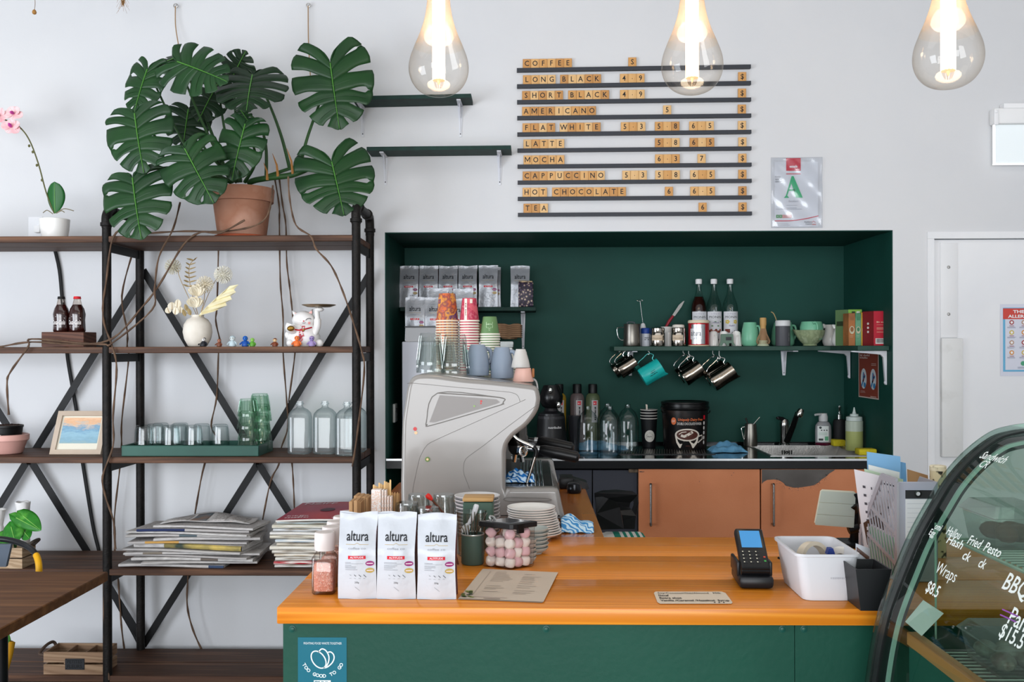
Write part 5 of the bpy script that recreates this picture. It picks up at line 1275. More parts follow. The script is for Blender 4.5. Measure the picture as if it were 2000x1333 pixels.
# shakers with handwritten labels
chs = mt('#b3aca3', .16, 1)
for cx, txt, l in ((1284.5, 'Cinnamon', 'steel shaker with cinnamon label'), (1325, 'Chocolate', 'steel shaker with chocolate label and white lid')):
    Y = 5.31; k = U(Y); B = 678.5
    ps = [('can', chs, [(0, B), (13, B), (13.8, B-2), (13.8, 653), (13, 652), (13.4, 650), (13.4, 644), (12, 642.5), (0, 642.5)])]
    if cx > 1300: ps.append(('lid', mt('#d6d0c6', .5), [(12, 642.3), (11, 637), (7, 636), (0, 636)]))
    t, o = lt('shaker', l, 'shaker', Y, cx, B, ps, group='steel powder shakers')
    f = cyl((o.x, o.y, o.z), 14.1*k); fb = cyl((o.x, o.y, o.z), 14.0*k)
    m = MB().rect(-14*k if cx < 1300 else -15*k, 8*k, 11*k, 21.5*k, fb, 0, 10, 1).text(txt, .0085, f, 1, -3*k, 14*k, w=18*k, shear=.3)
    obj('paper_label', m, [mt('#cbb8a0', .7), mt('#3a2f2a', .6)], t)
t, o = lt('pitcher', 'white pitcher holding a red handled spatula behind the shakers', 'pitcher', 5.46, 1303, 678, [('pitcher_body', CERAM, [(0, 678), (9, 678), (9.5, 660), (10, 645), (13, 640), (12, 640), (9, 646), (0, 650)])])
Y = 5.46; t2 = thing('spatula', 'spatula with dark red handle and steel blade leaning out of the white pitcher', 'spatula', W(1300, 640, Y))
obj('handle', MB().tube([W(1299, 642, Y), W(1307, 628, Y), W(1315, 617, Y)], [.007, .009, .007], 10), mt('#8c2430', .4), t2)
bl = [(1313, 616), (1318, 618), (1331, 600), (1337, 588), (1334, 589), (1326, 596)]
obj('blade', MB().add([W(x, y, Y-.004) for x, y in bl]+[W(x, y, Y+.003) for x, y in bl], [tuple(range(6)), tuple(range(11, 5, -1))]+[(i, 6+i, 6+(i+1) % 6, (i+1) % 6) for i in range(6)]), mt('#8f8d8a', .5, .6), t2)
t, o = lt('cup', 'plain white cup half hidden between the two shakers', 'cup', 5.42, 1306, 678, [('cup_body', CERAM, [(0, 678), (8, 678), (9, 651), (8, 651), (7, 670), (0, 672)])])
# coffee tin
Y = 5.335; k = U(Y); B = 679.5
t, o = lt('coffee_tin', 'red and silver coffee tin with cream lid in front of the dark syrup', 'tin', Y, 1364.5, B, [('tin_body', mt('#b3232c', .3, .3), [(0, B), (20, B), (20.5, B-2), (20.2, 635), (0, 635)]), ('lid', mt('#d8cfb4', .5), [(20.6, 634.8), (20.9, 634), (20.9, 631), (19.5, 629), (0, 628.8)]), ('base_rim', mt('#cfc3a4', .5), [(20.5, B), (20.9, B-.5), (20.9, B-2), (20.4, B-2.4)])])
fb = cyl((o.x, o.y, o.z), 20.6*k); f = cyl((o.x, o.y, o.z), 20.8*k)
m = MB().rect(-18.5*k, 10*k, 4*k, 42*k, fb, 0, 12, 6).rect(-21*k, 3*k, 13*k, 34*k, lambda x, z: cyl((o.x, o.y, o.z), 20.7*k)(x, z), 3, 10, 2).text('altura', 11*k, f, 1, -9*k, 20*k, w=20*k).ribbon([(-18*k, 16.5*k), (-11*k, 16.5*k), (-9*k, 18*k), (-7*k, 16.5*k), (0, 16.5*k)], .6*k, f, 2).text('coffee co', 2.4*k, f, 2, -9*k, 13.5*k, w=14*k)
obj('label', m, [mt('#b0b2b4', .25, .9), INK, GREYINK, mt('#cfd0d3', .3, .4)], t)
# syrup bottles
sg = glass('#f2f6f5', '#b9c8c4', .06, 1.0)
for cx, dark, frt, l in ((1365, 1, 0, 'dark brown syrup bottle with white cap behind the coffee tin'), (1394.5, 0, 1, 'clear syrup bottle with white cap and brown nut label, middle one'), (1426, 0, 2, 'clear syrup bottle with white cap and yellow flower label, right one')):
    Y = 5.46; k = U(Y); B = 678
    P = [(0, B), (14, B), (15, B-2), (15.2, 612), (14.6, 602), (13, 594), (10, 586), (7.2, 578), (5.2, 568), (4.6, 558)]
    o = Vector((W(cx, B, Y).x, Y, zsm+.0006)); t = thing('syrup_bottle', l, 'bottle', o, 'syrup bottles with white caps')
    obj('glass_body', MB().lathe(prof(Y, B, P), 32, c=o), sg, t)
    if dark: obj('syrup', MB().lathe(prof(Y, B, [(0, B-1), (14.3, B-2), (14.4, 612), (13.9, 602), (12.4, 594), (9.4, 586), (8, 582), (0, 582)]), 28, c=o), mt('#2b0f0b', .15), t)
    obj('cap', MB().lathe(prof(Y, B, [(4.8, 557), (6.2, 556.8), (6.4, 549), (5.6, 547.4), (0, 547)]), 24, c=o), WHITE, t)
    fb = cyl((o.x, o.y, o.z), 15.35*k); f = cyl((o.x, o.y, o.z), 15.5*k)
    dx = (0, 0, 2*k)[frt]
    m = MB().rect(-17*k, 17*k, 14*k, 67*k, fb, 0, 14, 6)
    m.text('MONIN', 4.6*k, f, 1, 0, 54*k, w=25*k, bold=.015).text('Le Sirop de', 2.6*k, f, 2, 0, 61.5*k, w=17*k, shear=.3)
    R = random.Random(frt)
    if frt == 1:
        m.scrib(-5*k, 8*k, 44*k, 3*k, f, 2, 8)
        for i in range(8): m.disc(2.6*k, f, (3, 4)[i % 2], 10, 1, c=((-11+3.1*i)*k, (29+2*math.sin(i*2))*k))
        for i in range(5): m.disc(2.4*k, f, 5, 6, 1, ell=.5, c=((-12+6*i)*k, (47-3*(i % 2)-(5 if i in (1, 3) else 0))*k))
    elif frt == 2:
        m.scrib(-5*k, 6*k, 38*k, 3*k, f, 2, 7)
        for cx2 in (-8, 8):
            for i in range(5): m.disc(2.3*k, f, 6, 8, 1, ell=.6, c=((cx2+2.6*math.cos(i*1.257))*k, (47+2.6*math.sin(i*1.257))*k))
        m.rect(-13*k, -3*k, 26*k, 33*k, f, 3, 4, 1).ribbon([(1*k, 26*k), (6*k, 30*k), (13*k, 27*k)], 1.2*k, f, 1)
    obj('label', m, [mt('#cfd0d4', .5), INK, mt('#8a86a0', .5), mt('#6e2f26', .5), mt('#94594a', .5), mt('#4c7a45', .5), mt('#cdb23c', .5)], t)
# little upturned cups and the green stand
for cx, B, l in ((1393.5, 679, 'small white upturned cup right of the coffee tin'), (1414, 679, 'small white upturned cup behind the green stand'), (1438.5, 679, 'small white upturned cup right of the green stand')):
    Y = 5.38; k = U(Y)
    t, o = lt('espresso_cup', l, 'cup', Y, cx, B, [('cup_body', CERAM, [(10, B), (10.2, B-2), (8.4, B-22), (7.2, B-27.5), (5, B-28), (5, B-29), (0, B-29)])], group='small upturned white cups')
    handle(t, o, Y, [(cx+1, B-22), (cx+4.5, B-24), (cx+5.5, B-14), (cx+4, B-4), (cx+1.5, B-5)], .003, CERAM, dy=-10*k)
Y = 5.30; k = U(Y); c = W(1419, 679.5, Y)
t = thing('kitchen_timer', 'dull green angular stand with dark little screen in front of the white cups', 'timer', (c.x, Y, zsm+.0006))
q = lambda x, y: (c.x+(x-1419)*k, zsm+.0008+(679.5-y)*k)
pl = [q(*v) for v in ((1404, 679), (1407, 672), (1408, 657), (1409.5, 656), (1430, 656), (1431.5, 657), (1432, 672), (1436, 679), (1431, 679), (1428.5, 674), (1424, 674), (1422, 679), (1419, 679), (1417, 674), (1412, 674), (1410, 679))]
obj('stand_body', MB().prism(pl, Y-.008, Y+.008), mt('#5b7364', .5), t)
a, b_ = q(1417, 668.5), q(1428, 662)
obj('screen', MB().box(a[0], b_[0], Y-.010, Y-.0082, a[1], b_[1]), BLKG, t)
# mint mugs, bamboo whisk, tin, bowl
mint = mt('#74b595', .3, var='#6cab8b', sc=5)
Y = 5.36; k = U(Y); B = 678
def mug(label, cx, base, hw, h, z0=None, Yy=5.36, right=1, mat=mint, hm=None, up=False):
    k = U(Yy); Bq = base
    P = [(0, Bq), (hw*.78, Bq), (hw*.95, Bq-h*.08), (hw, Bq-h*.3), (hw*.9, Bq-h*.7), (hw*.72, Bq-h), (hw*.66, Bq-h), (hw*.8, Bq-h*.6), (0, Bq-h*.15)]
    t, o = lt('mug', label, 'mug', Yy, cx, Bq, [('mug_body', mat, P)], z0=z0, group='mint green mugs' if mat is mint else None)
    s_ = right
    handle(t, o, Yy, [(cx+s_*hw*.68, Bq-h*.88), (cx+s_*hw*1.05, Bq-h*.86), (cx+s_*hw*1.15, Bq-h*.55), (cx+s_*hw*.95, Bq-h*.3), (cx+s_*hw*.8, Bq-h*.32)], .0058, mat, dy=-8*k)
    return t, o
t, o = mug('mint green mug left of the bamboo whisk', 1465, 678, 17, 46)
t, o = mug('mint green mug behind the grey white lidded tin', 1529, 677, 22.5, 46, Yy=5.44)
t = thing('bamboo_whisk', 'bamboo matcha whisk standing on a pale ceramic holder', 'whisk', (W(1490.5, 679, 5.31).x, 5.31, zsm+.0006)); o = t.location; Y = 5.31; k = U(Y)
obj('holder', MB().lathe(prof(Y, 679, [(0, 679), (11, 679), (11.5, 677.5), (9, 675), (7, 672), (8.5, 668), (7, 668), (0, 672)]), 24, c=o), mt('#b9c2a4', .3), t)
obj('handle', MB().lathe(prof(Y, 679, [(5.4, 645), (5.6, 643), (5.4, 640), (6.4, 638), (6.4, 625), (5.6, 624), (0, 624)]), 20, c=o), mt('#c09a62', .5, var='#ad8650', sc=9), t)
m = MB()
for i in range(28):
    a_ = i*2*PI/28; m.tube([(o.x+r_*k*math.cos(a_), Y+r_*k*math.sin(a_), o.z+(679-y)*k) for r_, y in ((5, 645), (7, 655), (11, 664), (13.2, 670), (11, 675))], .0011, 4)
m.lathe(prof(Y, 679, [(4.6, 645), (5.8, 655), (6.5, 664), (6, 672)]), 16, c=o)
obj('tines', m, mt('#a3805e', .6), t)
t, o = lt('matcha_tin', 'dark grey cylinder tin with white lid in front of a mint mug', 'tin', 5.31, 1529, 677.5, [('tin_body', mt('#4a4b50', .45), [(0, 677.5), (13.6, 677.5), (14, 676.5), (14, 639), (0, 639)]), ('lid', mt('#cfd0d1', .4), [(14.3, 638.8), (14.4, 638), (14.4, 629.5), (13.4, 628), (0, 628)])])
f = cyl((o.x, o.y, o.z), 14.15*U(5.31)); kk = U(5.31)
obj('print', MB().scrib(-.025, .025, 0, .004, lambda x, y: f(9*kk+y, .045+x), 0, 9), mt('#8f9094', .5), t)
t = thing('bamboo_scoop', 'thin bent bamboo scoop leaning behind the white lidded tin', 'scoop', W(1516, 640, 5.37))
obj('scoop', MB().tube(cr([W(1519, 640, 5.37), W(1516, 625, 5.37), W(1511, 613, 5.37), W(1506, 609.5, 5.37)]), .0026, 6), mt('#b39768', .5), t)
o = Vector((W(1582, 676.5, 5.33).x, 5.33, zsm+.0006)); Y = 5.33; k = U(Y); B = 676.5
t = thing('spouted_bowl', 'speckled sage ribbed bowl with spout, an upturned mint mug inside', 'bowl', o)
m = MB(); P = prof(Y, B, [(0, B), (12.5, B), (13.5, B-1.5), (12.5, B-3), (20, B-10), (26.5, B-20), (28.5, B-30.5), (27.3, B-30.5), (25, B-20), (18, B-9), (0, B-5)])
m.lathe(P, 60)
def rib(v):
    x, y, z = v; a_ = math.atan2(y, x); r_ = math.hypot(x, y); h = z/(31*k)
    g = 1-.045*abs(math.cos(a_*7))**6*min(1, max(0, h*2-.2))*(1 if h < .93 else .4)
    sp = max(0, math.cos(a_-PI))**30*max(0, h-.55)*.55
    return (x*(g+sp)+o.x, y*(g+sp*.4)+o.y, z+sp*.018+o.z)
m.v = [rib(v) for v in m.v]
obj('bowl_body', m, mt('#8d9a78', .35, var=('#7f8c6b', '#9aa686'), sc=40), t)
t, o = lt('mug', 'mint green mug upturned inside the ribbed bowl', 'mug', 5.33, 1585, 660, [('mug_body', mint, [(20, 664), (22, 655), (22, 640), (20, 632), (19, 629.5), (17, 629.5), (16, 630.5), (0, 630.5)])], z0=zsm+16.5*k, group='mint green mugs')
handle(t, o, Y, [(1588, 632), (1592, 630), (1596, 634), (1597, 644)], .006, mint, dy=-.062)
for cx, Yy, B, l in ((1622, 5.42, 675.5, 'white ceramic cream jug, the rear one beside the bowl'), (1641, 5.33, 676.5, 'white ceramic cream jug with handle towards the tea boxes, the front one')):
    k = U(Yy)
    t, o = lt('cream_jug', l, 'jug', Yy, cx, B, [('jug_body', CERAM, [(0, B), (12, B), (13.5, B-1.5), (16, B-9), (15, B-19), (11, B-29), (10.5, B-33), (12.5, B-41), (11.5, B-41), (9.5, B-33), (0, B-30)])], group='white cream jugs')
    handle(t, o, Yy, [(cx+9, B-39), (cx+13, B-36), (cx+12, B-25), (cx+7, B-14), (cx+8, B-8)], .005, CERAM, dy=-10*k)
    obj('spout', MB().tube([W(cx-10, B-36, Yy), W(cx-13, B-40, Yy), W(cx-15, B-42, Yy)], [.012, .008, .004], 8), CERAM, t)
# tea boxes
def carton(label, cs, cf, px0, pxm, px1, top, Yn, band=None, txt=None):
    """carton whose near corner is at pixel pxm: narrow side px0..pxm turned away, face pxm..px1"""
    k = U(Yn); xm = W(pxm, 676, Yn); ang = math.radians(8)
    wF = (px1-pxm)*k; zt_ = W(pxm, top, Yn).z; Lr = .08
    t = thing('tea_box', label, 'tea box', (xm.x, Yn, zsm+.0006), 'cartons of tea on the side shelf')
    h = zt_-t.location.z
    w = max(wF, .004); wl = (pxm-px0)*k
    # plan: corner at origin, face to +x, side runs back and to the left
    A = (0, 0); Bq = (w, 0); Cq = (w-wl*.95, .085); D = (-wl*.95, .085)
    m = MB().add([(x, y, z) for z in (0, h) for x, y in (A, Bq, Cq, D)], [(0, 1, 5, 4), (1, 2, 6, 5), (2, 3, 7, 6), (4, 5, 6, 7), (0, 3, 2, 1)], 0).add([(0, 0, 0), (0, 0, h), (-wl*.95, .085, h), (-wl*.95, .085, 0)], [(0, 1, 2, 3)], 1)
    obj('carton', m, [cf, cs], t, world=False)
    sf = lambda u, v: (-wl*.95*u-.0006, .085*u-.0008, h*v)
    ff = lambda u, v: (w*u, -.0009, h*v)
    return t, sf, ff, w, h
green1, green2 = mt('#5f7d4f', .5, var='#7a9a55', sc=9), mt('#7dac45', .5)
tanp = mt('#b9b49a', .5); dk = mt('#2d3a26', .5)
t, sf, ff, w, h = carton('tall green tea box at the back with dark band', mt('#5c7a52', .5), green2, 1641, 1657, 1683, 605, 5.12)
obj('print', MB().rect(.1, .9, .55, .68, sf, 0, 2, 1).rect(.25, .5, .85, .95, ff, 0, 1, 1).rect(.6, .85, .85, .95, ff, 1, 1, 1), [dk, mt('#cfd6cf', .5)], t, world=False)
for cs, p0, p1, tp, l in (('#8a5a35', 1657.5, 1670.5, 612, 'brown tea box with pale oval label'), ('#3f7a58', 1670.8, 1682, 612, 'mid green slim tea box with pale oval label'), ('#b98d2e', 1682.3, 1695, 611, 'mustard yellow tea box with oval label')):
    Yn = 5.02; k = U(Yn); c = W((p0+p1)/2, 677, Yn); w = (p1-p0)*k; h = W(p0, tp, Yn).z-zsm-.0006
    t = thing('tea_box', l, 'tea box', (c.x, Yn, zsm+.0006), 'cartons of tea on the side shelf')
    obj('carton', MB().box(-w/2+.0004, w/2-.0004, 0, .09, 0, h, bev=.001, seg=1), mt(cs, .45, var={'#8a5a35': '#b5703a', '#3f7a58': '#79ab8c', '#b98d2e': '#d3ae4a'}[cs], sc=9), t, world=False)
    f = lambda x, z: (x, -.0008, z)
    obj('print', MB().disc(w*.38, f, 0, 14, 1, ell=1.6, c=(0, h*.48)).disc(w*.25, lambda x, z: (x, -.0012, z), 1, 12, 1, ell=1.5, c=(0, h*.5)).rect(-w*.3, w*.3, h*.78, h*.9, f, 1, 1, 1).lines(-w*.3, w*.3, [h*.3, h*.26], f, 0, .001), [tanp, mt(cs, .5)], t, world=False)
t, sf, ff, w, h = carton('crimson tea box with barcode, nearest the right wall', mt('#7d1c24', .45), mt('#b32033', .35), 1695.5, 1706.5, 1734, 608, 4.93)
m = MB().scrib(w*.2, w*.8, h*.66, .0075, lambda x, y: (x, -.001, y), 0, 8).lines(w*.2, w*.8, [h*.60, h*.52, h*.50, h*.48, h*.46, h*.40, h*.38], lambda x, y: (x, -.001, y), 0, .0009, .2)
m.rect(w*.12, w*.8, h*.05, h*.21, lambda x, y: (x, -.001, y), 1, 1, 1)
R = random.Random(2); x = w*.17
while x < w*.74:
    b_ = R.choice((.0006, .001, .0015)); m.rect(x, x+b_, h*.08, h*.2, lambda x, y: (x, -.0014, y), 2, 1, 1); x += b_+R.choice((.0007, .0011))
for i in range(3): m.disc(.09, lambda u, v: sf(u, v), 1, 10, 1, ell=.4, c=(.5, .4+.12*i))
obj('print', m, [mt('#d9b49a', .5), mt('#d8d3d0', .5), INK], t, world=False)
# poster of hand washing on the right wall of the recess
Y0_, Y1_ = 5.29, 4.985
z1, z0 = 1.5+(HOR-690)*U(5.1), 1.5+(HOR-780)*U(5.1)
XW = xr-.003
pf = lambda x, y: (XW-.0012, Y0_-(Y0_-Y1_)*x, z0+(z1-z0)*y)
pf2 = lambda x, y: (XW-.0020, Y0_-(Y0_-Y1_)*x, z0+(z1-z0)*y)
pf3 = lambda x, y: (XW-.0028, Y0_-(Y0_-Y1_)*x, z0+(z1-z0)*y)
m = MB().rect(0, 1, 0, 1, pf, 0, 1, 1).rect(.03, .97, .025, .975, lambda x, y: (XW-.0016, pf(x, y)[1], pf(x, y)[2]), 1, 1, 1)
m.scrib(.08, .58, .91, .045, pf2, 0, 11).scrib(.08, .48, .86, .035, pf2, 0, 9).lines(.65, .92, [.75, .72], pf2, 0, .008).lines(.1, .4, [.14, .11], pf2, 0, .006).lines(.6, .92, [.04], pf2, 0, .012)
for cx in (.27, .74):
    m.disc(.15, pf2, 2, 20, 1, ell=1.5, c=(cx, .42))
    for i in range(3): m.ribbon([(cx-.1+.06*i, .25+.1*i), (cx-.02+.04*i, .36+.05*i), (cx+.0+.04*i, .56-.03*i)], .05, pf3, (3, 4, 3)[i])
    m.disc(.06, pf3, 3, 10, 1, c=(cx+.06, .28))
tag(obj('poster', m, [mt('#c9b8b0', .5), mt('#84392b', .5), mt('#c5cdd2', .5), mt('#3f7fae', .5), mt('#b06a78', .5)], loc=(XW, (Y0_+Y1_)/2, z0)), 'rust red poster with two oval hand pictures on the right recess wall', 'poster')
# ------------------------------------------------------------------ steel jugs hanging under the shelf
dks = mt('#8f877d', .16, 1, var='#7c746a', sc=4)
teal = mt('#1ea7a2', .3)
def hang_jug(label, bx, by, mx, my, dia, Y, mat, txt=None):
    k = U(Y); A, B = W(bx, by, Y), W(mx, my, Y); L = (B-A).length; r = dia/2*k
    ang = math.atan2(B.x-A.x, B.z-A.z)
    t = thing('milk_jug', label, 'jug', A, 'milk jugs hanging under the shelf')
    t.rotation_euler = (0, ang, 0)
    m = MB().lathe([(0, 0), (r*.93, 0), (r, L*.06), (r*.99, L*.5), (r*.98, L), (r*.95, L), (r*.96, L*.5), (0, L*.05)], 36)
    m.v = [((x+(.35*r*max(0, z/L-.6) if x > r*.75 else 0)), y*(1 if x < r*.75 else .8), z+(.08*L if (x > r*.8 and z > .9*L) else 0)) for x, y, z in m.v]
    obj('jug_body', m, mat, t, world=False)
    obj('handle', MB().tube(cr([(-r*.97, 0, L*.14), (-r*1.35, 0, L*.10), (-r*1.62, 0, L*.26), (-r*1.72, 0, L*.5), (-r*1.85, 0, L*.82), (-r*1.45, 0, L*.98), (-r*1.2, 0, L*.86), (-r*.97, 0, L*.86)], 5), .0022, 7), CHROME if mat is not teal else mt('#4fb0ae', .25, .5), t, world=False)
    if txt:
        f = lambda x, z: (r*math.sin(x/r+.25)*1.005, -r*math.cos(x/r+.25)*1.005, z)
        obj('print', MB().scrib(-.025, .025, 0, .0055, lambda x, y: f(y-.004, L*.52-x), 0, 8).scrib(-.015, .017, 0, .005, lambda x, y: f(y-.014, L*.52-x), 0, 5).scrib(-.015, .012, 0, .003, lambda x, y: f(y-.021, L*.52-x), 0, 7), INK, t, world=False)
    top = A + Matrix.Rotation(ang, 3, 'Y') @ Vector((-r*1.85, 0, L*.82))
    h = thing('cup_hook', 'small white cup hook under shelf carrying ' + label.split(',')[0].replace('steel milk jug', 'a steel jug'), 'hook', (top.x, Y, zsm-.024), 'cup hooks under the shelf')
    obj('hook', MB().tube(cr([(top.x, Y, zsm-.0245), (top.x, Y, top.z+.012), (top.x+.006, Y, top.z+.006), (top.x+.003, Y, top.z-.005), (top.x-.004, Y, top.z-.003)], 4), .0018, 6), mt('#d5d5d2', .4), h)
hang_jug('steel milk jug hanging at far left, the front one', 1209, 727, 1241, 706, 31, 5.31, dks)
hang_jug('steel milk jug hanging at far left, hidden behind the front one', 1199, 727, 1231, 706, 31, 5.42, dks)
hang_jug('turquoise milk jug with black print, hanging second from left', 1254, 739, 1291, 716, 37, 5.30, teal, 1)
hang_jug('steel milk jug hanging third from left, the front one', 1335, 741, 1369, 717, 33, 5.31, dks)
hang_jug('steel milk jug hanging third from left, behind the front one', 1326, 737, 1358, 714, 33, 5.42, dks)
hang_jug('steel milk jug hanging at far right, largest of them', 1390, 750, 1431, 722, 36, 5.30, dks)
hang_jug('steel milk jug hanging behind the far right one', 1378, 742, 1416, 717, 33, 5.42, dks)
# ------------------------------------------------------------------ things on the bench
def lb(name, label, cat, Y, cx, parts, n=28, group=None, base=None):
    base = base or HOR+(1.5-ZB)/U(Y)
    return lt(name, label, cat, Y, cx, base, [(a_, b_, [(h, y if y is not None else base) for h, y in c_]) for a_, b_, c_ in parts], z0=ZB, n=n, group=group)
bl1 = mt('#131315', .4); 
Y = 5.02; B = HOR+(1.5-ZB)/U(Y)
t, o = lb('blender', 'black bullet blender base with its jar on top, behind the coffee machine spout', 'blender', Y, 1077, [('motor_base', bl1, [(0, None), (31, None), (32, B-3), (29, 850), (27, 820), (26, 812), (0, 812)]), ('coupling', mt('#1b1b1e', .3), [(25, 811.8), (25, 808), (20, 806), (14, 803), (12, 798), (0, 798)]), ('cup', mt('#0e0e10', .25), [(12, 798), (18, 794), (22, 786), (23, 775), (20, 765), (17, 758), (15, 753), (0, 752)])])
f = cyl((o.x, o.y, o.z), 29.3*U(Y)); obj('print', MB().text('nutribullet', 4.6*U(Y), f, 0, 7*U(Y), (B-836)*U(Y), w=27*U(Y), bold=.01), mt('#c9c9c9', .5), t)
m = MB()
for i in range(14):
    a_ = -PI*.9+i*PI*.8/13; m.box(-2.6*U(Y), 2.6*U(Y), -.003, .003, 0, 5*U(Y), T=Matrix.Translation((o.x+25.5*U(Y)*math.cos(a_), o.y+25.5*U(Y)*math.sin(a_), o.z+(B-818)*U(Y))) @ Matrix.Rotation(a_+PI/2, 4, 'Z'))
obj('vent_ring', m, mt('#2a2a2d', .3), t)
for cx, cy in ((1075, 763), (1091, 791)): 
    c = W(cx, cy, Y-.05); obj('chrome_cap', MB().ball(c, .012, .012, .018, 12), CHROME, t)
t, o = lb('blender_cup', 'dark translucent blender cup standing right of the black blender', 'cup', 5.16, 1122, [('cup_body', mt('#2a2b30', .2), [(0, None), (9, None), (10, 858), (13, 815), (13, 812), (0, 812)])])
# dressing and sauce bottles with black caps
for cx, colr, l in ((1092, '#8d7224', 'mustard yellow powder bottle with black cap, left of the three'), (1127.5, '#5c5151', 'grey pink powder bottle with black cap, middle of the three'), (1158, '#4f5a40', 'olive green powder bottle with black cap, right of the three')):
    Y = 5.40; k = U(Y); B = HOR+(1.5-ZB)/k
    t, o = lb('powder_bottle', l, 'bottle', Y, cx, [('bottle_body', mt(colr, .25, var=None), [(0, None), (13, None), (14, B-3), (14, 779), (12.5, 773), (8.5, 769), (0, 769)]), ('cap', mt('#0e0f11', .35), [(8.6, 768.8), (8.8, 753), (7.8, 751), (0, 751)])], group='powder bottles with black caps')
    f = cyl((o.x, o.y, o.z), 14.2*k); f2 = cyl((o.x, o.y, o.z), 14.35*k); z = lambda y: (B-y)*k
    obj('label', MB().rect(-3*k, 10*k, z(825), z(782), f, 0, 6, 2).rect(0, 7*k, z(791), z(784), f2, 1, 4, 1).scrib(1*k, 6*k, z(789), 2.2*k, cyl((o.x, o.y, o.z), 14.5*k), 2, 4).scrib(-13*k, 13*k, 0, 3*k, lambda x, y: f2(y+2.5*k, z(808)-x), 3, 8), [mt('#a9a7a8', .5), RED, mt('#e3d9da', .5), INK], t)
# empty clear bottles
eb = glass('#f6f9f9', '#b3c2c3', .06, 1.1)
for cx, Y, l in ((1148.5, 4.97, 'empty clear glass bottle, left one on the bench'), (1191.5, 4.97, 'empty clear glass bottle, middle one on the bench'), (1226.5, 5.06, 'empty clear glass bottle, right one on the bench'), (1187, 5.10, 'empty clear glass bottle peeping out behind the middle one')):
    k = U(Y); B = HOR+(1.5-ZB)/k; s = B-95
    t, o = lb('glass_bottle', l, 'bottle', Y, cx, [('glass_body', eb, [(0, None), (20, None), (21, B-3), (21, s+35), (19.5, s+25), (14, s+14), (7, s+8), (5.4, s+5), (5.2, s+1), (6.2, s), (4.8, s), (4.6, s+6)])], group='empty clear bottles on the bench')
# stack of black paper cups with a spoon
blkcup = mt('#121316', .5)
Y = 5.38; k = U(Y); B = HOR+(1.5-ZB)/k
for i in range(4):
    o = Vector((W(1267.5, B, Y).x, Y, ZB+.0006+.0155*i*1.0))
    t = thing('paper_cup', 'black paper cup, %s of the stack beside the chocolate bucket' % ('bottom one with round white badge' if i == 0 else ORD[i]+' up, rim showing' if i < 3 else 'top one holding a spoon'), 'paper cup', o, 'black paper cups on the bench')
    h = 56*k; r0, r1 = 12.5*k, 16.2*k
    obj('cup_wall', MB().lathe([(0, .004), (r0-.001, .003), (r0, 0), (r1, h), (r1-.001, h), (r0, .006), (0, .005)], 28, c=o), blkcup, t)
    obj('rim', MB().lathe([(r1-.001, h-.004), (r1+.002, h-.002), (r1+.002, h+.001), (r1-.001, h+.001)], 28, c=o), mt('#ded9d2', .5), t)
    if i == 0:
        rr = lambda z: r0+(r1-r0)*z/h
        f = lambda x, z, e=.0008: (o.x+(rr(z)+e)*math.sin(x/rr(z)), o.y-(rr(z)+e)*math.cos(x/rr(z)), o.z+z)
        m = MB().disc(10*k, f, 0, 20, 2, ell=1.15, c=(0, 22*k)); g = lambda x, z: f(x, z, .0016)
        m.ribbon([(-6*k, 24*k), (0, 29*k), (6*k, 24*k), (6*k, 17*k), (-6*k, 17*k), (-6*k, 24*k)], .5*k, g, 1).scrib(-4.5*k, 4.5*k, 20*k, 2.4*k, g, 1, 6)
        obj('badge', m, [mt('#cfcac2', .6), mt('#6b6761', .6)], t)
t = thing('spoon', 'steel spoon handle sticking up out of the black paper cups', 'spoon', W(1264, 815, Y)); 
m = MB().add([W(x, y, Y-.001) for x, y in ((1263.5, 830), (1266, 830), (1264.5, 791), (1261, 790))], [(0, 1, 2, 3)])
obj('handle', m, mt('#8a8178', .3, .9), t, solid=.0015)
# chocolate powder bucket
Y = 5.28; k = U(Y); B = HOR+(1.5-ZB)/k
t, o = lb('chocolate_bucket', 'big black bucket of chocolate powder with picture of a cup of hot chocolate', 'bucket', Y, 1338, [('bucket_body', mt('#131011', .35, var=('#0c0b0c', '#2b201c'), sc=9), [(0, None), (40, None), (41, B-2), (44.5, 801), (0, 801)]), ('lid', mt('#0a0a0b', .3), [(46, 800.5), (47, 799), (47, 795), (45.5, 794.5), (45.5, 789), (46.5, 788), (46, 785.5), (42, 784.5), (40, 786), (0, 786)])], n=48)
rr = lambda z: (41+3.5*z/(73*k))*k
f = lambda x, z, e=.0008: (o.x+(rr(z)+e)*math.sin(x/rr(z)), o.y-(rr(z)+e)*math.cos(x/rr(z)), o.z+z)
zq = lambda y: (B-y)*k; xq = lambda x: (x-1338)*k
m = MB().text('Uniquely Dairy Free', 5*k, f, 0, xq(1343), zq(820), w=50*k, shear=.25, bold=.02).text('DOUBLE CHOCOLATE POWDER', 5*k, f, 1, xq(1341), zq(828), w=49*k, bold=.04)
m.disc(5.5*k, f, 0, 16, 1, ell=1.3, c=(xq(1309), zq(821))).text('DF', 4*k, lambda x, z: f(x, z, .0016), 1, xq(1309), zq(823))
g = lambda x, z: f(x, z, .0014); g2 = lambda x, z: f(x, z, .002); g3 = lambda x, z: f(x, z, .0026)
cup = [(1312, 848), (1315, 862), (1321, 872), (1348, 872), (1356, 862), (1359, 847)]
m.add([g(xq(x), zq(y)) for x, y in cup]+[g(xq(1336), zq(850))], [(6, i, i+1) for i in range(5)]+[(6, 5, 0)], 2)
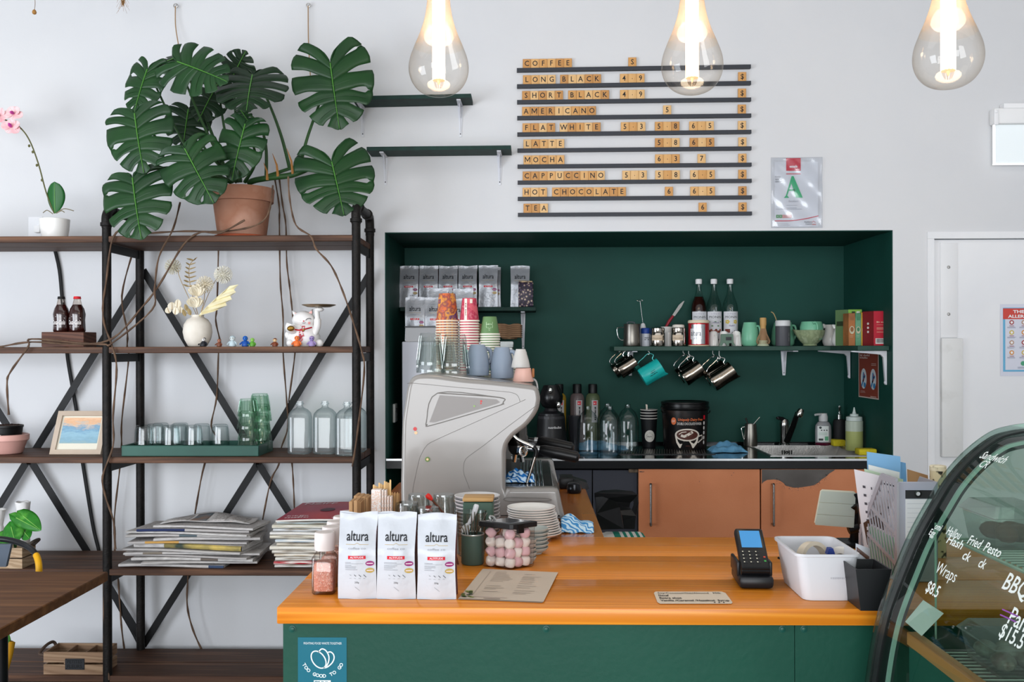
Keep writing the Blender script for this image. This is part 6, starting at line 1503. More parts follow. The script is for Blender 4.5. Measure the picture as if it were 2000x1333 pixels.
m.disc(24*k, g, 2, 26, 2, ell=.5, c=(xq(1336), zq(847))).disc(20.5*k, g2, 3, 26, 2, ell=.46, c=(xq(1336), zq(847))).ribbon([(xq(1324), zq(848)), (xq(1330), zq(850)), (xq(1338), zq(846)), (xq(1346), zq(841))], 5*k, g3, 2).ribbon([(xq(1320), zq(846)), (xq(1326), zq(842)), (xq(1334), zq(841))], 1.5*k, g3, 2)
m.ribbon([(xq(1358), zq(850)), (xq(1367), zq(848)), (xq(1368), zq(855)), (xq(1357), zq(862))], 2.4*k, g, 2)
m.rect(xq(1371), xq(1376), zq(818), zq(810), f, 4, 2, 1)
for i in range(5): m.disc(2.3*k, f, 1, 10, 1, ell=1.6, c=(xq(1373), zq(825+9.3*i)))
m.scrib(xq(1333), xq(1341), zq(869), 2*k, g2, 3, 5)
obj('label', m, [mt('#c9673a', .5), mt('#dcd7d2', .5), mt('#cdc3b6', .5), mt('#4a231a', .5), RED], t)
obj('bail', MB().tube(cr([(o.x+47*k*math.cos(a_), o.y+46*k*math.sin(a_)*.4-.02, o.z+zq(803)-.028*math.sin(-a_*1.0)) for a_ in [-PI*i/10 for i in range(11)]], 3), .003, 6), BLACK, t)
def crumple(name, label, cat, cx, Yc, z0, w, d, h, mat, seed=1, parent=None):
    R = random.Random(seed); ph = [R.uniform(0, 6) for _ in range(8)]
    m = MB()
    def fn(u, v):
        x, y = 2*u-1, 2*v-1; e_ = max(0, 1-abs(x)**4)*max(0, 1-abs(y)**4)
        z = h*e_**.5*(.6+.25*math.sin(4*x+ph[0]+2*y)+.17*math.sin(6*y+ph[1]+3*x)+.07*math.sin(11*x-5*y+ph[2]))
        return (cx+w/2*x*(1+.08*math.sin(7*y+ph[3])), Yc+d/2*y*(1+.12*math.sin(6*x+ph[4])), z0+.0025+max(0, z))
    m.grid(fn, 40, 24)
    return tag(obj(name, m, mat, loc=(cx, Yc, z0), solid=.0015), label, cat)
blc = mt('#4f86b0', .9, var='#b9d3e2', sc=30, kind='zigzag', lo=.42, hi=.62, stretch=(1, 1.4, 1)); blc2 = mt('#1f6fb8', .9, var='#c3dcee', sc=32, kind='zigzag', lo=.35, hi=.6)
blc3 = mt('#4d7f9f', .9, var='#5f93b2', sc=30, bump=.3, bsc=80)
crumple('cleaning_cloth', 'crumpled dull blue cleaning cloth on bench left of sink', 'cloth', W(1421, 885, 5.13).x, 5.13, ZB+.0005, 66*U(5.13), .13, .05, blc3, 4)
crumple('cleaning_cloth', 'blue cleaning cloth lying behind the empty clear bottles', 'cloth', W(1168, 885, 5.22).x, 5.22, ZB+.0005, 110*U(5.22), .10, .045, blc3, 8)
# steel jug with teaspoons, tap, soap, bottles, sponges
Y = 5.43; k = U(Y); B = HOR+(1.5-ZB)/k
t, o = lb('milk_jug', 'small steel jug with spoons beside the sink', 'jug', Y, 1466, [('jug_body', bst, [(0, None), (12.5, None), (13, B-2), (12.6, 848), (11, 829), (10.4, 829), (11.5, 848), (0, B-4)])])
handle(t, o, Y, [(1456, 834), (1449, 836), (1449, 843), (1452, 856), (1454, 860)], .0022, CHROME)
for i, (x0, y0, x1, y1, w_) in enumerate(((1461, 830, 1456.5, 817, 2.6), (1471, 830, 1484, 815, 1.0))):
    t = thing('teaspoon', ('dark wide handled spoon in the small steel jug', 'thin steel spoon leaning right in the small steel jug')[i], 'spoon', W(x0, y0, Y))
    obj('handle', MB().tube([W(x0-(x1-x0)*.8, y0+14, Y), W(x0, y0, Y), W(x1, y1, Y)], [.002, .002, w_*k*.8], 6), mt('#2a2725', .4) if i == 0 else CHROME, t)
t = thing('mixer_tap', 'chrome mixer tap with long angled black spout behind sink', 'tap', (W(1532, 868, 5.47).x, 5.47, ZB+.0006)); o = t.location; Y = 5.47; k = U(Y); B = HOR+(1.5-ZB)/k
obj('tap_body', MB().lathe(prof(Y, B, [(0, B), (10, B), (10, B-3), (8.6, B-4), (8.8, 836), (9.4, 833), (9.4, 826), (7, 820), (0, 818)]), 28, c=o), mt('#a5a3a0', .18, 1), t)
obj('lever', MB().tube(cr([W(1535, 824, Y), W(1528, 819, Y-.01), W(1520, 817, Y-.02), W(1517, 817.5, Y-.03)]), [.013]*4+[.012]*4+[.010]*4+[.008]*4+[.004][:1]*(cr([(0, 0), (1, 1), (2, 2), (3, 3)]).__len__()-16), 8), mt('#1f1f21', .25, .4), t)
obj('spout', MB().tube([W(1537, 862, Y-.03), W(1549, 832, Y-.12), W(1558, 808, Y-.2)], [.017, .0155, .014], 14), mt('#191919', .22, .5), t)
c = W(1562, 808, Y-.21); obj('outlet', MB().lathe([(0, .026), (.014, .024), (.019, .012), (.019, -.012), (.015, -.02), (0, -.02)], 20, T=Matrix.Translation(c) @ Matrix.Rotation(.35, 4, 'Y')), mt('#b7b4ae', .15, 1), t)
Y = 5.46; k = U(Y); B = HOR+(1.5-ZB)/k
t = thing('soap_dispenser', 'clear pump bottle of hand soap with white label, behind the sink', 'soap bottle', (W(1608, B, Y).x, Y, ZB+.0006)); o = t.location
obj('soap', MB().lathe(prof(Y, B, [(0, B), (14.5, B), (15.5, B-1.5), (15.5, B-6), (0, B-6)]), 28, c=o, ell=.6), mt('#4a1226', .2), t)
obj('bottle_body', MB().lathe(prof(Y, B, [(15.6, B-6), (15.8, 842), (15, 832), (11, 826), (8, 824), (0, 824)]), 28, c=o, ell=.6), mt('#8d8f92', .25), t)
obj('pump', MB().lathe(prof(Y, B, [(8.5, 823.8), (8.6, 816), (7.5, 811), (7, 808.5), (0, 808)]), 20, c=o).tube(cr([W(1605, 810, Y-.01), W(1598, 810, Y-.02), W(1592, 811, Y-.03)]), [.006]*13, 8), mt('#c2c4c5', .35), t)
f = lambda x, z: (o.x+x, o.y-15.8*k*.6*math.sqrt(max(.1, 1-(x/(16.2*k))**2))-.0012, o.z+z)
f2 = lambda x, z: (f(x, z)[0], f(x, z)[1]-.0008, z+o.z)
m = MB().rect(-13*k, 8*k, 8*k, 38*k, f, 0, 10, 2).rect(0, 7*k, 10*k, 18*k, f2, 1, 3, 1).lines(-11*k, 6*k, [21*k, 23*k, 25*k], f2, 1, .0012).disc(2.4*k, f2, 2, 10, 1, c=(-8*k, 35*k)).rect(-11*k, -3*k, 10*k, 14*k, f2, 2, 2, 1)
for i in range(3): m.disc(1.3*k, f2, 2, 8, 1, c=((-6+5*i)*k, 30*k))
obj('label', m, [mt('#d5dad7', .5), mt('#5fa37d', .5), mt('#33393a', .5)], t)
t, o = lb('soap_dispenser', 'matt black dispenser with chrome pump in the recess corner', 'soap bottle', 5.47, 1640, [('bottle_body', mt('#1a1a1c', .6), [(0, None), (12, None), (12.5, B-2), (12.5, 826), (11, 821), (6, 820), (0, 820)]), ('pump', CHROME, [(5, 819.8), (5, 811), (2.6, 809), (2.4, 800), (3, 799), (3, 794), (0, 794)])])
Y = 5.20; k = U(Y); B = HOR+(1.5-ZB)/k
t, o = lb('squeeze_bottle', 'squeeze bottle of pale green liquid with white nozzle beside yellow sponge', 'bottle', Y, 1668.5, [('liquid', mt('#9aa163', .35), [(0, None), (15.5, None), (16.3, B-2), (16.3, 843), (0, 843)]), ('bottle_body', mt('#a9b3a4', .3), [(16.35, 843), (16.4, 824), (15.4, 823), (0, 823)]), ('nozzle_cap', mt('#b7c3c0', .4), [(15.2, 822.8), (15, 815.5), (12, 814.5), (8, 814), (8, 810), (4, 809.5), (2.4, 804), (1, 797), (0, 797)])])
yel = mt('#cfc02a', .9, var='#bfae20', sc=40, bump=.4, bsc=150)
for px0, px1, py0, py1, Yy, l in ((1628, 1652, 856, 869, 5.40, 'yellow sponge lying behind the squeeze bottle'), (1678, 1713, 867.5, 880, 4.95, 'yellow sponge with soft top at the right end of the bench')):
    a, c = W(px0, py1, Yy), W(px1, py0, Yy); hh = (c.z-a.z)
    tag(obj('sponge', MB().box(a.x, c.x, Yy, Yy+.07, ZB+.0006, ZB+hh, bev=.006, seg=2), yel, loc=((a.x+c.x)/2, Yy, ZB)), l, 'sponge')
# ================================================================== service counter
cx0, cx1, cy0, cy1, ax1, ay1 = G(540, 1187, ZC).x, 1.15, G(1000, 1188, ZC).y, G(1300, 1050, ZC).y, G(1179, 1047, ZC).x, 3.56
cwood = mt('#dc8420', .3, var=('#c97116', '#e4922b', '#d27b1b'), sc=2.4, kind='wave', stretch=(.10, 5, 6), lo=.05, hi=.95, coat=.12)
def lprism(m, plan, z0, z1, mi=0):
    n = len(plan)
    m.add([(x, y, z0) for x, y in plan]+[(x, y, z1) for x, y in plan], [tuple(range(n))[::-1], tuple(range(n, 2*n))]+[(i, (i+1) % n, n+(i+1) % n, n+i) for i in range(n)], mi)
    return m
t = thing('counter_worktop', 'glossy orange wood L shaped counter top', 'counter top', ((cx0+cx1)/2, cy0+.3, ZC-.031))
m = MB(); n = 3; dpt = cy1-cy0
for i in range(n):
    m.box(cx0, cx1, cy0+dpt*i/n+(.0004 if i else 0), cy0+dpt*(i+1)/n-.0004, ZC-.0315, ZC, bev=.0025 if i == 0 else .0006, seg=2)
obj('front_top', m, cwood, t)
m = MB(); aw = ax1-cx0
for i in range(3): m.box(cx0+aw*i/3+(.0004 if i else 0), cx0+aw*(i+1)/3-.0004, cy1+.0006, ay1, ZC-.0315, ZC, bev=.0006, seg=1)
obj('side_top', m, mt('#a35a1e', .22, var=('#965622', '#b57233'), sc=1.1, kind='wave', stretch=(6, .1, 4), lo=.05, hi=.95, coat=.3), t)
gpan = mt('#114b3b', .5, var='#0f4436', sc=3, bump=.06, bsc=60)
t = thing('service_counter', 'dark green panelled base of the service counter', 'counter', ((cx0+cx1)/2, cy0+.3, 0))
px_ = W(553, 1250, cy0+.018).x; xj = W(1552, 1250, cy0+.018).x
yp = cy0+.018
obj('front_panel', MB().box(px_, xj-.0006, yp, yp+.02, 0, ZC-.032), gpan, t); obj('front_panel', MB().box(xj+.0006, cx1-.01, yp, yp+.02, 0, ZC-.032), gpan, t)
obj('side_panel', MB().box(px_, px_+.02, yp+.0205, ay1-.02, 0, ZC-.032), gpan, t)
obj('inner_panel', MB().box(px_+.021, cx1-.01, cy1-.05, cy1-.03, 0, ZC-.032), gpan, t); obj('inner_panel', MB().box(ax1-.04, ax1-.02, cy1-.0295, ay1-.02, 0, ZC-.032), gpan, t)
for px in (571, 1067, 1528, 1570):
    c = W(px, 1229.5, yp); T_ = Matrix.Translation(c) @ Matrix.Rotation(PI/2, 4, 'X')
    obj('bolt', MB().lathe([(.0068, 0), (.0068, .0012), (.0048, .0015), (.0045, .0035), (.002, .0045), (0, .0046)], 18, T=T_), mt('#1d4f45', .35), t)
# round-the-corner sticker on the panel
a, c = W(582, 1340, yp-.0008), W(677, 1246, yp-.0008); k = (c.x-a.x)/95
t = thing('window_sticker', 'teal sticker with white flower outline and slogan on the counter front', 'sticker', ((a.x+c.x)/2, yp, a.z-.03))
f = lambda x, y: (a.x+x*k, yp-.0009, c.z-y*k); g = lambda x, y: (a.x+x*k, yp-.0014, c.z-y*k)
m = MB().rect(0, 95, 0, 120, f, 0, 1, 1)
tx = lambda x, y: g(x, -y)
m.text('FIGHTING FOOD WASTE TOGETHER', 4.6, tx, 1, 48.5, -13.5, w=74, bold=.02)
el = lambda cx, cy, rx, ry, rot, a0=0, a1=360, n=40: [(cx+rx*math.cos(math.radians(a0+(a1-a0)*i/n))*math.cos(rot)-ry*math.sin(math.radians(a0+(a1-a0)*i/n))*math.sin(rot), cy+rx*math.cos(math.radians(a0+(a1-a0)*i/n))*math.sin(rot)+ry*math.sin(math.radians(a0+(a1-a0)*i/n))*math.cos(rot)) for i in range(n+1)]
m.ribbon(el(40.5, 43, 12, 18.5, -.62), 2.4, g, 1)
m.ribbon(cr([(40.5, 28.5), (45, 23), (50, 22.5), (56, 27), (60.5, 37), (59.5, 48), (55, 57)], 5), 2.4, g, 1).ribbon(cr([(58, 29), (64, 28), (69.5, 33), (70.5, 41), (66, 50), (57, 57.5), (50, 59)], 5), 2.4, g, 1)
s_ = 'TOO GOOD TO GO'
for i, ch in enumerate(s_):
    if ch == ' ': continue
    th = math.radians(-62+124*i/(len(s_)-1)); R_ = 40.5
    cxx, cyy = 48.5+R_*math.sin(th), 34+R_*math.cos(th)
    def lf(x, y, th=th, cxx=cxx, cyy=cyy): return g(cxx+x*math.cos(th)+y*math.sin(th), cyy-x*math.sin(th)*1-(-1)*0 - y*math.cos(th)) if False else g(cxx+x*math.cos(th)-y*math.sin(th), cyy-x*math.sin(th)-y*math.cos(th))
    m.text(ch, 6.8, lf, 1, 0, -3.4, bold=.025)
m.rect(31, 64, 83, 88.5, g, 1, 1, 1).scrib(33, 62, -87, 2.6, lambda x, y: (g(x, -y)[0], yp-.0019, g(x, -y)[2]), 0, 11)
obj('vinyl', m, [mt('#0d6577', .4), mt('#dfe8e8', .4)], t)
def gz(px, py): return G(px, py, ZC+.0006)
# ------------------------------------------------------------------ espresso machine
def m8(x, y): return (740+x/3.7025, 700+y/3.7025)
Yn, Yf_ = 2.66, 3.40
mach = thing('espresso_machine', 'large glossy warm grey espresso machine seen from its side', 'coffee machine', (W(900, 1032, Yn).x, (Yn+Yf_)/2, ZC+.0006))
def pq(x, y, Y=Yn): v = W(*m8(x, y), Y); return (v.x, v.z)
zb_ = ZC+.022
outl = cr([(160, 1050), (158, 900), (160, 800), (166, 500), (176, 400), (190, 310), (200, 240), (212, 188), (226, 158), (246, 136), (280, 121), (330, 117), (420, 121), (600, 146), (800, 163), (1000, 184), (1110, 199), (1140, 212), (1156, 236), (1166, 285), (1164, 320), (1152, 372), (1118, 432), (1062, 498), (985, 556), (938, 612), (920, 665), (917, 720), (916, 930), (918, 942)], 3)
outl = [pq(*p) for p in outl] + [pq(1262, 942), pq(1290, 948), pq(1303, 965), pq(1320, 1050), pq(1342, 1140), (pq(1345, 1160)[0], zb_), (pq(158, 900)[0], zb_)]
mg = mt('#86827d', .24, var='#817d79', sc=2, coat=.35, spec=.5)
obj('side_panel', MB().prism(outl, Yn, Yn+.045, bev=.012), mg, mach)
def shift(P, dx, dz): return [(x+dx, z+dz) for x, z in P]
obj('far_panel', MB().prism(outl, Yf_-.04, Yf_), mg, mach)
inner = cr([(175, 1050), (170, 800), (180, 500), (205, 310), (226, 200), (250, 152), (290, 136), (420, 136), (800, 176), (1000, 197), (1120, 216), (1145, 250), (1150, 300), (1130, 370), (1090, 432), (1030, 480), (950, 520), (905, 560), (880, 640), (870, 760), (868, 940)], 2)
inner = [pq(*p) for p in inner] + [pq(1255, 955), pq(1290, 1060), (pq(1310, 1150)[0], zb_+.01), (pq(170, 900)[0], zb_+.01)]
obj('body', MB().prism(inner, Yn+.0455, Yf_-.0405), mt('#2b2a2a', .35, .4), mach)
tp = [pq(*p) for p in ((226, 148), (280, 121), (420, 121), (800, 163), (1110, 199))]
tpl = [(x, z-.012) for x, z in tp]
obj('cup_deck', MB().prism(tp[1:]+[(x, z-.008) for x, z in tp[1:]][::-1], Yn+.046, Yf_-.041), mt('#8f8b87', .3, .6), mach)
# seam lines and the sunk triangle on the side
sm = mt('#6d6a66', .5)
m = MB()
def yl(p): return (pq(*p)[0], Yn-.0002, pq(*p)[1])
for L_ in ([(242, 1000), (250, 920), (290, 740), (305, 700), (340, 640), (400, 598), (700, 462), (1020, 318)], [(655, 945), (640, 905), (615, 840), (612, 790), (620, 745), (650, 710), (760, 630), (940, 490), (1130, 350), (1158, 330)],
           [(205, 183), (260, 182), (500, 205), (800, 233), (980, 255), (1022, 316)], [(1022, 316), (1060, 300)]):
    m.tube(cr([yl(p) for p in L_], 8), .0006, 5)
tri = [(425, 252), (870, 284), (898, 318), (890, 332), (860, 345), (385, 485), (350, 480), (343, 462)]
m.tube(cr([yl(p) for p in tri+tri[:2]], 5), .0014, 5)
obj('seam', m, sm, mach)
tri2 = [(440, 268), (850, 298), (876, 320), (845, 333), (400, 466), (366, 462)]
m = MB()
o1 = [yl(p) for p in tri]; o2 = [(pq(*p)[0], Yn-.0001, pq(*p)[1]) for p in tri2]
m.add([(x, Yn-.0006, z) for x, _, z in o2], [tuple(range(6))])
obj('inset_panel', m, mt('#827e7b', .3), mach)
m = MB()
cc = lambda p: (pq(*p)[0], Yn-.001, pq(*p)[1])
for p, r_, mi in (((262, 512), 14, 0), ((268, 540), 12, 1), ((352, 732), 18, 2), ((690, 347), 7, 3), ((740, 312), 8, 0), ((738, 328), 6, 0)):
    m.disc(r_/3.7025*U(Yn), lambda x, z: (cc(p)[0]+x, cc(p)[1]-.0004*mi, cc(p)[2]+z), mi, 14, 1)
m.disc(9/3.7025*U(Yn), lambda x, z: (cc((352, 732))[0]+x, Yn-.0026, cc((352, 732))[2]+z), 1, 10, 1)
obj('sticker', m, [mt('#c44a4a', .5), mt('#d9b890', .5), mt('#5f7a3e', .5), mt('#8fb06a', .5)], mach)
# lower front: drip tray with bars, groups, handles, steam wand
zt_ = W(1040, 953, Yn+.05).z
xa, xb = pq(917, 940)[0], pq(1262, 940)[0]
obj('drip_tray', MB().box(xa-.01, xb, Yn+.046, Yf_-.041, zt_-.012, zt_), mt('#0f0f11', .25), mach)
m = MB()
for i in range(9):
    x = xa+.012+i*(xb-xa-.02)/10.2; m.box(x, x+.006, Yn+.055, Yf_-.05, zt_+.0003, zt_+.004, bev=.0015, seg=1)
obj('drip_bar', m, mt('#c9c9cc', .18, 1), mach)
obj('tray_lip', MB().box(xa, xb-.02, Yn+.0458, Yn+.0475, zt_-.004, zt_+.004), mt('#d8d8d8', .3, .8), mach)
obj('apron', MB().add([(pq(1262, 943)[0], Yn+.0455, zt_), (pq(1262, 943)[0], Yf_-.0405, zt_), (pq(1342, 1140)[0], Yf_-.0405, zb_), (pq(1342, 1140)[0], Yn+.0455, zb_)], [(0, 1, 2, 3)]), mg, mach, solid=.004)
m = MB(); v = [(930, 1008), (1200, 1014), (1226, 1032), (940, 1036)]
m.tube(cr([yl(p) for p in v+v[:2]], 4), .0012, 5); obj('badge_recess', m, sm, mach)
gm = mt('#55524f', .2, 1)
for i, Y in enumerate((2.90, 3.18)):
    gx = W(1012, 850, Y).x; gz_ = W(1012, 842, 2.85).z
    g_ = obj('group_head', MB().lathe([(0, -.05), (.026, -.05), (.030, -.044), (.030, -.02), (.026, -.015), (.026, .05), (0, .05)], 24, c=(gx, Y, gz_)), gm, mach)
    h0 = Vector((gx+.02, Y, gz_-.035))
    p_ = obj('portafilter', MB().lathe([(0, -.075), (.02, -.072), (.028, -.06), (.030, -.045), (0, -.045)], 24, c=(gx, Y, gz_)).tube([(gx+.025, Y-.0, gz_-.055), (gx+.065, Y-.005, gz_-.058)], .008, 10).tube([(gx-.008, Y, gz_-.07), (gx-.012, Y, gz_-.095)], .006, 8).tube([(gx+.008, Y, gz_-.07), (gx+.012, Y, gz_-.095)], .006, 8), CHROME, mach)
    obj('handle', MB().tube([(gx+.062, Y-.005, gz_-.057), (gx+.075, Y-.006, gz_-.060), (gx+.12, Y-.012, gz_-.069), (gx+.170, Y-.018, gz_-.079), (gx+.176, Y-.019, gz_-.080)], [.011, .0155, .018, .0165, .010], 14), mt('#111112', .35), p_)
    obj('collar', MB().tube([(gx+.052, Y-.004, gz_-.0565), (gx+.063, Y-.005, gz_-.0575)], .0095, 10), mt('#c9c9c9', .3, .6), p_)
obj('gauge_ring', MB().tube([(W(1022, 880, 2.78).x+.010*math.cos(i*PI/8), 2.78, W(1022, 882, 2.78).z+.014*math.sin(i*PI/8)) for i in range(17)], .0028, 6), CHROME, mach)
Yw = 2.76
obj('steam_wand', MB().tube(cr([W(1000, 848, Yw), W(1008, 857, Yw), W(1020, 864, Yw), W(1034, 870, Yw), W(1043, 875, Yw)], 4), .0052, 10), CHROME, mach)
obj('wand_elbow', MB().tube(cr([W(1041, 873.5, Yw), W(1046, 878, Yw), W(1047, 885, Yw), W(1045, 893, Yw)], 4), .0062, 10), BLACK, mach)
obj('wand_tip', MB().tube([W(1045, 892, Yw), W(1036, 922, Yw), W(1029, 944, Yw)], [.0045, .0045, .004], 10), mt('#8f8c88', .25, 1), mach)
for x in (pq(190, 0)[0], pq(1240, 0)[0]):
    for y in (Yn+.06, Yf_-.06): obj('foot', MB().lathe([(0, 0), (.018, 0), (.02, .01), (.018, .0225), (0, .0225)], 16, c=(x, y, ZC+.0008)), BLACK, mach)
c = W(1012, 940, 2.78)
crumple('cleaning_cloth', 'bright blue patterned cloth bundled on the coffee machine drip tray', 'cloth', W(1015, 945, 2.80).x, 2.80, zt_+.0045, 54*U(2.8), .075, .034, blc2, 12)
# ------------------------------------------------------------------ what stands on top of the machine
def deck(x): # height of the sloping cup deck at x
    for (xa_, za), (xb_, zb2) in zip(tp, tp[1:]):
        if x <= xb_: return za+(zb2-za)*(x-xa_)/(xb_-xa_)
    return tp[-1][1]
cutg = glass('#f8faf9', '#b9c3c2', .07, 1.0)
def cut_glass(h=.092, r0=.041, r1=.030):
    m = MB().lathe([(r0, 0), (r0*1.01, h*.1), (r0*.97, h*.16), (r1*1.05, h*.9), (r1*.95, h), (0, h), (0, h-.012), (r1*.8, h-.012), (r0*.93, h*.06), (r0, 0)], 24)
    for i in range(12):
        a_ = i*PI/6; m.tube([(r0*.99*math.cos(a_), r0*.99*math.sin(a_), h*.17), (r1*1.06*math.cos(a_), r1*1.06*math.sin(a_), h*.92)], .0012, 4)
    return m
for px, Y, pos in ((841, 2.86, 'left'), (889, 2.86, 'right')):
    x = W(px, 730, Y).x
    for i in range(2):
        place('tumbler', 'ribbed clear glass upturned on the coffee machine, %s stack, %s one' % (pos, ('lower', 'upper')[i]), 'glass', 'upturned ribbed glasses on the machine', 'cutg', [('bowl', cut_glass, cutg)], (x, Y, deck(x)+.0012+.022*i), rot=(0, 0, i*.2))
for px, Y, pos in ((866, 2.98, 'rear'),):
    x = W(px, 730, Y).x
    place('tumbler', 'ribbed clear glass upturned on the coffee machine, behind and between the two stacks', 'glass', 'upturned ribbed glasses on the machine', 'cutg', [('bowl', cut_glass, cutg)], (x, Y, deck(x)+.0012))
bgm = mt('#8793a3', .45, var='#7f8b9b', sc=6); 
def upmug(label, px, Y, hw, h, z, mat, hside, name='mug', hmat=None):
    k = U(Y); x = W(px, 700, Y).x; z = z if z else deck(x)+.0012
    t = thing(name, label, 'mug', (x, Y, z), 'upturned mugs on the machine')
    P = [(hw*.9*k, 0), (hw*.97*k, .002), (hw*k, h*.25*k), (hw*.93*k, h*.55*k), (hw*.74*k, h*.88*k), (hw*.60*k, h*k), (hw*.56*k, h*k), (hw*.54*k, h*.975*k), (0, h*.975*k)]
    obj('mug_body', MB().lathe(P, 36), mat, t, world=False)
    s_, a_ = hside
    dx, dy = math.cos(a_), math.sin(a_)
    q = lambda r, z_: (r*hw*k*dx, r*hw*k*dy, z_*h*k)
    obj('handle', MB().tube(cr([q(.80, .84), q(1.15, .80), q(1.32, .6), q(1.22, .38), q(.98, .3)], 5), .0062, 9), hmat or mat, t, world=False)
    return t, z
for (px, Y, l, an) in ((933, 2.92, 'left', -.2), (980.5, 2.92, 'right', -.35)):
    x = W(px, 700, Y).x; z = deck(x)+.0012
    upmug('blue grey mug upturned at the bottom of the %s pair on the machine' % l, px, Y, 22.5, 52, z, bgm, (1, 2.4))
    upmug('blue grey mug upturned on top of the %s pair on the machine' % l, px, Y, 22.5, 52, z+9*U(Y), bgm, (1, an if l == 'right' else .5))
x = W(1022, 740, 2.86).x; z = deck(x)+.0012; k = U(2.86)
t = thing('tapered_cup', 'pale pink tapered cup upturned at the right end of the machine top', 'cup', (x, 2.86, z))
obj('cup_body', MB().lathe([(20*k, 0), (20.5*k, .002), (15*k, 26*k), (13*k, 27*k), (0, 27*k)], 32), mt('#d9ac9e', .4), t, world=False)
obj('handle', MB().box(17*k, 22*k, -.012, .0, 8*k, 26*k, bev=.003), mt('#9a6238', .5), t, world=False)
t = thing('tapered_cup', 'pale grey tapered cup upturned on top of the pink cup', 'cup', (x-5*k, 2.86, z+27*k+.0008))
obj('cup_body', MB().lathe([(18*k, 0), (18.5*k, .002), (16*k, 14*k), (10*k, 34*k), (9*k, 36*k), (0, 36*k)], 32), mt('#bfbcb8', .35), t, world=False)
# paper cup stacks
def cup_stack(base_label, px, Y, n, topy, wallmat, hw_b, hw_t, hcup, pitch, group, rimc='#d8d2c6', logo=None, lower=None):
    k = U(Y); x = W(px, 700, Y).x; z0 = deck(x)+.0012; r1 = hw_t*k; r0 = hw_b*k; h = hcup*k
    ztop = W(px, topy, Y).z; n = max(2, int(round((ztop-h-z0)/(pitch*k)))+1); pt_ = (ztop-h-z0)/(n-1)
    wm_, rm_ = None, None
    for i in range(n):
        l = base_label + (', the lowest' if i == 0 else ', topmost, whole side showing' if i == n-1 else ', %s from the top' % ORD[n-1-i])
        t = thing('paper_cup', l, 'paper cup', (x+.0006*math.sin(i*2.1+px), Y, z0+pt_*i), group)
        if wm_ is None:
            wm_ = obj('cup_wall', MB().lathe([(r1-.0012, 0), (r1, .004), (r0+.001, h-.003), (r0, h), (r0-.002, h-.001), (r0-.003, h-.006), (0, h-.006)], 32), wallmat, t, world=False)
            rm_ = obj('rim', MB().lathe([(r1-.001, .0056), (r1+.0018, .0048), (r1+.0026, .0026), (r1+.0018, .0004), (r1-.002, 0)], 32), mt(rimc, .5), t, world=False)
        else:
            for s_ in (wm_, rm_): q_ = s_.copy(); C.objects.link(q_); q_.parent = t
        if i == n-1 and logo:
            rr = lambda z: r1+(r0-r1)*z/h
            logo(t, lambda a_, z, e=.0008: ((rr(z)+e)*math.sin(a_/rr(z)), -(rr(z)+e)*math.cos(a_/rr(z)), z), k, h)
orf = mt('#3a2f78', .5, var=('#c9652c', '#7a3a40', '#d08a34', '#3d2a63', '#c9762c'), sc=30, kind='noise', lo=.3, hi=.7)
pkf = mt('#b3374f', .5, var=('#c65a66', '#a62a48', '#d08088'), sc=40, kind='noise', lo=.3, hi=.7)
def lg1(t, f, k, h): obj('print', MB().rect(-9*k, -3.5*k, .004, h*.97, f, 0, 4, 5).rect(2*k, 7*k, h*.78, h*.95, f, 0, 3, 1).scrib(-h*.3, h*.3, 0, 2*k, lambda x, y: f(-7*k+y, h*.5+x, .0014), 1, 9), [mt('#dcd3c6', .5), mt('#7a3a45', .5)], t, world=False)
def lg2(t, f, k, h):
    m = MB().ribbon([(-6*k, h*.7), (6*k, h*.7), (6*k, h*.42), (0, h*.25), (-6*k, h*.42), (-6*k, h*.7)], .9*k, f).rect(-8*k, 8*k, h*.54, h*.62, lambda x, z: f(x, z, .0012), 1, 5, 1).scrib(-6.5*k, 6.5*k, h*.55, 2.3*k, lambda x, z: f(x, z, .0018), 0, 7).ribbon([(-3*k, h*.40), (0, h*.34), (3*k, h*.40)], .7*k, f)
    obj('print', m, [mt('#a9c09c', .5), mt('#5c7a50', .5)], t, world=False)
cup_stack('orange floral paper cup in the tallest stack on the machine', 873.5, 3.16, 0, 574, orf, 15.8, 21.5, 55, 5.3, 'orange floral paper cups', '#d5c6b0')
cup_stack('red floral paper cup in the middle stack on the machine', 916.5, 3.16, 0, 583, pkf, 13.5, 19, 46, 5.2, 'red floral paper cups', '#dcd6cb', lg1)
cup_stack('olive green paper cup in the right stack on the machine', 957, 3.16, 0, 619, mt('#5f7f52', .5), 13, 18.8, 36, 4.7, 'olive green paper cups', '#ddd8cd', lg2)
cup_stack('white paper cup in the short stack behind the pink cup', 1014, 3.05, 0, 687, mt('#d6d2ca', .5), 14, 18.5, 30, 4.6, 'plain white paper cups')
x = W(940, 700, 3.04).x
teal_s = mt('#e2e6e2', .85, var='#2aa08c', sc=26, kind='stripe', stretch=(1, .3, 1.2), lo=.45, hi=.55)
def tw(u, v):
    px = 905+60*u; yb = 676+22*u+(4*math.sin(u*7)); c = W(px, yb, 3.02)
    return (c.x, 3.0+.08*v-.03*math.sin(PI*v), c.z-.05*abs(2*v-1)**1.5+.006*math.sin(9*u+5*v))
tag(obj('tea_towel', MB().grid(tw, 26, 14), teal_s, loc=(x, 3.02, deck(x)), solid=.002), 'white and teal striped tea towel folded between the glasses and the paper cups', 'towel')
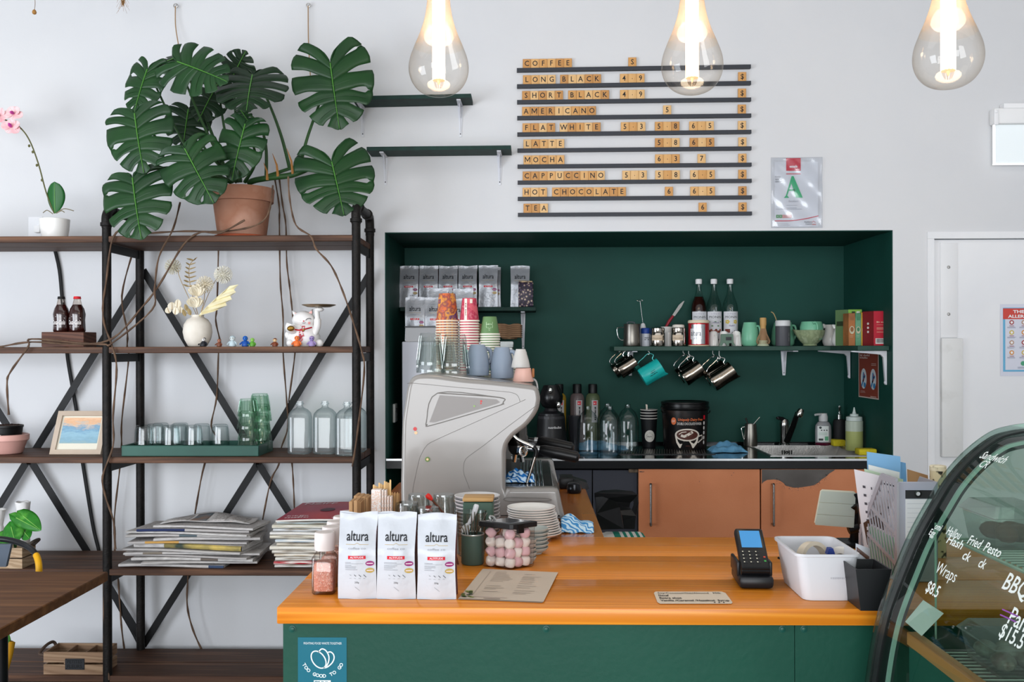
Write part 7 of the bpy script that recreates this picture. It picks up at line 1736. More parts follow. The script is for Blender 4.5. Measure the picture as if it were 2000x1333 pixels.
# ------------------------------------------------------------------ things on the counter, left group
gr = glass('#f3f1ef', '#a6a09c', .06, 1.0)
salt = mt('#d98a72', .6, var=('#e6a890', '#c9705c', '#edc4b4'), sc=420, kind='voronoi', lo=0, hi=.8, bump=.5, bsc=200)
g0 = gz(631, 1163)
for i in range(5):
    Y = g0.y+.022+i*.062; X = g0.x-.001+.002*math.sin(i*2); o = (X, Y, ZC+.0006)
    l = ('nearest to the camera', 'second in the row', 'third in the row', 'fourth in the row', 'last in the row, mostly hidden')[i]
    t = thing('salt_grinder', 'square glass grinder of pink salt with white cap, ' + l, 'salt grinder', o, 'pink salt grinders')
    if ('gr', 0) not in proto:
        W2 = .0205
        proto[('gr', 0)] = obj('glass_body', MB().lathe([(0, 0), (W2*1.0, 0), (W2*1.12, .003), (W2*1.12, .070), (W2*.8, .080), (W2*.72, .085)], 32, sq=6, T=Matrix.Rotation(0, 4, 'Z')), gr, t, world=False)
        proto[('gr', 1)] = obj('salt', MB().lathe([(0, .006), (W2*.92, .006), (W2*.96, .010), (W2*.96, .056), (W2*.8, .061), (0, .063)], 28, sq=5), salt, t, world=False)
        proto[('gr', 2)] = obj('cap', MB().lathe([(W2*.95, .084), (W2*.98, .086), (W2*.98, .090), (W2*1.0, .091), (W2*.97, .116), (W2*.9, .119), (0, .1195)], 32), mt('#d9cfcb', .35), t, world=False)
    else:
        for j in range(3): q_ = proto[('gr', j)].copy(); C.objects.link(q_); q_.parent = t
# stirrers, cup sleeves
Y = 2.12; k = U(Y)
kr = mt('#b08a62', .85, var='#a07a54', sc=20, stretch=(6, 1, .4)); 
for i in range(12):
    px = 688+3.0*i-(5 if i > 8 else 0); yy = 2.10+.006*(i % 3); tpx = 976+(i % 3)*1.2-(14 if i >= 7 else 0)*(1 if i < 12 else 0)
    if i >= 6: px = 697+4.2*(i-6); yy = 2.17; tpx = 965+(i % 2)
    A = W(px, tpx, yy)
    m = MB(); w_, d_ = 1.45*k, .030
    q = lambda u, v, A=A, yy=yy: (A.x+.0012*math.sin(3*v)+(u-.5)*.0022, yy-d_/2+d_*v, ZC+.0008+(A.z-ZC-.001)*(1 if True else 0))
    m.box(A.x-.0042, A.x+.0042, yy-.016, yy+.032, ZC+.0008, A.z-.002*abs(i-3)/3, bev=.0015, seg=1)
    tag(obj('cup_sleeve', m, kr, loc=(A.x, yy, ZC)), 'kraft cup sleeve left of the printed packs, %s from left in the %s row' % (ORD[i % 6], 'front' if i < 6 else 'rear'), 'cup sleeve', 'kraft cup sleeves')
prn = mt('#d8cfc8', .6, var=('#ddd6d0', '#d79a70', '#e0d9d4'), sc=300, kind='voronoi', lo=.15, hi=.55)
xa, xb = W(725, 960, 2.10).x, W(744, 960, 2.10).x; zt_ = W(734, 957, 2.10).z
for i in range(5):
    x0_ = xa+(0 if i == 0 else (xb-xa)+.0055*(i-1)+.0008); x1_ = xb if i == 0 else x0_+.0046
    zz = zt_-.001*i-(.012 if i > 2 else 0)
    y0_ = 2.10+.0015*i
    tag(obj('straw_sachet', MB().box(x0_, x1_, y0_, y0_+.02, ZC+.0008, zz, bev=.001, seg=1), prn, loc=((x0_+x1_)/2, y0_, ZC)), 'white and orange printed paper sachet pack of stirrers, %s' % (('wide one in front',)+tuple('%s narrow one to its right' % ORD[j] for j in range(4)))[i], 'paper pack', 'printed sachet packs')
bir = mt('#d6b27c', .6, var='#c9a36c', sc=8, stretch=(4, 4, .4))
for i in range(16):
    if i < 10: px = 730+3.6*i; tpx = 947-1.2*min(i, 8)+3*(i % 3); yy = 2.125+.006*(i % 3); w_ = 3.4; mm_ = bir
    else: px = 766+2.6*(i-10); tpx = 962+2*(i % 2); yy = 2.128+.006*(i % 2); w_ = 2.2; mm_ = mt('#bd9566', .7, var='#a98154', sc=8, stretch=(4, 4, .4))
    A = W(px, tpx, yy); Bx = A.x-(.006 if i >= 10 else .002)
    hw_ = w_*k/2; m = MB()
    P = [(Bx-hw_, ZC+.0008), (Bx+hw_, ZC+.0008), (A.x+hw_, A.z-hw_), (A.x+hw_*.5, A.z), (A.x-hw_*.5, A.z), (A.x-hw_, A.z-hw_)]
    m.prism(P, yy-.0008, yy+.0008)
    tag(obj('stirrer', m, mm_, loc=(A.x, yy, ZC)), 'flat wooden stirrer %s, %s from the left' % (('in the tall bunch', ORD[i]) if i < 10 else ('in the short darker bunch', ORD[i-10])), 'stirrer', 'wooden stirrers')
# cut glass jars, upturned, behind the bags
for px, Y, top, l, n in ((795, 2.13, 982, 'front left, low one', 1), (818, 2.26, 966, 'rear left', 2), (867, 2.26, 966, 'rear right', 2), (836, 2.12, 992, 'front right, between the bags', 1)):
    x = W(px, 1000, Y).x; zt_ = W(px, top, Y).z; hh = zt_-ZC
    def jar(hh=hh):
        r = 23.5*U(2.2); m = MB().lathe([(r*.9, 0), (r, .004), (r*1.0, hh*.82), (r*.9, hh*.9), (r*.93, hh*.93), (r*.86, hh), (0, hh), (0, hh-.006), (r*.8, hh-.006), (r*.88, hh*.8), (r*.86, .002), (r*.9, 0)], 28)
        for i in range(9):
            for s_ in (-1, 1):
                m.tube([(r*1.0*math.cos(2*PI*i/9+s_*a_*.55), r*1.0*math.sin(2*PI*i/9+s_*a_*.55), .01+a_*hh*.75) for a_ in [j/6 for j in range(7)]], .0014, 4)
        return m
    t = place('cut_glass_jar', 'diamond cut clear glass upturned behind the white bags, ' + l, 'glass', 'cut glasses behind the bags', 'jar%d' % int(top), [('bowl', jar, glass('#f4f6f5', '#9aa5a3', .09, 1.2))], (x, Y, ZC+.0006))
Y = 2.20
t = thing('stirring_spoon', 'thin brown stick spoon with bright red tip standing among the cut glasses', 'spoon', W(869, 1006, Y))
e_ = W(895, 1060, Y)
obj('stick', MB().tube([(e_.x, Y+.0, ZC+.002), W(869, 1006, Y), W(843, 976, Y)], [.0022, .0024, .0024], 8), mt('#5a2f1c', .5), t)
obj('red_tip', MB().tube([W(844, 977, Y), W(840, 973, Y), W(835, 968.5, Y), W(833, 966.5, Y)], [.003, .0055, .0062, .004], 10), mt('#d22a22', .45), t)
# plate stacks
def plate(r, h=.016): return MB().lathe([(0, .002), (r*.5, .002), (r*.52, 0), (r*.58, 0), (r*.6, .003), (r*.85, h*.55), (r, h), (r*1.0, h+.0016), (r*.97, h+.0018), (r*.83, h*.7), (r*.55, .005), (0, .005)], 44)
def plates(label, px, Y, n, rpx, topy, basez, mat, group, key, lean=0, rtop=None):
    k = U(Y); x = W(px, 1000, Y).x; zt_ = W(px, topy, Y).z; h = .014
    p_ = (zt_-h-basez)/(n-1)
    for i in range(n):
        o = (x-lean*i*.0011+.0012*math.sin(i*1.9), Y, basez+p_*i+.0008)
        t = place('saucer', label + (', the lowest' if i == 0 else ', the top one' if i == n-1 else ', %s from the top' % ORD[n-1-i]), 'plate', group, key, [('dish', lambda: plate(rpx*k, h), mat)], o)
        if rtop: s_ = 1+(rtop-1)*i/(n-1); t.scale = (s_, s_, 1)
plates('white saucer in the tall stack beside the blue cloth', 1046, 2.52, 12, 51, 991, ZC, CERAM, 'white saucers on the counter', 'sw', 1.0, .92)
plates('grey rimmed plate in the stack behind the green canister', 932, 2.54, 11, 44.5, 969, ZC, mt('#c9c7c6', .35, var='#bdbcc0', sc=3), 'grey rimmed plates', 'pg')
plates('sage grey saucer in the stack behind the marshmallows', 1042, 2.33, 6, 29, 1033, ZC, mt('#aab0ab', .35), 'sage grey saucers', 'sg')
plates('small grey saucer in the low stack right behind the marshmallows', 1031, 2.22, 5, 16.5, 1055, ZC, mt('#a3a59f', .35), 'small grey saucers', 'ss')
c = gz(1128, 1041)
def cl(u, v):
    x = c.x-.042+.084*u; y = c.y-.01+.10*v
    return (x, y, ZC+.002+.045*math.sin(PI*min(1, v*1.1))*(.75+.25*math.sin(5*u+1))*(1-.35*abs(2*u-1)**3)+.002*math.sin(13*u+7*v))
tag(obj('cleaning_cloth', MB().grid(cl, 30, 20), mt('#3f86bd', .9, var='#bcd6e4', sc=34, kind='zigzag', lo=.35, hi=.6), loc=(c.x, c.y, ZC), solid=.002), 'folded blue zigzag cloth on the counter right of the white saucers', 'cloth')
# green canister with wooden lid
Y = 2.36; k = U(Y); x0_, x1_ = W(904, 1000, Y).x, W(963, 1000, Y).x
t = thing('canister', 'square green canister with light wooden lid in front of the grey plates', 'canister', ((x0_+x1_)/2, Y+.03, ZC+.0006))
zl = W(930, 981, Y).z
obj('canister_body', MB().box(x0_, x1_, Y, Y+.07, ZC+.0008, zl-.0005, bev=.005), mt('#415a4c', .5), t)
obj('lid', MB().box(x0_-.001, x1_+.001, Y-.001, Y+.071, zl, zl+.009, bev=.003), mt('#c29a64', .5, var='#b58c57', sc=5, kind='wave', stretch=(.4, 3, 1)), t)
# clear plastic jug behind the cutlery, cutlery cup
Y = 2.305; k = U(Y); B = HOR+(1.5-ZC)/k
t, o = lt('plastic_jug', 'clear plastic jug between the white bags and the cutlery cup', 'jug', Y, 921, B, [('jug_body', glass('#eef0ef', '#9aa4a1', .07, .9), [(0, B), (24, B), (26, B-3), (28.5, 1003), (30, 1000), (28, 1001), (24, B-4)])], z0=ZC)
handle(t, o, Y, [(896, 1020), (890, 1030), (893, 1075), (898, 1082)], .004, mt('#cfcbc5', .4), name='handle')
t = thing('white_spatula', 'white plastic spatula standing behind the teaspoons', 'spatula', W(925, 1035, 2.23))
Yq = 2.235
obj('handle', MB().tube(cr([W(905, 1034, Yq), W(918, 1020, Yq), W(927, 1000, Yq), W(931, 986, Yq)], 4), [.003]*4+[.005]*4+[.006]*4+[.0045], 8), mt('#d9dadd', .35), t)
obj('scoop', MB().add([W(x, y, Yq) for x, y in ((901, 1030), (912, 1022), (919, 1028), (914, 1050), (903, 1048))], [(0, 1, 2, 3, 4)]), mt('#d9dadd', .35), t, solid=.002)
b_ = gz(923, 1105); Y = b_.y+.02; k = U(Y); B = 1101
t, o = lt('cutlery_cup', 'small dull green cup full of teaspoons', 'cup', Y, 923.5, B, [('cup_body', mt('#44584f', .5), [(0, B), (20.5, B), (22.5, B-2.5), (22.5, 1043), (21.5, 1042.5), (21.5, 1047), (0, 1052)]), ('rim', mt('#b9bab6', .3, .6), [(22.7, 1044), (23.1, 1043), (22.7, 1041.6), (21.4, 1041.6), (21.3, 1043)])], z0=ZC)
for i, (x0, x1, y1, w_, l) in enumerate(((908, 901.5, 1027, 3.2, 'far left'), (911, 908, 1024, 3.6, 'second from left'), (916, 914, 1026, 3.8, 'with bowl up at centre'), (922, 921, 1003, 2.2, 'tall, at centre'), (926, 927, 1000, 2.2, 'tall, right of centre'), (931, 934, 1005, 2.0, 'dark, right of centre'), (932, 951, 1001, 1.7, 'bright, leaning far right'), (929, 938, 1020, 3.2, 'short, right'))):
    yy = Y-.012+.004*i
    t = thing('teaspoon', 'steel teaspoon in the green cup, ' + l, 'spoon', W(x0, 1042, yy), 'teaspoons in the green cup')
    P = [(x0-(x1-x0)*.4, 1055), (x0, 1042), ((x0+x1)/2, (1042+y1)/2), (x1, y1+2), (x1, y1)]
    m = MB().tube([W(x, y, yy) for x, y in P], [.0012, .0013, .0015, w_*k*.5, w_*k*.25], 8)
    obj('spoon_handle' if y1 < 1010 else 'spoon_bowl', m, mt('#8d857b', .22, 1) if i != 5 else mt('#5a4a3a', .4, .7), t)
# marshmallow box
cnr = gz(998.5, 1114.5); ang = math.radians(28); sz_ = .083
ex_ = Vector((math.cos(ang), math.sin(ang), 0)); ey_ = Vector((-math.sin(ang), math.cos(ang), 0))
lf_, rt_ = gz(944.5, 1105), gz(1031, 1105)
ex_ = Vector((.052, .040, 0)); ey_ = Vector((-.068, .040, 0))
zt_ = ZC+.107
t = thing('marshmallow_box', 'clear square storage box with black clip lid full of pink and white marshmallows', 'storage box', (cnr.x, cnr.y, ZC+.0006))
def bq(u, v, z): p = cnr+ex_*u+ey_*v; return Vector((p.x, p.y, z))
m = MB()
cn = [(0, 0), (1, 0), (1, 1), (0, 1)]
ring = []
for i, (u, v) in enumerate(cn):
    ring += [(u+(.06 if u == 0 else -.06)*(1 if i % 2 == 0 else 0), v+(0 if i % 2 == 0 else (.06 if v == 0 else -.06))), (u+(0 if i % 2 == 0 else (.06 if u == 0 else -.06)), v+((.06 if v == 0 else -.06) if i % 2 == 0 else 0))]
ring = [(.0, .06), (.06, .0), (.94, .0), (1, .06), (1, .94), (.94, 1), (.06, 1), (0, .94)]
def loft(m, zs, sc_, mi=0, cap=(1, 1)):
    n = len(ring); vs = [bq(.5+(u-.5)*s_, .5+(v-.5)*s_, z) for z, s_ in zip(zs, sc_) for u, v in ring]
    fs = [(k_*n+i, k_*n+(i+1) % n, (k_+1)*n+(i+1) % n, (k_+1)*n+i) for k_ in range(len(zs)-1) for i in range(n)]
    if cap[0]: fs.append(tuple(range(n))[::-1])
    if cap[1]: fs.append(tuple((len(zs)-1)*n+i for i in range(n)))
    return m.add(vs, fs, mi)
obj('box_body', loft(MB(), [ZC+.0008, ZC+.004, ZC+.092], [.94, 1, 1.04], cap=(1, 0)), glass('#f6f3f3', '#b9b0b0', .05, .8), t)
l_ = obj('lid', loft(MB(), [ZC+.0885, ZC+.090, ZC+.099, ZC+.100], [1.10, 1.13, 1.13, 1.08]), mt('#1b1b1d', .3), t)
obj('lid_window', loft(MB(), [ZC+.1002, ZC+.1012], [.86, .84]), mt('#5c5d60', .15, coat=.5), t)
m = MB(); p = [bq(u, -.09, z) for u, z in ((.18, ZC+.079), (.42, ZC+.079), (.42, ZC+.099), (.18, ZC+.099))]; q_ = [v+ey_*.06 for v in p]
m.add(p+q_, [(0, 1, 2, 3), (7, 6, 5, 4)]+[(i, 4+i, 4+(i+1) % 4, (i+1) % 4) for i in range(4)])
obj('clip', m, mt('#0f0f10', .3), t)
p = bq(.5, .5, ZC+.101)
obj('latch', MB().tube(cr([bq(.3, .9, ZC+.101), bq(.32, .95, ZC+.108), bq(.38, .9, ZC+.107), bq(.42, .85, ZC+.101)], 4), .003, 8), CHROME, t)
mw = [mt('#e6dfd6', .8, sss=.15), mt('#dcb8bc', .8, sss=.15)]
R = random.Random(4); cnt = [0, 0]; lay = [(0, 3), (1, 3), (2, 3)]
for L_ in range(4):
    for i in range(3):
        for j in range(3):
            if L_ == 3 and (i+j) % 2: continue
            if 0 < i and 0 < j and i+j > 3: continue
            u, v = .19+.31*i, .19+.31*j
            p = bq(u, v, ZC+.0135+.0205*L_); ci = (i+2*j+L_) % 2
            ax = R.uniform(0, 6.28)
            T_ = Matrix.Translation(p) @ Matrix.Rotation(R.uniform(0, 1.5), 4, Vector((math.cos(ax), math.sin(ax), 0)))
            side = 'left' if j > i else 'right' if i > j else 'corner'
            tag(obj('marshmallow', MB().lathe([(0, -.0100), (.0065, -.0099), (.0095, -.0088), (.0110, -.0065), (.0117, -.003), (.0118, 0), (.0117, .003), (.0110, .0065), (.0095, .0088), (.0065, .0099), (0, .0100)], 20, T=T_), mw[ci], loc=p),
                '%s marshmallow in the clear box, %s layer, %s' % (('white', 'pink')[ci], ('bottom', 'second', 'third', 'top')[L_], 'at the front corner' if i == j == 0 else '%d along its left face' % j if i == 0 else '%d along its right face' % i if j == 0 else 'in the middle' if i == j == 1 else 'towards the back'), 'marshmallow', 'marshmallows in the clear box')
# ------------------------------------------------------------------ menu sheet, notice, card terminal
q4 = [gz(894, 1172), gz(1059, 1179), gz(1088, 1121), gz(941, 1114)]
def sheet(q4, z): return lambda u, v: tuple(((q4[0]*(1-u)+q4[1]*u)*(1-v)+(q4[3]*(1-u)+q4[2]*u)*v)[:2])+(ZC+z+.0005+.002*math.sin(PI*u)*0,)
t = thing('menu_sheet', 'tan paper menu with small print and leaf drawing lying on the counter', 'menu', ((q4[0]+q4[2])/2))
m = MB()
for i, z in enumerate((.0008, .0016, .0024)):
    f = sheet([p+Vector((.0012*i, .0008*i, 0)) for p in q4], z); m.grid(f, 4, 4, 0)
f = sheet(q4, .0034); m.lines(.22, .5, [.9-.0455*i for i in range(8)], f, 1, .008, .5).lines(.6, .9, [.86, .78, .74, .70, .66, .60, .54, .46, .40, .30, .24, .2], f, 1, .008, .6).lines(.22, .5, [.42, .36, .32, .24], f, 1, .009, .5).rect(.14, .144, .12, .92, f, 1, 1, 4)
m.lines(.10, .60, [.06], f, 2, .010, .1).lines(.3, .5, [.02], f, 3, .012, .2)
R = random.Random(9)
for i in range(16): m.disc(.028, f, 4+(i % 2), 6, 1, ell=.5, c=(.02+.16*R.random()*(1-.3*i/16), .03+.22*R.random()))
obj('paper', m, [mt('#c9b8a6', .7), mt('#a2958a', .8), mt('#b8a49b', .8), mt('#8b7a72', .8), mt('#3b4a30', .7), mt('#7f8c3d', .7)], t)
q4 = [gz(1285, 1181), gz(1433, 1181), gz(1415, 1157), gz(1276, 1157)]
t = thing('notice_card', 'white rounded handwritten notice strip stuck flat on the counter', 'notice', ((q4[0]+q4[2])/2))
f = sheet(q4, .0010); m = MB()
P = [(.03, 0), (.97, 0), (1, .12), (1, .88), (.96, 1), (.03, 1), (0, .88), (0, .12)]
m.add([f(*p) for p in P], [tuple(range(8))], 0); g = sheet(q4, .0018)
for y, tx_, w_ in ((.78, 'Soy/Coconut/Oat/Almond   Milk', .88), (.58, 'Decaf', .14), (.38, 'Extra shot', .3), (.18, 'Vanilla /Caramel /Hazelnut  Syrup', .92)): m.text(tx_, .13, lambda x, y_: g(min(.98, x), y_), 1, .05, y, 'L', w=w_, bold=.02)
for x in (.76, .82, .88): m.disc(.012, g, 1, 8, 1, ell=3, c=(x, .09))
obj('card', m, [mt('#dccbb6', .5), mt('#2b2522', .6)], t)
b0, b1 = gz(1447, 1152), gz(1519, 1156)
Yt = b0.y; w_ = b1.x-b0.x
t = thing('card_terminal', 'black card payment terminal with blue screen on the counter', 'card terminal', ((b0.x+b1.x)/2, Yt+.05, ZC+.0006))
cxm = (b0.x+b1.x)/2; yaw = Matrix.Translation((cxm, Yt+.055, 0)) @ Matrix.Rotation(-.05, 4, 'Z')
obj('cradle', MB().box(-w_/2, w_/2, -.055, .055, ZC+.0008, ZC+.026, bev=.008, T=yaw).box(-w_/2-.001, -w_/2+.006, -.03, .055, ZC+.02, ZC+.05, bev=.003, T=yaw).box(w_/2-.006, w_/2+.001, -.03, .055, ZC+.02, ZC+.05, bev=.003, T=yaw), mt('#17181b', .35), t)
Ti = yaw @ Matrix.Translation((0, -.045, ZC+.0345)) @ Matrix.Rotation(math.radians(34), 4, 'X')
bd = obj('handset', MB().box(-w_*.42, w_*.42, 0, .115, -.011, .007, bev=.005, T=Ti).box(-w_*.42, w_*.42, -.004, .012, -.012, .003, bev=.004, T=Ti), mt('#0e0f11', .3), t)
tf = lambda x, y, z=.0076: tuple(Ti @ Vector((x, y, z)))
obj('screen', MB().rect(-w_*.30, w_*.30, .058, .106, tf, 0, 1, 1), mt('#3f86bd', .25, emit=.25), t)
m = MB()
for i in range(3):
    for j in range(4):
        x, y = -w_*.27+w_*.19*i, .046-.0095*j
        m.rect(x-.0045, x+.0045, y-.0024, y+.0024, tf, 0, 1, 1).rect(x-.0035, x-.001, y-.0012, y+.0014, lambda a_, b_: tf(a_, b_, .0082), 1, 1, 1)
for j, c_ in enumerate((2, 3)): m.rect(w_*.27, w_*.33, .030-.011*j, .034-.011*j, tf, c_, 1, 1)
obj('keypad', m, [mt('#1c1d20', .4), mt('#c9c3ae', .4), mt('#b3402e', .4), mt('#3d9a4a', .4)], t)
P = cr([gz(1520, 1108)+Vector((0, 0, .02)), gz(1545, 1105)+Vector((0, 0, .006)), gz(1557, 1106)+Vector((0, 0, .004))], 5)
obj('cable', MB().tube(P, .0024, 8).tube(cr([gz(1560, 1133)+Vector((0, 0, .004)), gz(1552, 1132)+Vector((0, 0, .006)), gz(1541, 1137)+Vector((0, 0, .006)), gz(1546, 1142)+Vector((0, 0, .005)), gz(1556, 1142)+Vector((0, 0, .004))], 5), .003, 8), BLACK, t)
# white tub with tape, black pot with card
a, b_ = gz(1577, 1174), gz(1672, 1174)
Yt = a.y; x0_ = a.x-.006; x1_ = b_.x-.006; y1_ = Yt+.165; h = .083
t = thing('plastic_tub', 'white plastic tub holding tape rolls beside the black pot', 'tub', ((x0_+x1_)/2, (Yt+y1_)/2, ZC+.0006))
def tubq(s_, z, inn=0):
    r = .018; x0, x1, y0, y1 = x0_-s_+inn, x1_+s_-inn, Yt-s_*.3+inn, y1_+s_-inn; P = []
    for cx_, cy_, a0 in ((x0+r, y0+r, PI), (x1-r, y0+r, PI*1.5), (x1-r, y1-r, 0), (x0+r, y1-r, PI/2)):
        for i in range(5): a_ = a0+i*PI/8; P.append((cx_+r*math.cos(a_), cy_+r*math.sin(a_), z))
    return P
def loftp(m, rings, mi=0, capb=True, capt=False):
    n = len(rings[0]); vs = [v for r in rings for v in r]
    fs = [(k_*n+i, k_*n+(i+1) % n, (k_+1)*n+(i+1) % n, (k_+1)*n+i) for k_ in range(len(rings)-1) for i in range(n)]
    if capb: fs.append(tuple(range(n))[::-1])
    if capt: fs.append(tuple((len(rings)-1)*n+i for i in range(n)))
    return m.add(vs, fs, mi, True)
tw_ = mt('#d0d0d4', .4)
obj('tub_body', loftp(MB(), [tubq(0, ZC+.0008), tubq(.004, ZC+.02), tubq(.012, ZC+h), tubq(.016, ZC+h+.001), tubq(.016, ZC+h+.006), tubq(.012, ZC+h+.006), tubq(.010, ZC+h), tubq(.0, ZC+.006, .002)], capt=True), tw_, t)
obj('print', MB().scrib(-.019, .019, 0, .0035, lambda x, z: (x0_+.068+x, Yt-.0032, ZC+.042+z), 0, 11), mt('#b3b3b8', .5), t)
def ringm(r0, r1, w, T): return MB().lathe([(r0, -w/2), (r1, -w/2), (r1, w/2), (r0, w/2), (r0, -w/2)], 30, T=T)
o = Vector((x0_+.045, Yt+.10, ZC+.055)); tag(obj('tape_roll', ringm(.030, .038, .018, Matrix.Translation(o) @ Matrix.Rotation(.5, 4, 'Z') @ Matrix.Rotation(PI/2-.15, 4, 'X')), mt('#cfc2ae', .5), loc=o), 'cream roll of tape standing up in the white tub', 'tape')
o = Vector((x0_+.098, Yt+.09, ZC+.058)); tag(obj('tape_roll', ringm(.012, .026, .02, Matrix.Translation(o) @ Matrix.Rotation(-.6, 4, 'Z') @ Matrix.Rotation(1.2, 4, 'X')), mt('#d3cdc4', .45), loc=o), 'small pale roll of tape lying at the right in the white tub', 'tape')
o = Vector((x0_+.074, Yt+.085, ZC+.072)); tag(obj('binder_clip', MB().prism([(-.008, 0), (.008, 0), (.004, .012), (-.004, .012)], -.008, .008, 0, Matrix.Translation(o)), mt('#2b3f86', .4), loc=o), 'small blue clip between the tape rolls in the white tub', 'clip')
a, b_ = gz(1681, 1194), gz(1722, 1194); Y = a.y
t = thing('black_pot', 'black square tapered pot at the counter edge by the display case', 'pot', ((a.x+b_.x)/2, Y+.035, ZC+.0006))
hh = W(1680, 1112, Y).z-ZC; xx0, xx1 = a.x, b_.x+.003
def pr(e, z, x_=0): return [(xx0-e*.8+x_, Y-e*.2+x_, z), (xx1+e*1.2-x_, Y-e*.2+x_, z), (xx1+e*1.2-x_, Y+.075+e-x_, z), (xx0-e*.8+x_, Y+.075+e-x_, z)]
m = MB(); loftp(m, [pr(0, ZC+.0008), pr(.012, ZC+hh), pr(.010, ZC+hh, .001), pr(.0, ZC+.006, .003)], capt=True); m.s = [False]*len(m.s)
obj('pot_body', m, mt('#18191b', .4), t)
c0_, c1_ = W(1671.5, 1110, 1.93), W(1704, 1110, 1.93)
t = thing('photo_card', 'small glossy photo card standing up behind the black pot', 'card', ((c0_.x+c1_.x)/2, 1.94, ZC+.0006))
zA, zB = W(1671, 1062, 1.93).z, W(1704, 1075, 1.93).z
f = lambda u, v, e=0: (c0_.x+(c1_.x-c0_.x)*u, 1.93+.015*u-e, ZC+.001+(zA+(zB-zA)*u-ZC-.001)*v)
m = MB().grid(lambda u, v: f(u, v), 1, 1, 0).add([f(.05, .85, .0006), f(.45, .8, .0006), f(.95, .72, .0006), f(.95, .82, .0006), f(.05, .94, .0006)], [(0, 1, 2, 3, 4)], 1).grid(lambda u, v: f(.05+.9*u, .3+.38*v, .0006), 1, 1, 2)
for i in range(3): m.scrib(.2, .7, .56-.1*i, .05, lambda x, y: f(x, y, .0012), 3, 5+i)
obj('card', m, [mt('#b9bcc4', .3), mt('#5f4a44', .4), mt('#8c7f86', .4), mt('#cdd0d4', .4)], t, solid=.0008)
# ------------------------------------------------------------------ right end of the counter: tablet, files, papers
def quad(name, label, cat, pts, Ys, mats, extra=None, solid=.0012, group=None):
    """a flat sheet through four measured corners (bl, br, tr, tl) at the given distances"""
    P = [W(x, y, Y) for (x, y), Y in zip(pts, Ys)]
    f = lambda u, v, e=0: (P[0]*(1-u)+P[1]*u)*(1-v)+(P[3]*(1-u)+P[2]*u)*v + Vector((-.1, -1, .15)).normalized()*e
    o = (P[0]+P[1])/2
    t = thing(name, label, cat, o, group)
    m = MB().grid(lambda u, v: f(u, v), 6, 6, 0, False)
    if extra: extra(m, f)
    obj('sheet', m, mats, t, solid=0 if extra else solid)
    return t, f
Y = 2.36
P = [W(1591, 1026, Y-.02), W(1668, 1032, Y+.01), W(1672, 961, Y+.03), W(1604, 957, Y)]
t = thing('tablet', 'tablet in a pale sage folding cover held by a black stand', 'tablet', (P[0]+P[1])/2)
f = lambda u, v, e=0: (P[0]*(1-u)+P[1]*u)*(1-v)+(P[3]*(1-u)+P[2]*u)*v+Vector((0, -e, 0))
rc = [(.05, 0), (.95, 0), (1, .06), (1, .95), (.95, 1), (.05, 1), (0, .95), (0, .06)]
def slabq(f, e0, e1, pts):
    n = len(pts); vs = [f(u, v, e0) for u, v in pts]+[f(u, v, e1) for u, v in pts]
    return vs, [tuple(range(n)), tuple(range(2*n-1, n-1, -1))]+[(i, n+i, n+(i+1) % n, (i+1) % n) for i in range(n)]
obj('case_back', MB().add(*slabq(f, -.007, -.001, rc)), mt('#cfcbb8', .5), t)
m = MB()
for a, b_ in ((.01, .30), (.315, .64), (.655, .965)): m.add(*slabq(f, -.0009, .0012, [(0.01, a), (.99, a), (.99, b_), (.01, b_)]))
obj('cover_panel', m, mt('#b4bcb2', .55, var='#abb3a9', sc=4), t)
t = thing('tablet_stand', 'black jointed stand holding the tablet up from the counter', 'stand', (W(1668, 1090, 2.42).x, 2.42, ZC+.0006))
m = MB(); b0 = t.location
m.box(b0.x-.04, b0.x+.04, 2.39, 2.47, ZC+.0008, ZC+.012, bev=.004)
m.tube([(b0.x, 2.43, ZC+.01), W(1668, 1060, 2.42), W(1672, 1020, 2.41), W(1664, 985, 2.385)], [.012, .011, .011, .013], 10)
m.box(W(1655, 1, 2.4).x, W(1672, 1, 2.4).x, 2.385, 2.40, W(1, 1030, 2.4).z, W(1, 962, 2.4).z, bev=.003)
m.tube([W(1657, 1036, 2.38), W(1676, 1030, 2.38)], .011, 10)
obj('stand_arm', m, BLACK, t)
Yf2 = 2.05
fs = mt('#a3a1a8', .45, .2); lav = mt('#a6a8b6', .45)
t = thing('magazine_file', 'grey slotted magazine file with label holder on its spine, beside display case', 'file holder', (W(1785, 1130, Yf2).x, Yf2+.1, ZC+.0006))
xa, xb = W(1753, 1000, Yf2).x, W(1832, 1000, Yf2).x; zt_ = W(1790, 942, Yf2).z
obj('spine', MB().box(xa, xb, Yf2, Yf2+.004, ZC+.0008, zt_, bev=.001, seg=1), lav, t)
m = MB(); sy = lambda d, z: (xa+.001, Yf2+.004+d, z); D = .225
zk = W(1683, 1043, Yf2+D).z; zh = zt_
out = [(0, ZC+.001), (D, ZC+.001), (D, zk), (.085, zh), (0, zh)]
def edgebar(p, q, w=.006, tk=.0022):
    a_, b_ = Vector((0, p[0], p[1])), Vector((0, q[0], q[1])); d = (b_-a_).normalized(); n_ = Vector((0, -d.z, d.y))*w
    vs = [(xa+x_, Yf2+.004+v.y, v.z) for x_ in (-tk, tk) for v in (a_-n_, a_+n_, b_+n_, b_-n_)]
    m.add(vs, [(0, 1, 2, 3), (7, 6, 5, 4), (0, 4, 5, 1), (1, 5, 6, 2), (2, 6, 7, 3), (3, 7, 4, 0)])
for i in range(5): edgebar(out[i], out[(i+1) % 5], .007, .0022+.0001*i)
edgebar((0.0, ZC+.095), (.20, ZC+.19-.05), .004, .0017); edgebar((0.0, ZC+.035), (.225, ZC+.075), .004, .0017)
def top_at(d): return zh if d < .085 else zh+(zk-zh)*(d-.085)/(D-.085)
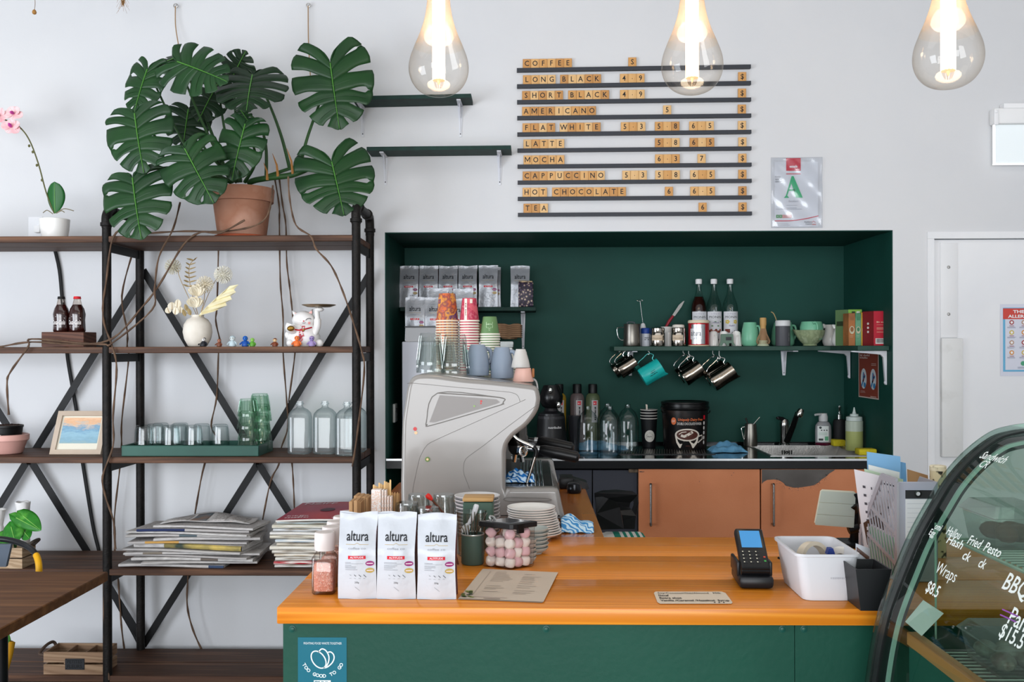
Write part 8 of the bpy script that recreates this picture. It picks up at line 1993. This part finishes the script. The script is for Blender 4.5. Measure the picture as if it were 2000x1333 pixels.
for i in range(18):          # slanting slats between the slots
    d0 = -.10+.018*i; q_ = []
    for s_ in range(41):
        d = d0+.10*s_/40; z = ZC+.002+.21*s_/40
        if 0 <= d <= D and z <= top_at(d): q_.append((d, z))
    if len(q_) > 1: edgebar(q_[0], q_[-1], .0019, .0011)
obj('side_panel', m, fs, t)
obj('far_side', MB().prism([(d, z) for d, z in out], -.001, .001, 0, Matrix.Translation((xb-.002, Yf2+.004, 0)) @ Matrix.Rotation(PI/2, 4, 'Z')), fs, t)
obj('base', MB().box(xa+.003, xb-.003, Yf2+.005, Yf2+D, ZC+.001, ZC+.004), fs, t)
x0, x1 = W(1766, 1, Yf2).x, W(1822, 1, Yf2).x
obj('label_holder', MB().box(x0, x1, Yf2-.0015, Yf2-.0002, W(1, 973, Yf2).z, W(1, 957, Yf2).z), mt('#2b2a2e', .4), t)
c = W(1793, 965, Yf2-.002)
obj('finger_ring', MB().lathe([(.004, 0), (.0068, 0), (.0072, .002), (.0046, .0025), (.004, .001), (0, .001)], 20, m=[0, 0, 0, 0, 1], T=Matrix.Translation(c) @ Matrix.Rotation(PI/2, 4, 'X')), [mt('#1a1a1c', .3), mt('#d9d9dd', .3)], t)
m = MB().box(x0, x1, Yf2-.0012, Yf2-.0002, W(1, 1050, Yf2).z, W(1, 974, Yf2).z)
for i in range(7): z = W(1, 983+9*i, Yf2).z; m.rect(x0+.003, x1-.002, 0, .0006, lambda x, y: (x, Yf2-.0018, z+y), 1, 1, 1)
obj('index_card', m, [mt('#d6d8dc', .6), mt('#a9adb8', .6)], t)
for i, (x_, ztop, cl_, l) in enumerate(((.0035, zh+.012, '#d9d9dc', 'white papers stored inside the slotted magazine file'), (.0025, ZC+.085, '#9cc4a6', 'pale green paper low inside the slotted magazine file'))):
    tag(obj('paper_sheet', MB().box(xa+x_, xa+x_+.004, Yf2+.012, Yf2+D-.02, ZC+.0045, min(ztop, zk+.03) if i == 0 else ztop).prism([(0, 0), (.075, 0), (.001, .10)], -.004, 0, 0, Matrix.Translation((xa+x_, Yf2+.012, zk+.03)) @ Matrix.Rotation(PI/2, 4, 'Z')) if i == 0 else MB().box(xa+x_, xa+x_+.003, Yf2+.012, Yf2+D-.05, ZC+.0045, ztop), mt(cl_, .7), loc=(xa+x_, Yf2+.1, ZC+.004)), l, 'paper')
def cal(m, f):
    for i in range(7):
        for j in range(4): m.rect(.16+.2*j, .16+.2*j+(.07 if j == 0 else .03), .80-.10*i, .83-.10*i, lambda a_, b_: f(a_, b_, .0008), 1, 1, 1)
    m.rect(.62, .95, .90, .92, lambda a_, b_: f(a_, b_, .0008), 1, 1, 1).add([f(u, v, .0012) for u, v in ((.10, .12), (.62, .28), (.62, .55), (.06, .38))], [(0, 1, 2, 3)], 2)
    for i in range(3): m.scrib(.14, .44, .26-.07*i, .04, lambda x, y: f(x, y+.25*x, .0018), 0, 5)
paper = mt('#d2cdd0', .7)
quad('paper_sheet', 'white calendar page with a brown corner leaning out of the magazine file', 'paper', [(1690, 1085), (1752, 1085), (1752, 938), (1668, 917)], [2.24, 2.22, 2.20, 2.22], [paper, mt('#4a474c', .7), mt('#4a3020', .6)], cal)
quad('paper_sheet', 'pale green edged paper sticking up behind the calendar page', 'paper', [(1700, 1080), (1758, 1080), (1764, 937), (1688, 916)], [2.25, 2.24, 2.235, 2.24], [mt('#b7cbb0', .7)])
quad('paper_sheet', 'crumpled white sheet sticking up in front of the blue folders', 'paper', [(1704, 1080), (1756, 1080), (1757, 923), (1696, 908)], [2.262, 2.26, 2.255, 2.26], [mt('#d9dbd9', .7)])
blu = mt('#7fb0d6', .55, var='#76a7ce', sc=4)
quad('folder', 'light blue card folder standing tallest behind the magazine file', 'folder', [(1700, 1080), (1764, 1080), (1758, 892), (1693, 883)], [2.29, 2.285, 2.285, 2.29], [blu], solid=.003)
quad('folder', 'narrow blue folder edge just right of the tall blue folder', 'folder', [(1740, 1080), (1778, 1080), (1769, 905), (1756, 902)], [2.31, 2.305, 2.305, 2.31], [mt('#6a9fca', .55)], solid=.003)
quad('envelope', 'brown kraft envelope standing right of the blue folders', 'envelope', [(1774, 1080), (1826, 1080), (1812, 929), (1772, 917)], [2.36, 2.35, 2.35, 2.36], [mt('#a5805a', .8)], solid=.004)
o = W(1832, 1000, 2.30); o.z = ZC+.0006; k = U(2.3); hh = W(1832, 910, 2.3).z-ZC
t = thing('patterned_canister', 'cream canister with black pattern peeping over the display case frame', 'canister', o)
obj('canister_body', MB().lathe([(0, 0), (15*k, 0), (15*k, hh-.012), (0, hh-.012)], 24, c=o), mt('#d6c7a2', .5, var=('#d6c7a2', '#2c2822'), sc=55, lo=.45, hi=.6), t)
obj('lid', MB().lathe([(15.5*k, hh-.0118), (15.5*k, hh-.002), (14*k, hh), (0, hh)], 24, c=o), mt('#e0d5b8', .5, var='#8d8266', sc=80, lo=.5, hi=.7), t)
# black things at the far end of the side counter
Y = 3.30; k = U(Y); c = W(1121.5, 970, Y)
t = thing('tamper', 'round black coffee tamper standing on the side counter', 'tamper', (c.x, Y, ZC+.0006))
obj('base', MB().lathe([(0, 0), (12*k, 0), (14*k, .004), (14.5*k, .016), (13*k, .03), (8*k, .037), (0, .038)], 28, c=t.location), mt('#26272a', .2, .6), t)
Y = 3.42; t = thing('knock_box', 'low black box with angled arm at far end of the side counter', 'box', (W(1105, 960, Y).x, Y, ZC+.0006))
obj('box_body', MB().box(W(1090, 1, Y).x, W(1118, 1, Y).x, Y-.03, Y+.08, ZC+.0008, W(1, 932, Y).z, bev=.004), mt('#0d0d0e', .4), t)
P = [(1119, 934), (1146, 942), (1150, 953), (1146, 956), (1120, 948)]
obj('angled_arm', MB().prism([(W(x, y, Y).x, W(x, y, Y).z) for x, y in P], Y-.02, Y+.05), mt('#0d0d0e', .4), t)
obj('arm_foot', MB().box(W(1138, 1, Y).x, W(1146, 1, Y).x, Y, Y+.04, ZC+.0008, W(1, 954, Y).z), BLACK, t)
# ================================================================== curved glass display case
Yc0, Yc1 = .42, 1.775
op = [(1676, 1440), (1681, 1380), (1688, 1320), (1698, 1255), (1710, 1200), (1724, 1157), (1740, 1116), (1772, 1040), (1812, 968), (1840, 924), (1880, 880), (1928, 844), (1968, 831), (2010, 826), (2080, 825)]
PR = cr([Vector((W(x, y, Yc1).x, W(x, y, Yc1).z)) for x, y in op], 6)
PR = PR + [Vector((1.30, PR[-1].y))]
def off(d):
    out = []
    for i, p in enumerate(PR):
        a_ = (PR[min(i+1, len(PR)-1)]-PR[max(i-1, 0)]).normalized(); out.append(p+Vector((a_.y, -a_.x))*d)
    return out
def band(m, d0, d1, y0, y1, mi=0):
    A, B = off(d0), off(d1); n = len(A); b = []
    for y in (y0, y1):
        for Q in (A, B): b += [(p.x, y, p.y) for p in Q]
    fs = []
    for i in range(n-1):
        fs += [(i, i+1, n+i+1, n+i), (2*n+i, 3*n+i, 3*n+i+1, 2*n+i+1), (i, 2*n+i, 2*n+i+1, i+1), (n+i, n+i+1, 3*n+i+1, 3*n+i)]
    return m.add(b, fs, mi, True)
t = thing('display_case', 'curved glass food display case with black frame and chalk pen prices, right foreground', 'display case', (.95, (Yc0+Yc1)/2, 0))
obj('end_frame', band(MB(), .010, .026, Yc1-.03, Yc1), mt('#141517', .35), t)
obj('frame_lip', band(MB(), 0, .0098, Yc1-.012, Yc1-.006), glass('#d5e3de', '#6f8a82', .08, 1.1), t)
obj('glass_edge', band(MB(), .0262, .0325, Yc1-.036, Yc1-.03), mt('#a9c4b8', .2, coat=.4), t)
obj('inner_seal', band(MB(), .0327, .040, Yc1-.030, Yc1-.022), mt('#3a4442', .4), t)
cg = glass('#e4efe9', '#8fb0a2', .045, 1.0)
A = off(.012); n = len(A)
m = MB(); m.add([(p.x, y, p.y) for y in (Yc0, Yc1-.031) for p in A], [(i, i+1, n+i+1, n+i) for i in range(n-1)], 0, True)
obj('curved_glass', m, cg, t)
A = off(.034)
m = MB(); m.add([(p.x, Yc1-.012, p.y) for p in A]+[(A[-1].x, Yc1-.012, A[0].y)], [tuple(range(n+1))])
obj('end_glass', m, glass('#d3e3da', '#8fb0a2', .05, 1.0), t)
zd = W(1740, 1222, Yc1).z; xd = W(1741, 1222, Yc1).x+.012
xB = 1.27
wst = mt('#b07d4d', .4, var=('#a36f40', '#bd8a58'), sc=1.2, kind='wave', stretch=(3, .3, 3), lo=.1, hi=.9)
obj('wood_strip', MB().box(xd, xd+.02, Yc0, Yc1-.04, zd-.022, zd, bev=.001, seg=1), wst, t)
obj('base_panel', MB().box(xd+.004, xd+.02, Yc0, Yc1-.04, .1, zd-.0225), mt('#24574b', .4), t)
obj('deck', MB().box(xd+.0205, xB, Yc0, Yc1-.04, zd-.09, zd-.07), mt('#39433f', .35, .3), t)
obj('back_panel', MB().box(xB, xB+.02, Yc0, Yc1-.04, zd-.03, PR[-1].y-.03), mt('#4d635b', .25, .2, var='#3f544c', sc=3), t)
obj('post', MB().box(xd+.045, xd+.0475, Yc1-.05, Yc1-.0475, zd-.01, zd+.19), mt('#8fae9c', .3), t)
wire = mt('#c9d8cc', .25, .5)
def wshelf(z, x0, y0, y1, pitch):
    m = MB(); y = y0
    while y < y1: m.tube([(x0, y, z), (xB-.01, y, z)], .0022, 6); y += pitch
    for x in (x0, (x0+xB)/2, xB-.02): m.tube([(x, y0, z-.004), (x, y1, z-.004)], .003, 6)
    obj('wire_shelf', m, wire, t)
wshelf(zd-.014, xd+.03, Yc0, Yc1-.10, .017)
wshelf(1.183, xd+.055, Yc0, Yc1-.10, .017)
obj('end_rail', MB().box(xd+.03, xB, Yc1-.09, Yc1-.08, zd-.04, zd-.018), mt('#2b3431', .35), t)
obj('shelf_end_plate', MB().box(xd+.19, xB, Yc1-.095, Yc1-.085, 1.183-.03, 1.183), mt('#2f3a36', .35), t)
obj('top_rail', MB().box(1.10, xB+.02, Yc0, Yc1-.04, PR[-1].y-.03, PR[-1].y-.015), mt('#b9c6c0', .3, .3), t)
obj('light_tube', MB().tube([(1.05, Yc0, PR[-1].y-.03), (1.05, Yc1-.06, PR[-1].y-.03)], .009, 8), mt('#eaf6ee', .4, emit=7), t)
# chalk-pen writing on the outside of the curved glass
CG = off(.0105)
SL = [0]
for i in range(1, len(CG)): SL.append(SL[-1]+(CG[i]-CG[i-1]).length)
def on_curve(s):
    s = max(0, min(SL[-1]-1e-4, s))
    for i in range(1, len(SL)):
        if s <= SL[i]: u = (s-SL[i-1])/(SL[i]-SL[i-1]); return CG[i-1].lerp(CG[i], u)
def hit(px, py):
    best = None
    for j in range(140):
        Y = Yc1-.04-.008*j; p = W(px, py, Y); q = Vector((p.x, p.z))
        d, s = min(((CG[i]-q).length, SL[i]) for i in range(len(CG)))
        if best is None or d < best[0]: best = (d, s, Y)
    return best[1], best[2]
m = MB()
def chalk(txt, px, py, h, sx=1.0, sl=0.0):
    s0, Y0 = hit(px, py)
    def fn(x, y): p = on_curve(s0+y+sl*x); return (p.x, Y0-x, p.y)
    m.text(txt, h, fn, 0, 0, 0, 'L', bold=.012, sx=sx, shear=.1)
for a in (('omi', 1822, 1036, .012), ('Egg', 1811, 1050, .012), ('Hallou', 1848, 1041, .015, .95), ('Hash', 1846, 1066, .015, 1.4), ('Fried', 1886, 1061, .0155, 1.0), ('ck', 1880, 1086, .016, 1.2), ('Pesto', 1918, 1079, .0155, 1.1), ('ck', 1911, 1108, .016),
          ('Wraps', 1827, 1119, .020), ('$8.5', 1811, 1151, .020), ('BBQ C', 1950, 1156, .026), ('Panini', 1970, 1212, .025), ('$15.5', 1952, 1244, .021), ('Sandwich', 1914, 893, .017), ('CR', 1910, 916, .016)): chalk(*a)
obj('chalk_writing', m, mt('#dfe6e2', .7), t)
m = MB(); s0, Y0 = hit(1957, 1186)
for dz in (0, -.008): m.ribbon([(0, dz), (.02, dz+.001), (.045, dz+.002)], .002, lambda x, y: (lambda p: (p.x, Y0-x, p.y))(on_curve(s0+y)), 0)
obj('pen_underline', m, mt('#8a4aa0', .6), t)
# food and cards inside
zs = zd-.0105
P = [W(1800, 1243, 1.69), W(1768, 1215, 1.70), W(1803, 1173, 1.715), W(1843, 1199, 1.705)]
tag(obj('price_card', MB().add(P, [(0, 1, 2, 3)]), mt('#d5dad5', .5), loc=P[0], solid=.0012), 'blank white price card lying at the far end of the display case', 'card')
cl2 = glass('#eef2f0', '#aab8b2', .08, 1.0, .08, .12, '#e6ebe8')
z2 = 1.183+.003
for i, (x, y, z, w, d, h, l, fc) in enumerate(((xd+.105, 1.60, z2, .09, .12, .05, 'clear food tray on the upper wire shelf of the display case', '#6a4a38'), (xd+.10, 1.58, zd-.011, .10, .13, .045, 'clear food tray on the lower wire shelf of the display case', '#8a8f84'))):
    tt = thing('food_tray', l, 'food tray', (x, y, z), 'clear food trays in the display case')
    m = MB(); loftp(m, [[(x+sx_*w*s_/2, y+sy_*d*s_/2, z+hz) for sx_, sy_ in ((-1, -1), (1, -1), (1, 1), (-1, 1))] for s_, hz in ((.8, .0006), (.95, h), (1.05, h), (1.0, h+.004), (.8, h+.018))], capt=True); m.s = [False]*len(m.s)
    obj('tray_body', m, cl2, tt)
    m = MB(); R = random.Random(i)
    for q_ in range(7): m.ball((x+R.uniform(-.3, .3)*w, y+R.uniform(-.3, .3)*d, z+.02), .018, .024, .014, 10)
    obj('food', m, mt(fc, .6, var='#4b3a2c', sc=40), tt)
# ================================================================== giant filament bulbs
bulbg = glass('#fffdfa', '#e2dad0', .04, 1.0, .01)
fil = mt('#ffe0b4', .5, emit=6)
for i, (cx, bot, Y, hw, l) in enumerate(((857, 188, 2.70, 58.5, 'giant clear filament bulb hanging left, in front of the upper green shelf'), (1352, 184, 2.70, 59.5, 'giant clear filament bulb hanging in front of the letter menu'), (1852, 173, 2.50, 65, 'giant clear filament bulb hanging at right above the door'))):
    k = U(Y)*hw/58.5; c = W(cx, bot, Y)
    t = thing('pendant_bulb', l, 'light bulb', c, 'giant filament bulbs')
    P = cr([(0, 0), (22, 2.5), (40, 12), (53, 29), (58.5, 50), (56.5, 72), (48, 96), (37.5, 121), (29, 146), (24, 172), (21.5, 200), (21, 240), (21, 262)], 4)
    obj('glass_bulb', MB().lathe([(max(0, p.x)*k, p.y*k) for p in P if p.y < 100], 48, c=c), bulbg, t)
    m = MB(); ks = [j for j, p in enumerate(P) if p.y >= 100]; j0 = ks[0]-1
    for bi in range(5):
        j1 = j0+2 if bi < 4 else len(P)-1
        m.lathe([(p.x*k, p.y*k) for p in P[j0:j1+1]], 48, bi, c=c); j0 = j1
    obj('painted_glow_neck', m, [glass('#fefaf3', '#e8d8c4', .04, 1.0, .01, .025*(bi+1), '#f0cfae') for bi in range(5)], t)  # filament glow painted into the neck glass as peach haze, stronger upwards
    m = MB()
    for j in range(12):
        a_ = j*PI/6; x, y = c.x+11*k*math.cos(a_), Y+11*k*math.sin(a_)
        m.tube([(x, y, c.z+31*k), (x, y, c.z+255*k)], 1.6*k, 6)
    obj('filament', m, fil, t)
    obj('stem', MB().tube([(c.x, Y, c.z+22*k), (c.x, Y, c.z+31*k)], [1*k, 4*k], 10).lathe([(0, 30*k), (12*k, 30.5*k), (12*k, 32*k), (0, 32*k)], 20, c=c), mt('#e8b98a', .3, emit=1.2), t)
    zt_ = c.z+262*k
    obj('socket', MB().lathe([(0, 0), (22*k, 0), (23*k, .006), (23*k, .05), (16*k, .062), (4*k, .07), (0, .07)], 28, c=(c.x, Y, zt_)), mt('#1a1a1a', .4), t)
    obj('cord', MB().tube([(c.x, Y, zt_+.068), (c.x, Y, 3.999)], .004, 8), BLACK, t)
    lp = bpy.data.lights.new('bulb_light', 'POINT'); lp.energy = 3.5; lp.color = (1.0, .82, .58); lp.shadow_soft_size = .06
    lo = bpy.data.objects.new('bulb_light', lp); C.objects.link(lo); lo.parent = t; lo.location = (0, 0, 120*k)
